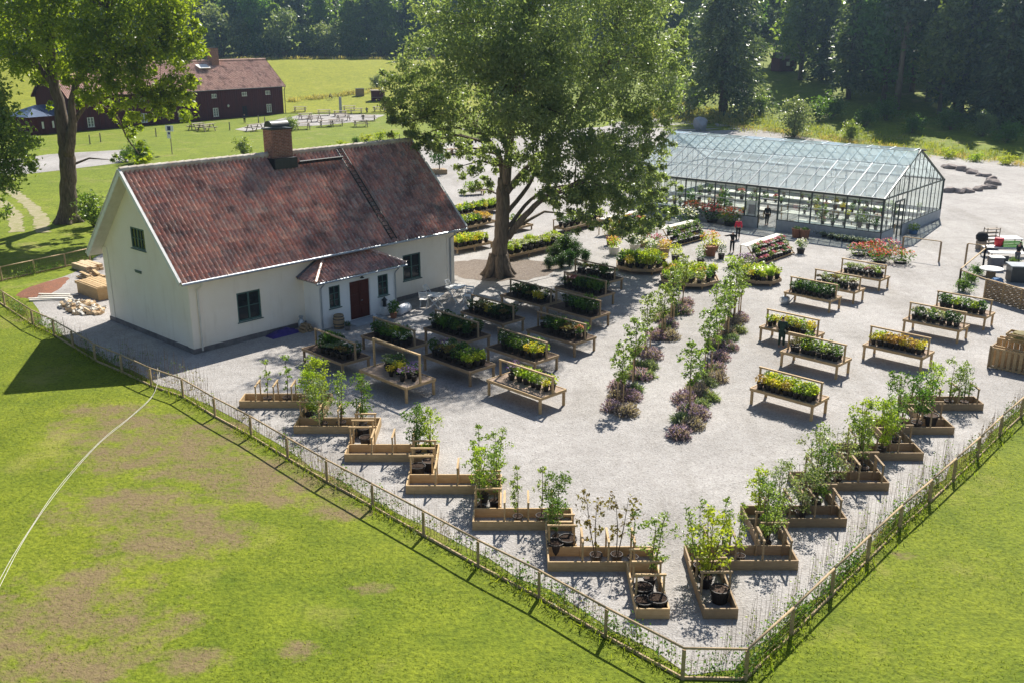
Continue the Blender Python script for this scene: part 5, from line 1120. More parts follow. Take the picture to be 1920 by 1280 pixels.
def staked(seed, h=2.9, n=640):
    r = np.random.default_rng(seed); t = thing('young_tree', '', 'young tree'); mb = MB()
    b = r.normal(size=2) * .06; mb.tube([(0, 0, -.05), (b[0], b[1], h * .5), (b[0] * 1.5, b[1] * 1.5, h)], [.028, .022, .008], 6); lb = []
    for i in range(15):
        f = i / 14; z = h * (.40 + .58 * f); q = .54 * math.sin(math.pi * (.2 + .68 * (1 - f))); a = i * 2.4 + r.random()
        e = (q * math.cos(a), q * math.sin(a), z + .15); mb.tube([(b[0] * f * 1.3, b[1] * f * 1.3, z - .1), (e[0] * .5, e[1] * .5, z + .08), e], [.012, .008, .003], 4, False)
        lb.append((e[0] * .6, e[1] * .6, z + .06, q * .50, q * .50, .15, n // 15))
    mb.build('stem', 'stem', t); MB().box((.10, .02, .62), (.05, .05, 1.3)).build('stake', 'pine', t); MB().box((-.16, .02, .60), (.05, .05, 1.25)).build('stake', 'pine', t)
    P, C = crown_points(lb, 9, .42, r); link('foliage', leaf_mesh('foliage', leaf_arrays(P, .125, .6, .8, r, .15), 'lf_young', r), t); return t
ST = [staked(1, 2.9, 820), staked(2, 3.0, 900), staked(3, 3.1, 740)]
for i, (px, py, s) in enumerate([(1164, 763, 1.0), (1188, 716, 1.05), (1213, 666, 1.05), (1242, 634, 1.05), (1260, 606, 1.05), (1277, 576, 1.05), (1293, 772, 1.1), (1325, 708, 1.15), (1347, 655, 1.2), (1361, 634, 1.1), (1374, 606, 1.15), (1386, 592, 1.05)]):
    x, y, _ = G(px, py); o9 = ('nearest', 'second', 'third', 'fourth', 'fifth', 'farthest')[i % 6]
    place(ST[i % 3], (x, y, 0), i * 1.3, s, f'{o9} staked young tree in the {"left" if i < 6 else "right"} lavender row', 'staked young trees in the lavender rows')
# ================================================================== things round the cottage
def at(px, py, z=0): x, y, g = G(px, py, z); return (x, y, g + (z if z else 0))
def chair(name='bistro_chair'):
    t = thing(name, '', 'chair')
    m = MB()
    for i in range(5): m.box((0, -.16 + i * .08, .45), (.40, .06, .02))
    m.build('seat', 'whitepaint', t); m = MB()
    for z in (.60, .72, .84): m.box((0, .25 + (z - .6) * .2, z), (.40, .02, .08))
    m.build('backrest', 'whitepaint', t)
    for s in (-1, 1):
        m = MB(); m.bar((s * .2, -.24, 0), (s * .2, .29, .90), .03, .03); m.build('leg', 'whitepaint', t)
        m = MB(); m.bar((s * .17, .24, 0), (s * .17, -.18, .45), .03, .03); m.build('leg', 'whitepaint', t)
    return t
def bistro(name='bistro_table'):
    t = thing(name, '', 'table'); m = MB()
    for i in range(7): m.box((-.36 + i * .12, 0, .73), (.11, .68, .025))
    m.box((0, .31, .715), (.8, .04, .02)); m.box((0, -.31, .715), (.8, .04, .02)); m.build('tabletop', 'whitepaint', t)
    for s in (-1, 1):
        for d in (-1, 1): MB().bar((s * .3, -.30 * d, 0), (s * .3, .30 * d, .71), .035, .03).build('leg', 'whitepaint', t)
    return t
bc = chair(); bt = bistro()
place(bt, at(818, 578), HYAW + .5, 1.15, 'small white folding garden table nearest the porch', 'white garden tables'); place(bt, at(855, 566), HYAW + .2, 1.35, 'larger white folding garden table at the cottage corner', 'white garden tables')
for px, py, a, s, lb_ in ((795, 577, 2.2, 1.2, 'white folding chair left of the small white table'), (806, 565, .4, 1.15, 'white folding chair behind the small white table, against the wall'), (878, 570, -1.2, 1.2, 'white folding chair right of the larger white table'), (846, 555, .3, 1.15, 'white folding chair behind the larger white table at the house corner')):
    place(bc, at(px, py), HYAW + a, s, lb_, 'white folding garden chairs')
t = thing('gas_tank', 'white gas cylinder lying on its side right of the porch', 'gas tank', at(757, 588), HYAW + .3)
MB().tube([(-.62, 0, .30), (-.55, 0, .30), (.45, 0, .30), (.55, 0, .30)], [.18, .29, .29, .18], 16).build('tank_body', 'plasticwhite', t, True); MB().tube([(.54, 0, .3), (.66, 0, .3)], [.12, .12], 12).build('collar', 'zinc', t)
for s in (-.35, .3): MB().box((s, 0, .04), (.08, .4, .08)).build('foot', 'zinc', t)
t = thing('lantern', 'dark metal lantern standing on a white block beside the porch corner', 'lantern', at(722, 590), HYAW)
MB().box((0, 0, .25), (.42, .42, .5)).build('block', 'whitepaint', t); m = MB(); m.lathe([(.13, .5), (.13, .55), (.11, .56), (.11, .86), (.19, .88), (.06, 1.02), (.02, 1.1)], n=8); m.build('lantern_body', 'darkmetal', t)
t = thing('potted_shrub', 'leafy green shrub in a pot at the right corner of the porch', 'potted plant', at(738, 597)); MB().lathe([(.16, 0), (.22, .34), (.2, .34)], n=12).build('pot', 'terracotta', t)
r_ = np.random.default_rng(4); P = ball(200, r_, .4) * (.4, .4, .4) + (0, 0, .7); link('foliage', leaf_mesh('foliage', leaf_arrays(P, .16, .5, .5, r_), 'lf_green', r_), t)
t = thing('barrel', 'old wooden barrel with dark hoops left of the porch door', 'barrel', at(636, 616)); MB().lathe([(.25, 0), (.31, .25), (.33, .42), (.31, .6), (.26, .82), (.23, .82), (.23, .78)], n=18).build('staves', 'oldwood', t, True)
for z, q in ((.12, .285), (.30, .325), (.58, .325), (.74, .29)): MB().lathe([(q, z - .025), (q + .008, z), (q, z + .025)], n=18).build('hoop', 'darkmetal', t)
t = thing('flower_pot', 'small grey pot with trailing plant between barrel and porch door', 'pot', at(652, 620)); MB().lathe([(.13, 0), (.18, .28), (.16, .28)], n=12).build('pot_body', 'stone', t); P = ball(90, r_, .4) * (.22, .22, .18) + (0, 0, .38); link('foliage', leaf_mesh('foliage', leaf_arrays(P, .10, .5, .5, r_), 'lf_dark', r_), t)
t = thing('metal_can', 'old grey metal can against the cottage wall left of the porch', 'can', at(566, 618)); MB().lathe([(.17, 0), (.19, .05), (.19, .48), (.10, .62), (.10, .70), (.14, .74), (.12, .76)], n=16).build('can_body', 'zinc', t, True); MB().lathe([(.13, .76), (.13, .80), (.03, .83)], n=14).build('lid', 'zinc', t)
t = thing('firewood_pile', 'little heap of firewood logs in the corner left of the porch', 'firewood', at(574, 622), HYAW)
for i, (a, b, c) in enumerate(((-.3, 0, .09), (-.1, .05, .09), (.1, -.04, .09), (.3, .02, .09), (-.2, 0, .25), (0, .03, .25), (.2, 0, .25), (-.1, 0, .40), (.1, .02, .40))): MB().tube([(a, b - .25, c), (a, b + .25, c)], .085, 8).build('log', 'oldwood', t)
sp_ = MB(); nn = 14; vs = []; r2 = random.Random(3)
for j in range(9):
    for i in range(nn):
        u, v = i / (nn - 1) - .5, j / 8 - .5; e = max(0, 1 - (2 * u) ** 2) * max(0, 1 - (2 * v) ** 2); vs.append((u * 1.9 + r2.uniform(-.05, .05), v * .85, .02 + .34 * e ** .6 * r2.uniform(.6, 1.05)))
sp_.add(vs, [(j * nn + i, j * nn + i + 1, (j + 1) * nn + i + 1, (j + 1) * nn + i) for j in range(8) for i in range(nn - 1)])
o = sp_.build('tarpaulin', 'purple', None, True); o.location = at(531, 627); o.rotation_euler = (0, 0, HYAW); tag(o, 'crumpled purple blue tarpaulin at the foot of the cottage wall', 'tarpaulin')
t = thing('watering_jug', 'small white jug on the gravel at the right end of the doorstep', 'jug', at(702, 600)); MB().lathe([(.10, 0), (.12, .2), (.07, .32), (.09, .36), (.07, .36)], n=12).build('jug_body', 'plasticwhite', t, True); MB().tube([(.11, 0, .26), (.18, 0, .22), (.17, 0, .12), (.11, 0, .08)], .012, 6).build('handle', 'plasticwhite', t)
# timber store at the gable
t = thing('timber_box', 'open plank built box full of boards against the cottage gable', 'box', at(187, 553), HYAW + 1.57)
m = MB(); m.box((0, 0, .4), (2.9, 1.5, .8)); m.box((0, -.79, .75), (3.1, .07, .16)); m.box((0, .79, .75), (3.1, .07, .16)); m.box((1.49, 0, .75), (.06, 1.5, .16)); m.box((-1.49, 0, .75), (.06, 1.5, .16)); m.build('box_body', 'pine', t)
for i in range(6): MB().box((0, -.6 + i * .24, .83 + .005 * (i % 3)), (2.8, .20, .04)).build('plank', 'pine', t)
def pile(name, label, cat, px, py, a, n, Ln, spread, m, layers=3, jit=.1, w=.16, h=.05, gapz=.0):
    t = thing(name, label, cat, at(px, py), a); q = random.Random(n)
    for l in range(layers):
        k = max(2, int(n / layers * (1 - .15 * l)))
        for i in range(k):
            MB().box((q.uniform(-.2, .2), -spread / 2 + spread * (i + .5) / k + q.uniform(-.02, .02), h / 2 + l * (h + .008) + .01), (Ln * q.uniform(.8, 1.05), min(w, spread / k * .9), h), q.uniform(-jit, jit)).build('board', m, t)
    return t
pile('board_pile', 'flat pile of bright sawn boards lying by the red sand', 'timber', 100, 560, HYAW + 2.35, 16, 2.4, 1.6, 'offwhite', 3, .14)
pile('plank_stack', 'stack of short sawn planks behind the plank box', 'timber', 172, 522, HYAW + 1.5, 18, 1.8, 1.5, 'pine', 5, .25, .2, .07)
pile('beam_stack', 'upper stack of thick beams at the rear fence', 'timber', 165, 505, HYAW + 1.6, 10, 2.4, 1.3, 'logs', 2, .06, .3, .2)
t = thing('split_log_heap', 'heap of pale split logs beside the cottage gable', 'firewood', at(152, 580), math.atan2(at(192, 595)[1] - at(88, 557)[1], at(192, 595)[0] - at(88, 557)[0])); q = random.Random(8); heapm = []
for i in range(150):
    u = q.uniform(-1, 1); v = q.uniform(-1, 1)
    if u * u + v * v > 1 or len(KIDS.get(t.name, ())) > 96: continue
    z = .08 + .4 * (1 - (u * u + v * v) ** .5) * q.random() ** .4; a = q.random() * 3.14; b = Vector((u * 2.0, v * .95, z)); d = Vector((math.cos(a), math.sin(a), q.uniform(-.3, .3))) * q.uniform(.2, .34)
    m = MB(); m.tube([b - d, b + d], q.uniform(.08, .14), 5); m.build('log', 'logs' if q.random() < .5 else 'offwhite', t)
def mound(name, label, cat, px, py, a, rx, ry, h, m, seed):
    q = np.random.default_rng(seed); n, k = 26, 9; vs = [(0, 0, h)]
    for j in range(1, k + 1):
        f = j / k
        for i in range(n): e = 6.283 * i / n; w = 1 + .12 * math.sin(3 * e + seed) + q.normal() * .04; vs.append((rx * f * w * math.cos(e), ry * f * w * math.sin(e), h * (1 - f) ** 1.1 * (1 + q.normal() * .08) - (.03 if j == k else 0)))
    fs = [(0, 1 + i, 1 + (i + 1) % n) for i in range(n)] + [(1 + j * n + i, 1 + (j + 1) * n + i, 1 + (j + 1) * n + (i + 1) % n, 1 + j * n + (i + 1) % n) for j in range(k - 1) for i in range(n)]
    o = MB().add(vs, fs).build(name, m, None, True); o.location = at(px, py); o.rotation_euler = (0, 0, a); tag(o, label, cat); return o
mound('sand_heap', 'low heap of rust red sand behind the board pile', 'sand', 84, 541, HYAW + .75, 3.0, 1.2, .25, 'sandred', 2)
# the pale rope over the worn lawn
t = thing('rope', 'thin white rope lying in two strands across the worn lawn to the fence', 'rope', (0, 0, 0))
for pts in (((298, 706), (291, 738), (250, 777), (200, 817), (150, 867), (100, 927), (60, 987), (25, 1042), (0, 1087), (-40, 1160)), ((302, 712), (287, 746), (240, 787), (186, 832), (132, 892), (82, 957), (40, 1022), (0, 1100), (-40, 1178))):
    q = [Vector(at(*p)) + Vector((0, 0, .03)) for p in pts]; q[0].z = .5; q[1].z = .12
    fine = []
    for i in range(len(q) - 1):
        p0, p1, p2, p3 = q[max(i - 1, 0)], q[i], q[i + 1], q[min(i + 2, len(q) - 1)]
        for k in range(5): s = k / 5; fine.append(.5 * ((2 * p1) + (p2 - p0) * s + (2 * p0 - 5 * p1 + 4 * p2 - p3) * s * s + (3 * p1 - p0 - 3 * p2 + p3) * s ** 3))
    MB().tube(fine, .010, 5).build('strand', 'rope', t, True)
# ================================================================== people
def person(label, loc, rz, h, top, legs, hair, arms=((.25, -.1, .95), (-.25, -.1, .95)), stride=.12, coat=0, sit=False, lean=0, hat=None):
    t = thing('person', label, 'person', loc, rz); k = h / 1.75
    def skin_obj(name, pts, edges, m, lvl=1):
        me = bpy.data.meshes.new(name); me.from_pydata([tuple(Vector(p[:3]) * k) for p in pts], edges, []); me.materials.append(MATS[m])
        o = link(name, me, t); md = o.modifiers.new('skin', 'SKIN'); sv = me.skin_vertices[0].data
        for i, p in enumerate(pts): sv[i].radius = (p[3] * k, (p[4] if len(p) > 4 else p[3]) * k)
        sv[0].use_root = True; md.use_smooth_shade = True; s = o.modifiers.new('sub', 'SUBSURF'); s.levels = lvl; s.render_levels = lvl; return o
    la, ra = [Vector(a) for a in arms]; sh = Vector((.19, 0, 1.43)); 
    le = (sh + la) / 2 + Vector((.05, .05, -.06)); re = (Vector((-.19, 0, 1.43)) + ra) / 2 + Vector((-.05, .05, -.06))
    fd = (stride, -stride)
    if sit: lk, rk = Vector((.10, -.45, .50)), Vector((-.10, -.45, .50)); lf, rf = Vector((.1, -.42, .08)), Vector((-.1, -.42, .08)); hipz = .52
    else: lk, rk = Vector((.10, fd[0] * .4 - .03, .50)), Vector((-.10, fd[1] * .4 - .03, .50)); lf, rf = Vector((.11, fd[0], .07)), Vector((-.11, fd[1], .07)); hipz = .95
    dz = hipz - .95; up = lambda v: (v[0], v[1] + lean * max(0, v[2] - .95), v[2] + dz)
    lfw, rfw = lf + Vector((0, -.14, -.03)), rf + Vector((0, -.14, -.03))
    lh, rh = la + (la - le).normalized() * .11, ra + (ra - re).normalized() * .11
    B = [(*up((0, 0, .95)), .125, .10), (*up((0, 0, 1.15)), .12, .09), (*up((0, 0, 1.38)), .15, .10), (*up((0, 0, 1.50)), .06, .06), (*up((0, -.01, 1.58)), .07, .085), (*up((0, -.01, 1.68)), .075, .095),
         (*up(sh), .06), (*up(le), .045), (*up(la), .032), (*up(lh), .03, .02), (*up((-sh.x, sh.y, sh.z)), .06), (*up(re), .045), (*up(ra), .032), (*up(rh), .03, .02),
         (.10, 0, hipz - .06, .09), (*lk, .062), (*lf, .042), (*lfw, .04, .03), (-.10, 0, hipz - .06, .09), (*rk, .062), (*rf, .042), (*rfw, .04, .03)]
    E_ = [(0, 1), (1, 2), (2, 3), (3, 4), (4, 5), (2, 6), (6, 7), (7, 8), (8, 9), (2, 10), (10, 11), (11, 12), (12, 13), (0, 14), (14, 15), (15, 16), (16, 17), (0, 18), (18, 19), (19, 20), (20, 21)]
    skin_obj('body', B, E_, 'skin')
    T = [(*up((0, 0, .98 - coat)), .15 + coat * .12, .125 + coat * .12), (*up((0, 0, 1.12)), .15, .12), (*up((0, 0, 1.38)), .175, .125), (*up((0, 0, 1.48)), .085, .08), (*up(sh), .08), (*up(le), .065), (*up(la), .05), (*up((-sh.x, sh.y, sh.z)), .08), (*up(re), .065), (*up(ra), .05)]
    skin_obj('jacket', T, [(0, 1), (1, 2), (2, 3), (2, 4), (4, 5), (5, 6), (2, 7), (7, 8), (8, 9)], top)
    Lg = [(*up((0, 0, .96)), .14, .115), (.10, 0, hipz - .06, .105), (*lk, .08), (lf.x, lf.y, lf.z + .05, .06), (-.10, 0, hipz - .06, .105), (*rk, .08), (rf.x, rf.y, rf.z + .05, .06)]
    skin_obj('trousers', Lg, [(0, 1), (1, 2), (2, 3), (0, 4), (4, 5), (5, 6)], legs)
    skin_obj('hair', [(*up((0, .02, 1.56)), .055, .05), (*up((0, .015, 1.66)), .083, .098), (*up((0, .0, 1.72)), .06, .07)], [(0, 1), (1, 2)], hat or hair)
    m = MB(); 
    for s in (-1, 1): m.box(Vector(up((s * .03, -.098, 1.655))) * k, (.018 * k, .012 * k, .01 * k))
    m.box(Vector(up((0, -.108, 1.63))) * k, (.018 * k, .03 * k, .035 * k)); m.box(Vector(up((0, -.098, 1.588))) * k, (.045 * k, .012 * k, .012 * k)); m.build('face', 'hairdark' if False else 'skin', t)
    return t
person('grey haired person in a red jacket and dark trousers walking to the greenhouse', at(1383, 449), R(170), 1.72, 'redcloth', 'blackcloth', 'hairgrey', stride=.2)
person('person in black with one arm stretched out, beside the red jacket', at(1372, 474), R(-20), 1.66, 'blackcloth', 'blackcloth', 'hairgrey', arms=((.30, -.1, .98), (-.62, -.12, 1.35)), stride=.08)
person('person in a long dark green coat standing at a plant table', at(1464, 652), R(150), 1.74, 'greencloth', 'greencloth', 'hairdark', arms=((.2, -.28, 1.05), (-.2, -.28, 1.05)), stride=.05, coat=.42)
person('person dressed in black standing in the doorway of the greenhouse', at(1437, 423), R(10), 1.80, 'blackcloth', 'blackcloth', 'hairfair', stride=.06)
person('person in dark clothes bending over the terrace tables', at(1905, 498), R(120), 1.74, 'blackcloth', 'greycloth', 'hairdark', arms=((.2, -.45, .95), (-.2, -.45, .95)), lean=-.25, stride=.05)
person('seated person in dark clothes at the far picnic tables', at(681, 226), R(0), 1.75, 'blackcloth', 'greycloth', 'hairdark', arms=((.2, -.35, 1.05), (-.2, -.35, 1.05)), sit=True)
person('second seated person at the far picnic tables, further back', at(688, 213), R(180), 1.75, 'greycloth', 'blackcloth', 'hairdark', arms=((.2, -.35, 1.05), (-.2, -.35, 1.05)), sit=True)
person('person in black standing before the open door of the red barn', at(459, 232), R(20), 1.75, 'blackcloth', 'blackcloth', 'hairdark')
# cyclist on the far path
cxl = at(620, 189)
t = thing('bicycle', 'bicycle ridden along the pale path by the hay field', 'bicycle', cxl, R(15))
for s in (-.52, .52):
    n = 18; m = MB(); m.tube([(s + .34 * math.cos(6.283 * i / n), 0, .34 + .34 * math.sin(6.283 * i / n)) for i in range(n + 1)], .022, 5, False); wh = m.build('wheel', 'darkmetal', t); m = MB()
    for i in range(6): m.bar((s, 0, .34), (s + .33 * math.cos(i * 1.047), 0, .34 + .33 * math.sin(i * 1.047)), .006)
    m.build('spokes', 'zinc', wh)
m = MB()
for p, q_ in (((-.52, 0, .34), (-.12, 0, .36)), ((-.12, 0, .36), (-.22, 0, .88)), ((-.22, 0, .80), (-.52, 0, .34)), ((-.12, 0, .36), (.36, 0, .78)), ((-.20, 0, .78), (.36, 0, .82)), ((.52, 0, .34), (.34, 0, .98))): m.tube([p, q_], .02, 6)
m.build('frame', 'darkmetal', t); MB().box((-.23, 0, .93), (.26, .14, .06)).build('saddle', 'blackcloth', t); MB().tube([(.22, -.28, 1.02), (.34, 0, 1.0), (.22, .28, 1.02)], .016, 6).build('handlebar', 'zinc', t)
cr_ = Matrix.Translation(cxl) @ Matrix.Rotation(R(15), 4, 'Z')
person('cyclist in dark clothes riding along the pale path', tuple(cr_ @ Vector((-.2, 0, .38))), R(15) + R(90), 1.75, 'greycloth', 'blackcloth', 'hairfair', arms=((.24, -.5, 1.1), (-.24, -.5, 1.1)), sit=True, lean=-.3)
# ================================================================== middle yard: low benches, stands, big pots
def lowbench(label, a, b, wid, h, rows, where, legs=3, wood='oldwood', rail=True, scale=1.75):
    """low plant bench between two ground pixels (front edge), depth wid behind"""
    A = Vector(at(*a)); B = Vector(at(*b)); d = B - A; Ln = d.length; yaw = math.atan2(d.y, d.x); c = (A + B) / 2 + Vector((-d.y, d.x, 0)).normalized() * wid / 2
    t = thing('low_plant_bench', label, 'plant bench', tuple(c), yaw, 'low plant benches in the middle of the yard'); m = MB()
    for s in (-1, 1): m.box((0, s * (wid / 2 - .03), h - .08), (Ln, .06, .18)); m.box((s * (Ln / 2 - .03), 0, h - .082), (.06, wid - .12, .176))
    m.box((0, 0, h - .11), (Ln - .12, wid - .12, .04)); m.build('tray', wood, t)
    for i in range(legs):
        for s in (-1, 1): MB().box((-Ln / 2 + .1 + (Ln - .2) * i / (legs - 1), s * (wid / 2 - .12), (h - .17) / 2), (.1, .1, h - .17)).build('leg', wood, t)
    if rail:
        for i in range(legs): MB().box((-Ln / 2 + .1 + (Ln - .2) * i / (legs - 1), wid / 2 + .03, h / 2 + .25), (.07, .07, h + .5)).build('rail_post', wood, t)
        MB().box((0, wid / 2 + .03, h + .53), (Ln, .08, .06)).build('top_rail', wood, t)
    fill_table((c.x, c.y), yaw, Ln, wid, h - .06 + c.z, rows, where, scale, .08)
lowbench('low bench of yellowish plants between the cottage corner and the willow trunk', (858, 478), (925, 465), 1.6, .5, [(.45, 'ylylly'), (.0, 'yllyly'), (-.45, 'lylyll')], 'on the low bench between cottage and willow')
lowbench('long low bench of pale green plants right of the willow trunk', (955, 492), (1066, 466), 1.5, .5, [(.4, 'pplpalpla'), (-.05, 'lppplplpl'), (-.45, 'llpppplpp')], 'on the long low bench right of the willow', 4)
lowbench('farther low bench with orange flowers left of the willow trunk', (862, 440), (932, 424), 1.6, .5, [(.45, 'lglloo'), (.0, 'glggoo'), (-.45, 'lglgoo')], 'on the farther bench with orange flowers', rail=False)
lowbench('farthest low bench of light green plants behind the willow trunk', (858, 414), (945, 398), 1.5, .5, [(.4, 'lylglyl'), (-.1, 'llylgll'), (-.45, 'lgllyll')], 'on the farthest low bench behind the willow')
lowbench('short low bench with pale shrubs right behind the willow trunk', (962, 440), (1000, 431), 1.3, .5, [(.3, 'pgp'), (-.2, 'gpl')], 'on the short bench right behind the willow', 2, rail=False)
lowbench('dark shaded bench under the right willow boughs', (1062, 440), (1145, 419), 1.4, .5, [(.4, 'dwddwdb'), (-.1, 'ddbwddd')], 'on the shaded bench under the willow boughs', 3)
def roundbed(label, px, py, rad, h, keys, where, legs=6, wood='oldwood', top=False, scale=1.75):
    c = Vector(at(px, py)); t = thing('round_plant_table', label, 'plant table', tuple(c), .3, 'low round plant tables')
    n = 8; m = MB(); o = [(rad * math.cos(6.283 * i / n), rad * math.sin(6.283 * i / n)) for i in range(n)]
    for i in range(n): a, b = o[i], o[(i + 1) % n]; m.bar((*a, h - .08), (*b, h - .08), .06, .2)
    m.lathe([(rad * .97, h - .14), (rad * .97, h - .09)], n=8); m.build('tray', wood, t)
    for i in range(0, n, 2): MB().box((o[i][0] * .9, o[i][1] * .9, (h - .16) / 2), (.1, .1, h - .16)).build('leg', wood, t)
    q = random.Random(int(px))
    for i, k in enumerate(keys):
        f = math.sqrt((i + .5) / len(keys)) * rad * .88; a = i * 2.4
        pot_at(KEY[k], (c.x + f * math.cos(a), c.y + f * math.sin(a), h - .08), where, scale)
    if top: MB().lathe([(.75, h + .55), (.75, h + .6)], n=6).build('raised_top', 'offwhite', t); MB().box((0, 0, h / 2 + .25), (.12, .12, h + .5)).build('top_post', wood, t)
roundbed('low eight sided plant table with lime and grey herbs, above the left young trees', 1203, 506, 1.9, .45, 'aallhhggaallygglahggyylahg', 'on the low eight sided table with grey herbs')
roundbed('low plant table of lime, orange and green plants beside the lavender rows', 1292, 532, 2.0, .45, 'llllhoallohllgahlogglaahll', 'on the low lime and orange table')
roundbed('small round plant table with a raised pale hexagon top', 1426, 530, 1.35, .4, 'llyllylllyalylglll', 'round the pale hexagon top', top=True)
def aframe(label, p0, p1, keys, where, h=1.35, dep=1.35):
    """stepped display stand: long axis from p0 to p1 (front foot pixels)"""
    A = Vector(at(*p0)); B = Vector(at(*p1)); d = B - A; Ln = d.length; yaw = math.atan2(d.y, d.x); n = Vector((-d.y, d.x, 0)).normalized(); c = (A + B) / 2
    t = thing('display_stand', label, 'display stand', tuple(c), yaw, 'stepped display stands with pale top boards')
    MB().box((0, dep, h), (Ln, .62, .05)).build('top_board', 'offwhite', t)
    for i, (y, z) in enumerate(((.18, .12), (.50, .48), (.80, .86))):
        m = MB(); m.box((0, y, z), (Ln - .1, .36, .035)); m.box((0, y - .18, z + .02), (Ln - .1, .03, .07)); m.build('shelf', 'pine', t)
        for k in range(11):
            u = -Ln / 2 + .25 + (Ln - .5) * (k + .5) / 11; p = c + d.normalized() * u + n * y
            pot_at(KEY[keys[i][k % len(keys[i])]], (p.x, p.y, z + .02), where, 1.25)
    for s in (-1, 0, 1):
        m = MB(); u = s * (Ln / 2 - .04); m.bar((u, -.02, 0), (u, dep - .28, h - .02), .06, .06); m.bar((u, dep + .25, 0), (u, dep + .25, h - .03), .06, .06); m.build('side_frame', 'pine', t)
aframe('stepped display stand with violet and white flowers, left of the person in black', (1262, 466), (1326, 449), ['vgwgvgwbvgg', 'wggvbgwwgvg', 'gwbgwgpgwgg'], 'on the stand left of the person in black')
aframe('stepped display stand with pink flowers in front of the greenhouse', (1424, 501), (1490, 477), ['kkkgkbwkgkw', 'gkkwwkgkkwg', 'gkgkkkwkkgk'], 'on the stand in front of the greenhouse')
aframe('stepped display stand half hidden under the right willow boughs', (1152, 446), (1222, 428), ['wgyrgwgygrw', 'gwryggwgrgy', 'ywgwgyrwgwy'], 'on the stand under the willow boughs')
def bigpot_(label, px, py, rad, h, m, leaf, n, pr, ph, size=.15, fl_=None, style='round', grp=None):
    t = thing('planted_tub', label, 'planted tub', at(px, py), 0, grp); MB().lathe([(rad * .8, 0), (rad, h), (rad * 1.05, h), (rad * 1.05, h + .06), (rad * .92, h + .06), (rad * .9, h)], n=16).build('tub', m, t)
    r = np.random.default_rng(int(px)); v = plant_verts(r, n, pr, ph, size, style); v[:, 2] += h - .05; link('foliage', leaf_mesh('foliage', v, leaf, r), t)
    if fl_: v = flower_verts(r, n // 2, pr, ph, size * .8); v[:, 2] += h - .05; link('blossoms', leaf_mesh('blossoms', v, fl_, r), t)
bigpot_('round pale tub with orange flowers standing alone on the gravel', 1151, 478, .42, .55, 'offwhite', 'lf_lime', 160, .62, .9, .16, 'fl_orange')
bigpot_('dark purple leaved shrub in a tub behind the orange flowers', 1146, 460, .42, .6, 'terracotta', 'lf_bronze', 220, .75, 1.3, .18)
bigpot_('large wooden half barrel with orange and yellow flowers left of the person in black', 1330, 480, .52, .7, 'terracotta', 'lf_lime', 240, .78, 1.2, .16, 'fl_orange')
bigpot_('clipped lime green ball tree in a pot above the left young trees', 1266, 494, .3, .55, 'pot', 'lf_lime', 240, .55, 1.0, .13)
bigpot_('slender white flowering shrub in a dark pot between the tables', 1313, 497, .26, .4, 'pot', 'lf_green', 150, .4, 1.2, .14, 'fl_white')
bigpot_('dark potted rose beside the half barrel', 1352, 486, .24, .35, 'pot', 'lf_dark', 140, .4, 1.0, .14, 'fl_white')
bigpot_('wide grey green herb bush at the left foot of the pink stand', 1374, 503, .4, .2, 'pot', 'lf_lime', 260, .8, .75, .16)
bigpot_('second herb bush at the left foot of the pink stand, closer to it', 1398, 501, .4, .2, 'pot', 'lf_grey', 260, .75, .8, .16, 'fl_violet')
bigpot_('white flowering shrub at the right end of the pink stand', 1501, 476, .3, .35, 'pot', 'lf_green', 180, .5, .85, .15, 'fl_white')
bigpot_('terracotta tub with yellow flowers right of the violet stand', 1340, 470, .3, .4, 'terracotta', 'lf_yellow', 120, .45, .6, .14)
for i, (px, py, lf, fl_, lb_) in enumerate([(1205, 462, 'lf_green', 'fl_red', 'tub of bright red flowers left of the violet stand'), (1232, 467, 'lf_green', 'fl_pink', 'tub of salmon pink flowers right beside the violet stand'), (1218, 478, 'lf_green', 'fl_white', 'low tub of white flowers in front of the red ones'), (1190, 470, 'lf_dark', 'fl_white', 'dark leafy tub at the left of the flower tubs'), (1245, 478, 'lf_yellow', 'fl_orange', 'yellow leaved tub at the foot of the violet stand')]):
    bigpot_(lb_, px, py, .42, .45, 'offwhite' if i % 2 else 'oldwood', lf, 170, .62, .75, .15, fl_)
for px, py, lf, fl_, lb_, s in [(1610, 480, 'lf_green', 'fl_red', 'red flowering perennial left in the bed before the greenhouse corner', 1.0), (1636, 480, 'lf_green', 'fl_red', 'red flowering perennial in the middle of the bed before the greenhouse corner', 1.1), (1660, 478, 'lf_grey', 'fl_pink', 'pink and white rose bush in the bed before the greenhouse corner', 1.2), (1688, 494, 'lf_green', 'fl_red', 'green perennial with few red flowers at the right end of the bed', 1.1), (1650, 492, 'lf_green', 'fl_red', 'low red perennial behind the white flowering table', 1.0)]:
    bigpot_(lb_, px, py, .45, .12, 'pot', lf, 230, .95 * s, .9 * s, .18, fl_)
for px, py, lf, fl_, lb_ in [(1300, 412, 'lf_dark', 'fl_red', 'dark shrub with red flowers at the left greenhouse wall'), (1335, 418, 'lf_dark', 'fl_red', 'dark red dotted shrub at the greenhouse wall, middle'), (1368, 424, 'lf_green', 'fl_red', 'dark shrub with red flowers nearest the greenhouse door'), (1285, 425, 'lf_dark', 'fl_white', 'dark shrub under the willow edge at the greenhouse wall')]:
    bigpot_(lb_, px, py, .5, .3, 'pot', lf, 330, 1.15, 1.35, .2, fl_)
for i, (px, py) in enumerate([(1545, 446), (1558, 449), (1571, 452), (1584, 454), (1597, 456), (1610, 458), (1623, 460), (1636, 461), (1532, 443)]):
    bigpot_('pale blue white potted plant in the row along the greenhouse wall', px, py, .2, .2, 'pot', 'lf_silver', 90, .38, .4, .14, 'fl_white', grp='pale potted plants along the greenhouse wall')
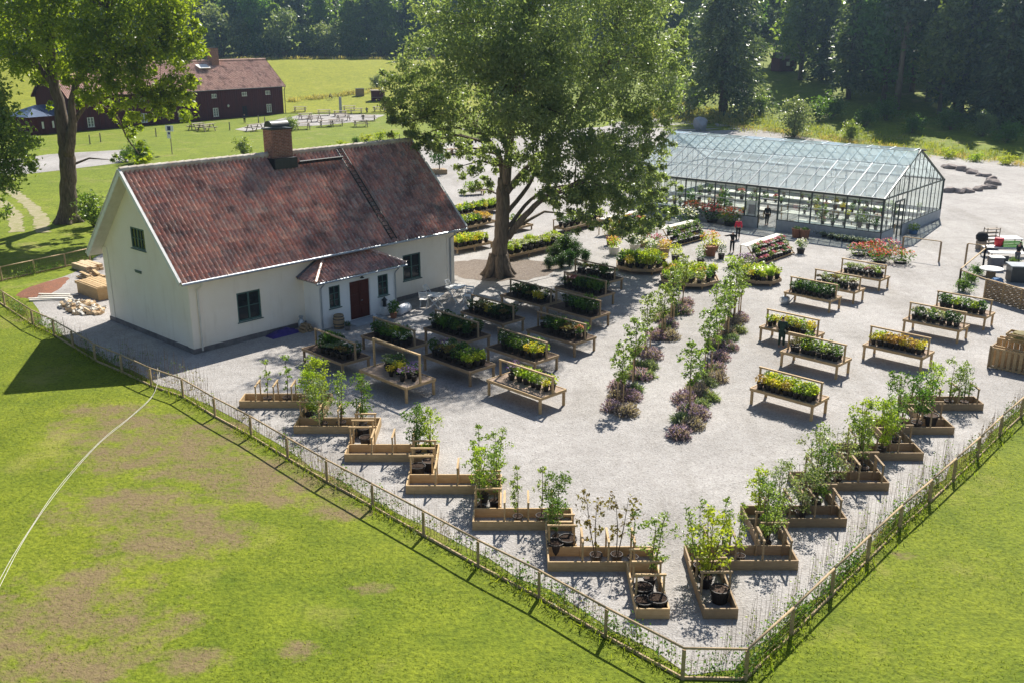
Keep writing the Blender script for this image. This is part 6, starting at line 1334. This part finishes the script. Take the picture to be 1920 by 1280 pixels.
for px, py, lb_ in [(1493, 446, 'terracotta tub at the greenhouse wall left of the pale row'), (1508, 448, 'second terracotta tub at the greenhouse wall, next to the pale row')]: bigpot_(lb_, px, py, .4, .7, 'terracotta', 'lf_green', 60, .35, .3, .14)
bigpot_('small shrub and blue sack by the greenhouse gable door', 1712, 440, .35, .3, 'bluecloth', 'lf_green', 160, .5, .7, .16)
t = thing('watering_can', 'pale round watering can beside the crowded dark leafy table', 'watering can', at(1472, 571)); MB().lathe([(.22, 0), (.26, .1), (.26, .42), (.18, .5)], n=14).build('can_body', 'zinc', t, True); MB().tube([(.24, 0, .12), (.42, 0, .36), (.55, 0, .52)], [.04, .025, .02], 6).build('spout', 'zinc', t); MB().tube([(-.2, 0, .48), (-.34, 0, .42), (-.34, 0, .2), (-.25, 0, .12)], .018, 6).build('handle', 'zinc', t)
# behind the willow: rack and boxed tree
t = thing('plant_rack', 'long low rack of pots at the back of the yard behind the willow', 'plant rack', at(862, 292), R(20), 'racks behind the willow')
for z in (.3, .9): MB().box((0, 0, z), (7, 1.2, .06)).build('shelf', 'oldwood', t)
for u in (-3.4, -1.1, 1.1, 3.4): MB().box((u, 0, .5), (.1, 1.1, 1.0)).build('upright', 'oldwood', t)
r2 = dup(t, at(905, 284), R(18), .9, 'second rack of pots, farther right at the back of the yard', 'racks behind the willow') if False else None
for i in range(12):
    bx_, by_, _ = G(840 + i * 6.5, 288 - i * .9); pot_at(KEY['dgbdgpdbg'[i % 9]], (bx_, by_, .93), 'on the long rack behind the willow', 1.6)
t = thing('boxed_tree', 'small dark tree in a wooden box on the gravel behind the cottage gable', 'potted tree', at(824, 327), R(20)); MB().box((0, 0, .3), (1.5, 1.5, .6)).build('box', 'oldwood', t); MB().tube([(0, 0, .5), (.05, 0, 1.5), (0, .05, 2.4)], [.07, .05, .02], 6).build('trunk', 'stem', t); r_ = np.random.default_rng(3); P = ball(420, r_, .4) * (1.25, 1.25, 1.0) + (0, 0, 2.0); link('foliage', leaf_mesh('foliage', leaf_arrays(P, .3, .5, .4, r_), 'lf_dark', r_), t)
t = thing('plant_trolley', 'low cart with leafy plants on the gravel behind the cottage', 'cart', at(886, 366), R(15)); MB().box((0, 0, .45), (2.4, 1.1, .08)).build('deck', 'oldwood', t); [MB().box((a * 1.05, b * .45, .22), (.1, .1, .42)).build('leg', 'oldwood', t) for a in (-1, 1) for b in (-1, 1)]; P = ball(260, r_, .4) * (1.1, .5, .5) + (0, 0, 1.0); link('plants', leaf_mesh('plants', leaf_arrays(P, .25, .5, .4, r_), 'lf_young', r_), t)
# row of thin fence poles at the back of the yard
t = thing('pole_fence', 'row of thin dark poles with wire along the lawn behind the yard', 'fence', at(738, 274), 0); o0 = Vector(at(738, 274)); prev = None
for i in range(12):
    p = Vector(at(738 + i * 11.5, 274 - i * 1.1)) - o0; MB().box((p.x, p.y, .8), (.09, .09, 1.6)).build('post', 'oldwood', t)
    if prev is not None: MB().bar(prev + Vector((0, 0, 1.45)), p + Vector((0, 0, 1.45)), .03).build('wire', 'greywood', t)
    prev = p
# ================================================================== terrace at the right
def wire_gate(label, posts, hz=1.5):
    P = [Vector(at(*p)) for p in posts]; o = P[0]; t = thing('gate_fence', label, 'fence', tuple(o), 0, 'short post and rail fences')
    for p in P: MB().box((p.x - o.x, p.y - o.y, hz / 2), (.10, .10, hz)).build('post', 'oldwood', t)
    for a, b in zip(P, P[1:]): MB().bar(a - o + Vector((0, 0, hz + .03)), b - o + Vector((0, 0, hz + .03)), .08, .06).build('top_rail', 'fencewood', t)
    return t
wire_gate('post and rail fence beside the greenhouse gable, up to the yard opening', [(1690, 482), (1760, 492)])
wire_gate('post and rail fence at the entrance of the terrace', [(1809, 496), (1843, 500)])
wire_gate('long rail fence running along the terrace planting to the front post', [(1843, 500), (1797, 541)], 1.3)
wire_gate('low rail of the terrace corner, in front of the wattle panels', [(1797, 541), (1845, 560)], 1.2)
t = thing('wattle_fence', 'woven brown wattle panels along the front of the terrace', 'fence', at(1845, 560), 0); a = Vector(at(1845, 560)); b = Vector(at(1985, 602)); dd = b - a
for i in range(4):
    p0, p1 = dd * (i / 4), dd * ((i + 1) / 4); MB().box((p0.x, p0.y, .6), (.12, .12, 1.25)).build('post', 'pine', t); m = MB()
    for k in range(10):
        pts = [p0.lerp(p1, j / 8) + Vector((-dd.y, dd.x, 0)).normalized() * (.035 * (-1) ** (j + k)) + Vector((0, 0, .1 + k * .115 + .015 * math.sin(j * 2 + k))) for j in range(9)]; m.tube(pts, .062, 5)
    m.build('wattle_panel', 'oldwood', t)
MB().bar(Vector((0, 0, 1.25)), dd + Vector((0, 0, 1.25)), .09, .07).build('top_rail', 'pine', t)
def slab_table(label, px, py, a, Ln, W_, top, grp=None):
    t = thing('terrace_table', label, 'table', at(px, py), a, grp); MB().box((0, 0, .75), (Ln, W_, .05)).build('tabletop', top, t)
    for u in (-1, 1):
        for v in (-1, 1): MB().box((u * (Ln / 2 - .1), v * (W_ / 2 - .08), .36), (.07, .07, .72)).build('leg', 'oldwood', t)
slab_table('long white topped terrace table with the red bucket and green crate on it', 1884, 482, R(-8), 3.4, .9, 'whitepaint'); slab_table('second white topped terrace table, in front of the bucket table', 1890, 493, R(-8), 2.8, .8, 'whitepaint'); slab_table('far white topped table behind the green crate', 1877, 463, R(-6), 2.6, 1.4, 'plasticwhite')
o = MB().lathe([(.20, 0), (.30, .1), (.33, .5), (.30, .62), (.28, .62)], n=16).build('bucket', 'redpl', None, True); o.location = (*at(1869, 481)[:2], .78); tag(o, 'bright red bucket on the long white terrace table', 'bucket')
t = thing('crate', 'bright green plastic crate on the long white terrace table', 'crate', (*at(1893, 482)[:2], .78), R(-8)); MB().box((0, 0, .02), (1.35, .6, .04)).build('bottom', 'greenpl', t); m = MB()
for z in (.10, .22, .34):
    for s in (-1, 1): m.box((0, s * .28, z), (1.35, .03, .09)); m.box((s * .66, 0, z), (.03, .53, .09))
m.build('slatted_sides', 'greenpl', t)
t = thing('slatted_rack', 'narrow pale slatted rack at the back of the terrace', 'rack', at(1855, 468), R(10)); [MB().box((0, 0, .2 + k * .28), (1.1, .5, .05)).build('slat_shelf', 'greywood', t) for k in range(6)]; [MB().box((s * .53, v * .22, .85), (.05, .05, 1.7)).build('upright', 'greywood', t) for s in (-1, 1) for v in (-1, 1)]
t = thing('compost_bag', 'black bag on a low wooden stand left of the slatted rack', 'bag', at(1838, 469)); MB().box((0, 0, .35), (.6, .5, .7)).build('stand', 'greywood', t); MB().lathe([(.2, .7), (.42, .8), (.46, 1.1), (.3, 1.35), (.1, 1.42)], n=12).build('bag_body', 'blackcloth', t, True)
t = thing('cable_drum_table', 'round white topped low table on the terrace', 'table', at(1857, 520)); MB().lathe([(.75, .55), (.78, .57), (.78, .62), (.75, .64)], n=20).build('tabletop', 'whitepaint', t); MB().lathe([(.42, 0), (.3, .1), (.3, .55)], n=12).build('base', 'oldwood', t)
t = thing('waste_bin', 'grey slatted bin with a white lid on the terrace', 'bin', at(1865, 506), R(-8)); MB().box((0, 0, .45), (.85, .7, .9)).build('bin_body', 'greycloth', t); MB().box((0, 0, .93), (.95, .8, .05)).build('lid', 'whitepaint', t)
t = thing('armchair', 'dark framed garden chair right of the grey bin', 'chair', at(1882, 507), R(-8)); MB().box((0, 0, .42), (.6, .6, .06)).build('seat', 'greywood', t); MB().box((0, .28, .72), (.6, .05, .5)).build('backrest', 'darkmetal', t); [MB().box((a * .27, b * .27, .2), (.05, .05, .4)).build('leg', 'darkmetal', t) for a in (-1, 1) for b in (-1, 1)]
t = thing('counter', 'dark planked counter at the right edge of the terrace', 'counter', at(1922, 528), R(-10)); MB().box((0, 0, .55), (2.2, 1.2, 1.1)).build('counter_body', 'darkmetal', t); MB().box((0, 0, 1.13), (2.4, 1.4, .06)).build('countertop', 'concrete', t)
vs_ = [(-.5, -.4, 0), (.5, -.35, 0), (.45, .4, 0), (-.45, .38, 0), (-.25, -.15, .4), (.2, -.1, .55), (.15, .2, .45), (-.2, .15, .5)]
o = MB().add(vs_, [(0, 1, 5, 4), (1, 2, 6, 5), (2, 3, 7, 6), (3, 0, 4, 7), (4, 5, 6, 7)]).build('cloth_cover', 'bluecloth'); o.location = at(1868, 535); tag(o, 'crumpled pale blue cloth on the ground behind the wattle panels', 'cloth')
for px, py, s, lb_ in [(1806, 548, .75, 'dark brush plant at the front post of the terrace'), (1820, 532, .7, 'brown brush plant along the terrace rail, middle'), (1832, 516, .6, 'brush plant along the terrace rail near the entrance'), (1898, 500, .55, 'bush beside the person bending on the terrace')]:
    x, y, z = G(px, py); place(bp['dark'], (x, y, z), px, s * .5, lb_)
t = thing('trellis_stack', 'stack of brown wooden trellises and crates at the right edge of the yard', 'trellises', at(1905, 700), R(-42), None)
for k in range(4):
    m = MB(); y = k * .42; hh = 1.05 + .28 * (k > 1)
    for z in (.10, hh): m.box((0, y, z), (2.6, .06, .09))
    for i in range(10): m.box((-1.22 + i * .27, y - .03, hh / 2 + .05), (.15, .03, hh))
    m.build('trellis_panel', 'pine', t)
for a in (-1.3, 1.3): m = MB(); m.box((a, .6, .55), (.07, 1.4, .07)); m.box((a, .6, 1.1), (.07, 1.4, .07)); m.box((a, -.1, .6), (.07, .07, 1.2)); m.build('end_frame', 'oldwood', t)
t = thing('wooden_crate', 'square wooden crate with straw on top of the trellis stack', 'crate', (*at(1905, 700)[:2], 1.2), R(-42)); t.location = (at(1905, 700)[0] + .5, at(1905, 700)[1] + .9, 1.38); MB().box((0, 0, .03), (1.3, .9, .06)).build('bottom', 'pine', t); m = MB()
for z in (.14, .32):
    for s in (-1, 1): m.box((0, s * .43, z), (1.3, .03, .12)); m.box((s * .64, 0, z), (.03, .82, .12))
m.build('slatted_sides', 'pine', t); MB().lathe([(.55, .2), (.4, .42), (.1, .48)], n=10).build('straw', 'lf_dry', t)
# boulders
def rock(seed, sub=3, d0=.55, d1=.9):
    bm = bmesh.new(); bmesh.ops.create_icosphere(bm, subdivisions=sub, radius=1); q = np.random.default_rng(seed); pl = [(Vector(q.normal(size=3)).normalized(), q.uniform(d0, d1)) for _ in range(14)]
    for v in bm.verts:
        for n, d in pl:
            e = v.co.dot(n) - d
            if e > 0: v.co -= n * e
        v.co.z = max(v.co.z, -.45)
    me = bpy.data.meshes.new('boulder'); bm.to_mesh(me); bm.free(); return me
RK = [rock(i) for i in range(4)]
for m_ in RK: m_.materials.append(MATS['boulder'])
for i, (px, py, s) in enumerate([(1782, 320, 1.05), (1800, 324, .95), (1814, 326, .8), (1824, 330, .85), (1838, 334, .8), (1850, 336, .7), (1858, 342, .85), (1862, 350, .95), (1855, 357, .9), (1843, 358, .65), (1832, 361, .75), (1814, 364, .75), (1798, 365, .85), (1780, 364, .8), (1772, 318, .7)]):
    o = link('boulder', RK[i % 4]); x, y, z = at(px, py); s *= .88; o.location = (x, y, z + .3 * s); o.scale = (s * 1.15, s, s * .85); o.rotation_euler = (0, 0, i * 1.7)
    tag(o, ('brown grey boulder in the back arc' if i < 6 or i == 14 else 'brown grey boulder in the near arc') + ' edging the island right of the greenhouse', 'boulder', 'back arc boulders' if i < 6 or i == 14 else 'near arc boulders')
big = rock(9, 2, .35, .68); big.materials.append(MATS['greyrock']); o = link('boulder', big); x, y, z = at(1311, 246); o.location = (x, y, z + .7); o.scale = (1.7, 1.5, 1.9); o.rotation_euler = (.5, .3, .4); tag(o, 'large single blue grey boulder behind the greenhouse ridge', 'boulder')
# ================================================================== greenhouse inside
def gbench(u, v0, v1, label):
    t = thing('greenhouse_bench', label, 'bench', GW(u, (v0 + v1) / 2, 0), gyaw, 'benches inside the greenhouse'); Ln = v1 - v0
    MB().box((0, 0, .78), (1.5, Ln, .06)).build('benchtop', 'offwhite', t)
    for i in range(4):
        for s in (-1, 1): MB().box((s * .65, -Ln / 2 + .1 + (Ln - .2) * i / 3, .375), (.07, .07, .75)).build('leg', 'pine', t)
gb = [(1.6, .6, 7.8), (1.6, 11.4, 22.8), (5.0, .8, 10.5), (5.0, 12, 22.6), (8.6, .8, 10.5), (8.6, 12, 22.6), (12.4, .8, 22.6)]
gl_ = ['pale greenhouse bench along the front glass right of the door', 'pale greenhouse bench along the front glass left of the door', 'second row greenhouse bench towards the gable', 'second row greenhouse bench towards the far end', 'third row greenhouse bench towards the gable', 'third row greenhouse bench towards the far end', 'rear greenhouse bench along the back glass']
q = random.Random(4)
for (u, v0, v1), lb_ in zip(gb, gl_):
    gbench(u, v0, v1, lb_); v = v0 + .5
    while v < v1 - .4:
        if q.random() < .78: pot_at(q.choice(['dark', 'green', 'red', 'bronze', 'white', 'green', 'yellow', 'herb']), GW(u + q.uniform(-.4, .4), v, .81), 'on the ' + lb_.replace('pale ', '').replace('along the front glass', 'at the front'), q.uniform(1.1, 1.9))
        v += q.uniform(.6, 1.0)
for v, s in ((3, 1.8), (6.2, 2.2), (13, 2.0), (15.6, 2.4), (19, 2.2)): pot_at('tall', GW(3.3, v, .03), 'on the floor of the greenhouse', s * 1.15)
t = thing('poster_sign', 'pale notice board standing behind the glass left of the greenhouse door', 'sign', GW(.35, 11.3, 0), gyaw); MB().box((0, 0, 1.5), (.05, 1.0, 1.4)).build('board', 'whitepaint', t); [MB().box((0, s * .4, .42), (.05, .05, .84)).build('leg', 'darkmetal', t) for s in (-1, 1)]
MB().box((-.03, 0, 1.5), (.02, .6, .8)).build('picture', 'greycloth', t)
# ================================================================== far lawn: picnic tables, sign, hut
def picnic():
    t = thing('picnic_table', '', 'picnic table'); m = MB()
    for i in range(5): m.box((0, -.32 + i * .16, .76), (1.9, .14, .04))
    m.build('tabletop', 'greywood', t)
    for s in (-1, 1): m = MB(); m.box((0, s * .72, .45), (1.9, .13, .04)); m.box((0, s * .86, .45), (1.9, .11, .04)); m.build('bench', 'greywood', t)
    for s in (-1, 1): m = MB(); m.bar((s * .7, -.25, .74), (s * .7, -.7, 0), .08); m.bar((s * .7, .25, .74), (s * .7, .7, 0), .08); m.bar((s * .7, -.9, .41), (s * .7, .9, .41), .08); m.build('leg_frame', 'greywood', t)
    return t
pcn = picnic()
for i, (px, py, a) in enumerate([(563, 211, .1), (573, 224, .5), (608, 217, .2), (613, 238, .3), (568, 243, .4), (631, 236, .2), (638, 219, .1), (644, 227, .4), (677, 238, .3), (692, 227, .2), (712, 211, .2), (668, 214, .2), (388, 246, .9), (478, 246, .9), (590, 229, .6), (655, 209, .2), (370, 244, 1.0)]):
    lb_ = 'grey picnic table in front of the red barn wall' if i in (12, 16) else 'grey picnic table at the barn corner beside the chimney' if i == 13 else f'grey picnic table {"in the back row" if py < 222 else "in the front row" if py > 232 else "in the middle row"} of the far picnic lawn'
    place(pcn, at(px, py), a, 1.45, lb_, lb_.replace('table', 'tables'))
t = thing('notice_sign', 'white sign with dark blue squares on a thin post on the lawn before the barn', 'sign', at(323, 290), R(-15)); MB().box((0, 0, 1.9), (.09, .09, 3.8)).build('post', 'greywood', t); MB().box((0, -.07, 3.5), (1.2, .05, .8)).build('sign_board', 'plasticwhite', t); MB().box((-.2, -.07, 2.6), (.5, .05, .9)).build('lower_board', 'plasticwhite', t)
mat('navy', (.02, .03, .12), None, 3, .5); MB().box((-.05, -.10, 3.5), (.5, .02, .55)).build('blue_square', 'navy', t); MB().box((-.1, -.10, 2.85), (.3, .02, .3)).build('blue_square', 'navy', t)
t = thing('hut', 'tiny dark red hut with a flat roof beside the far path', 'hut', at(709, 190), R(10)); MB().box((0, 0, 1.15), (3.0, 2.4, 2.3)).build('wall', 'barnred', t); MB().box((0, 0, 2.38), (3.3, 2.7, .14)).build('roof', 'greywood', t); MB().box((0, -1.4, .9), (3.1, .3, .08)).build('counter', 'greywood', t)
t = thing('waste_box', 'dark brown box bin at the far path left of the hut', 'bin', at(675, 181), R(10)); MB().box((0, 0, .85), (2.0, 1.3, 1.7)).build('box_body', 'oldwood', t); MB().box((0, 0, 1.74), (2.1, 1.4, .08)).build('lid', 'darkmetal', t)
o = MB().lathe([(.30, 0), (.28, 3.2), (.2, 3.3)], n=10).build('stone_pillar', 'concrete'); o.location = at(639, 213); tag(o, 'tall pale grey pillar standing among the picnic tables', 'pillar')
for i, (px, py) in enumerate([(169, 271), (189, 267), (293, 257), (360, 245), (431, 245), (485, 231), (497, 234)]):
    o = MB().lathe([(.10, 0), (.09, 1.35), (.05, 1.4)], n=8).build('wooden_post', 'greywood'); o.location = at(px, py); tag(o, 'thin grey wooden post along the front wall of the barn', 'post', 'posts along the barn')
t = thing('red_shed', 'small red shed deep in the shade of the right wood', 'shed', at(1466, 134), R(20)); MB().box((0, 0, 1.3), (3.4, 3, 2.6)).build('wall', 'barnred', t); MB().add([(-1.9, -1.7, 2.5), (1.9, -1.7, 2.5), (1.9, 0, 3.7), (-1.9, 0, 3.7), (1.9, 1.7, 2.5), (-1.9, 1.7, 2.5)], [(0, 1, 2, 3), (3, 2, 4, 5)]).build('roof', 'greywood', t); MB().box((.3, -1.52, 1.5), (.8, .05, .8)).build('window', 'whitepaint', t)
# ================================================================== tall grass fringes (uncountable)
def fringe(name, segs, n, h, m, wid, seed, sz=.5):
    r = np.random.default_rng(seed); P = []
    for (a, b) in segs:
        a = np.array(a); b = np.array(b); k = max(4, int(n * np.linalg.norm(b - a))); tt = r.random((k, 1)); d = (b - a) / np.linalg.norm(b - a); nn = np.array([-d[1], d[0]])
        q = a + (b - a) * tt + nn * (r.normal(size=(k, 1)) * wid); dens = np.sin(q[:, 0] * 1.1) + np.sin(q[:, 1] * 1.7 + 1) + r.normal(size=k) * .8; P.append(q[dens > -.3])
    P = np.concatenate(P); z = terrain(P[:, 0], P[:, 1]); hh = h * (.4 + .8 * r.random(len(P))); C = np.stack([P[:, 0], P[:, 1], z + hh * .45], 1)
    D = np.stack([r.normal(size=len(P)) * .35, r.normal(size=len(P)) * .35, np.ones(len(P))], 1)
    v = leaf_arrays(C, 1.0, .12, 0, r, 0, .1, D).reshape(-1, 4, 3); v = (v - C[:, None]) * hh[:, None, None] * sz * 2 + C[:, None]
    o = link(name, leaf_mesh(name, v.reshape(-1, 3), m, r)); o['kind'] = 'stuff'; return o
fringe('tall_grass', [((a[0] - .05, a[1] - .05), (b[0] - .05, b[1] - .05)) for a, b in zip(left_pts, left_pts[1:])], 80, .28, 'lf_grass', .20, 3)
fringe('tall_grass', [((a[0] + .05, a[1] - .05), (b[0] + .05, b[1] - .05)) for a, b in zip(fr, fr[1:])], 100, .28, 'lf_grass', .18, 4)
edge = [G(px, py)[:2] for px, py in ((1180, 218), (1260, 224), (1340, 232), (1430, 246), (1520, 258), (1600, 270), (1700, 284), (1770, 294), (1850, 301), (1940, 318))]
fringe('tall_grass', list(zip(edge, edge[1:])), 60, .8, 'lf_dry', 1.0, 5); fringe('tall_grass', [((a[0], a[1] + 6), (b[0], b[1] + 6)) for a, b in zip(edge, edge[1:])], 120, .8, 'lf_grass', 3.5, 6)
e2 = [G(px, py)[:2] for px, py in ((540, 192), (600, 186), (660, 178), (720, 172))]; fringe('tall_grass', list(zip(e2, e2[1:])), 90, 1.2, 'lf_dry', .8, 7)
e3 = [G(px, py)[:2] for px, py in ((1225, 205), (1290, 212), (1330, 222), (1400, 228))]; fringe('tall_grass', list(zip(e3, e3[1:])), 120, 1.2, 'lf_dry', 2.2, 8)
e4 = [(-85, 303.5), (-30, 303.5), (0, 303.5)]; fringe('tall_grass', [((-185, 303.5), (-85, 303.5))] + list(zip(e4, e4[1:])), 26, 1.3, 'lf_dry', .6, 9)
# lawn blades on the near grass
r = np.random.default_rng(77); n = 200000; X = r.uniform(-34, 26, n); Yy = r.uniform(11, 58, n)
FLx = np.array(left_all); FRx = np.array(fr)
yl = np.interp(X, FLx[:, 0], FLx[:, 1], left=99, right=-1); yr_ = np.interp(X, FRx[:, 0], FRx[:, 1], left=-1, right=-1); lim = np.where(X < 5.2, yl, yr_)
ix = np.clip(((X + 36) / 66 * 263).round().astype(int), 0, 263); iy = np.clip(((Yy - 9) / 51 * 203).round().astype(int), 0, 203); dd_ = dv[iy * 264 + ix]
vis = (np.abs(X) < Yy * .58 + 3) & (Yy < lim - .1) & (r.random(n) > dd_ * .9) & (np.sin(X * .9 + np.sin(Yy * .7) * 2) + np.sin(Yy * 1.3 + X * .4) + r.normal(size=n) * .9 > -.6)
X, Yy = X[vis], Yy[vis]; hh = .03 + .035 * r.random(len(X)); C = np.stack([X, Yy, hh * .45 + .008], 1); D = np.stack([r.normal(size=len(X)) * .8, r.normal(size=len(X)) * .8, np.ones(len(X))], 1)
v = leaf_arrays(C, 1.0, .3, 0, r, 0, .1, D).reshape(-1, 4, 3); v = (v - C[:, None]) * hh[:, None, None] * 1.4 + C[:, None]
o = link('lawn_grass', leaf_mesh('lawn_grass', v.reshape(-1, 3), 'lf_grass', r)); o['kind'] = 'stuff'
# ================================================================== air, light, camera
SUN_EL, SUN_AZ = R(45.6), R(20.5)
sd_ = Vector((math.sin(SUN_AZ) * math.cos(SUN_EL), math.cos(SUN_AZ) * math.cos(SUN_EL), math.sin(SUN_EL)))
ld = bpy.data.lights.new('sun', 'SUN'); ld.energy = 4.9; ld.angle = R(.5); ld.color = (1, .945, .86)
lo_ = bpy.data.objects.new('sun', ld); COL.objects.link(lo_); lo_.rotation_euler = (-sd_).to_track_quat('-Z', 'Y').to_euler(); lo_.location = sd_ * 200
w = bpy.data.worlds.new('World'); SC.world = w; w.use_nodes = True; nt = w.node_tree; bg = nt.nodes['Background']
sky = nt.nodes.new('ShaderNodeTexSky'); sky.sky_type = 'NISHITA'; sky.sun_disc = False; sky.sun_elevation = SUN_EL; sky.sun_rotation = SUN_AZ
nt.links.new(sky.outputs[0], bg.inputs[0]); bg.inputs[1].default_value = .062
cam = bpy.data.cameras.new('camera'); co = bpy.data.objects.new('camera', cam); COL.objects.link(co); SC.camera = co
cam.sensor_width = 36; cam.lens = F / 1920 * 36; cam.clip_end = 3000; cam.clip_start = .1
co.location = (0, 0, CH); co.rotation_euler = (math.pi / 2 - PITCH, 0, 0)
SC.view_settings.view_transform = 'Standard'; SC.view_settings.look = 'None'; SC.view_settings.exposure = EXPO; SC.view_settings.gamma = 1
SC.cycles.max_bounces = 12; SC.cycles.transparent_max_bounces = 16; SC.cycles.volume_bounces = 0
SC.cycles.diffuse_bounces = 7; SC.cycles.transmission_bounces = 8; SC.cycles.glossy_bounces = 3
SC.cycles.use_denoising = True
if HAZE:
    hz = MB().box((0, 180, 21), (1000, 1240, 0)) if False else MB().box((0, 170, 55), (960, 660, 117)).build('haze', MATS['fence_dummy'] if False else HAZEM); hz['kind'] = 'stuff'
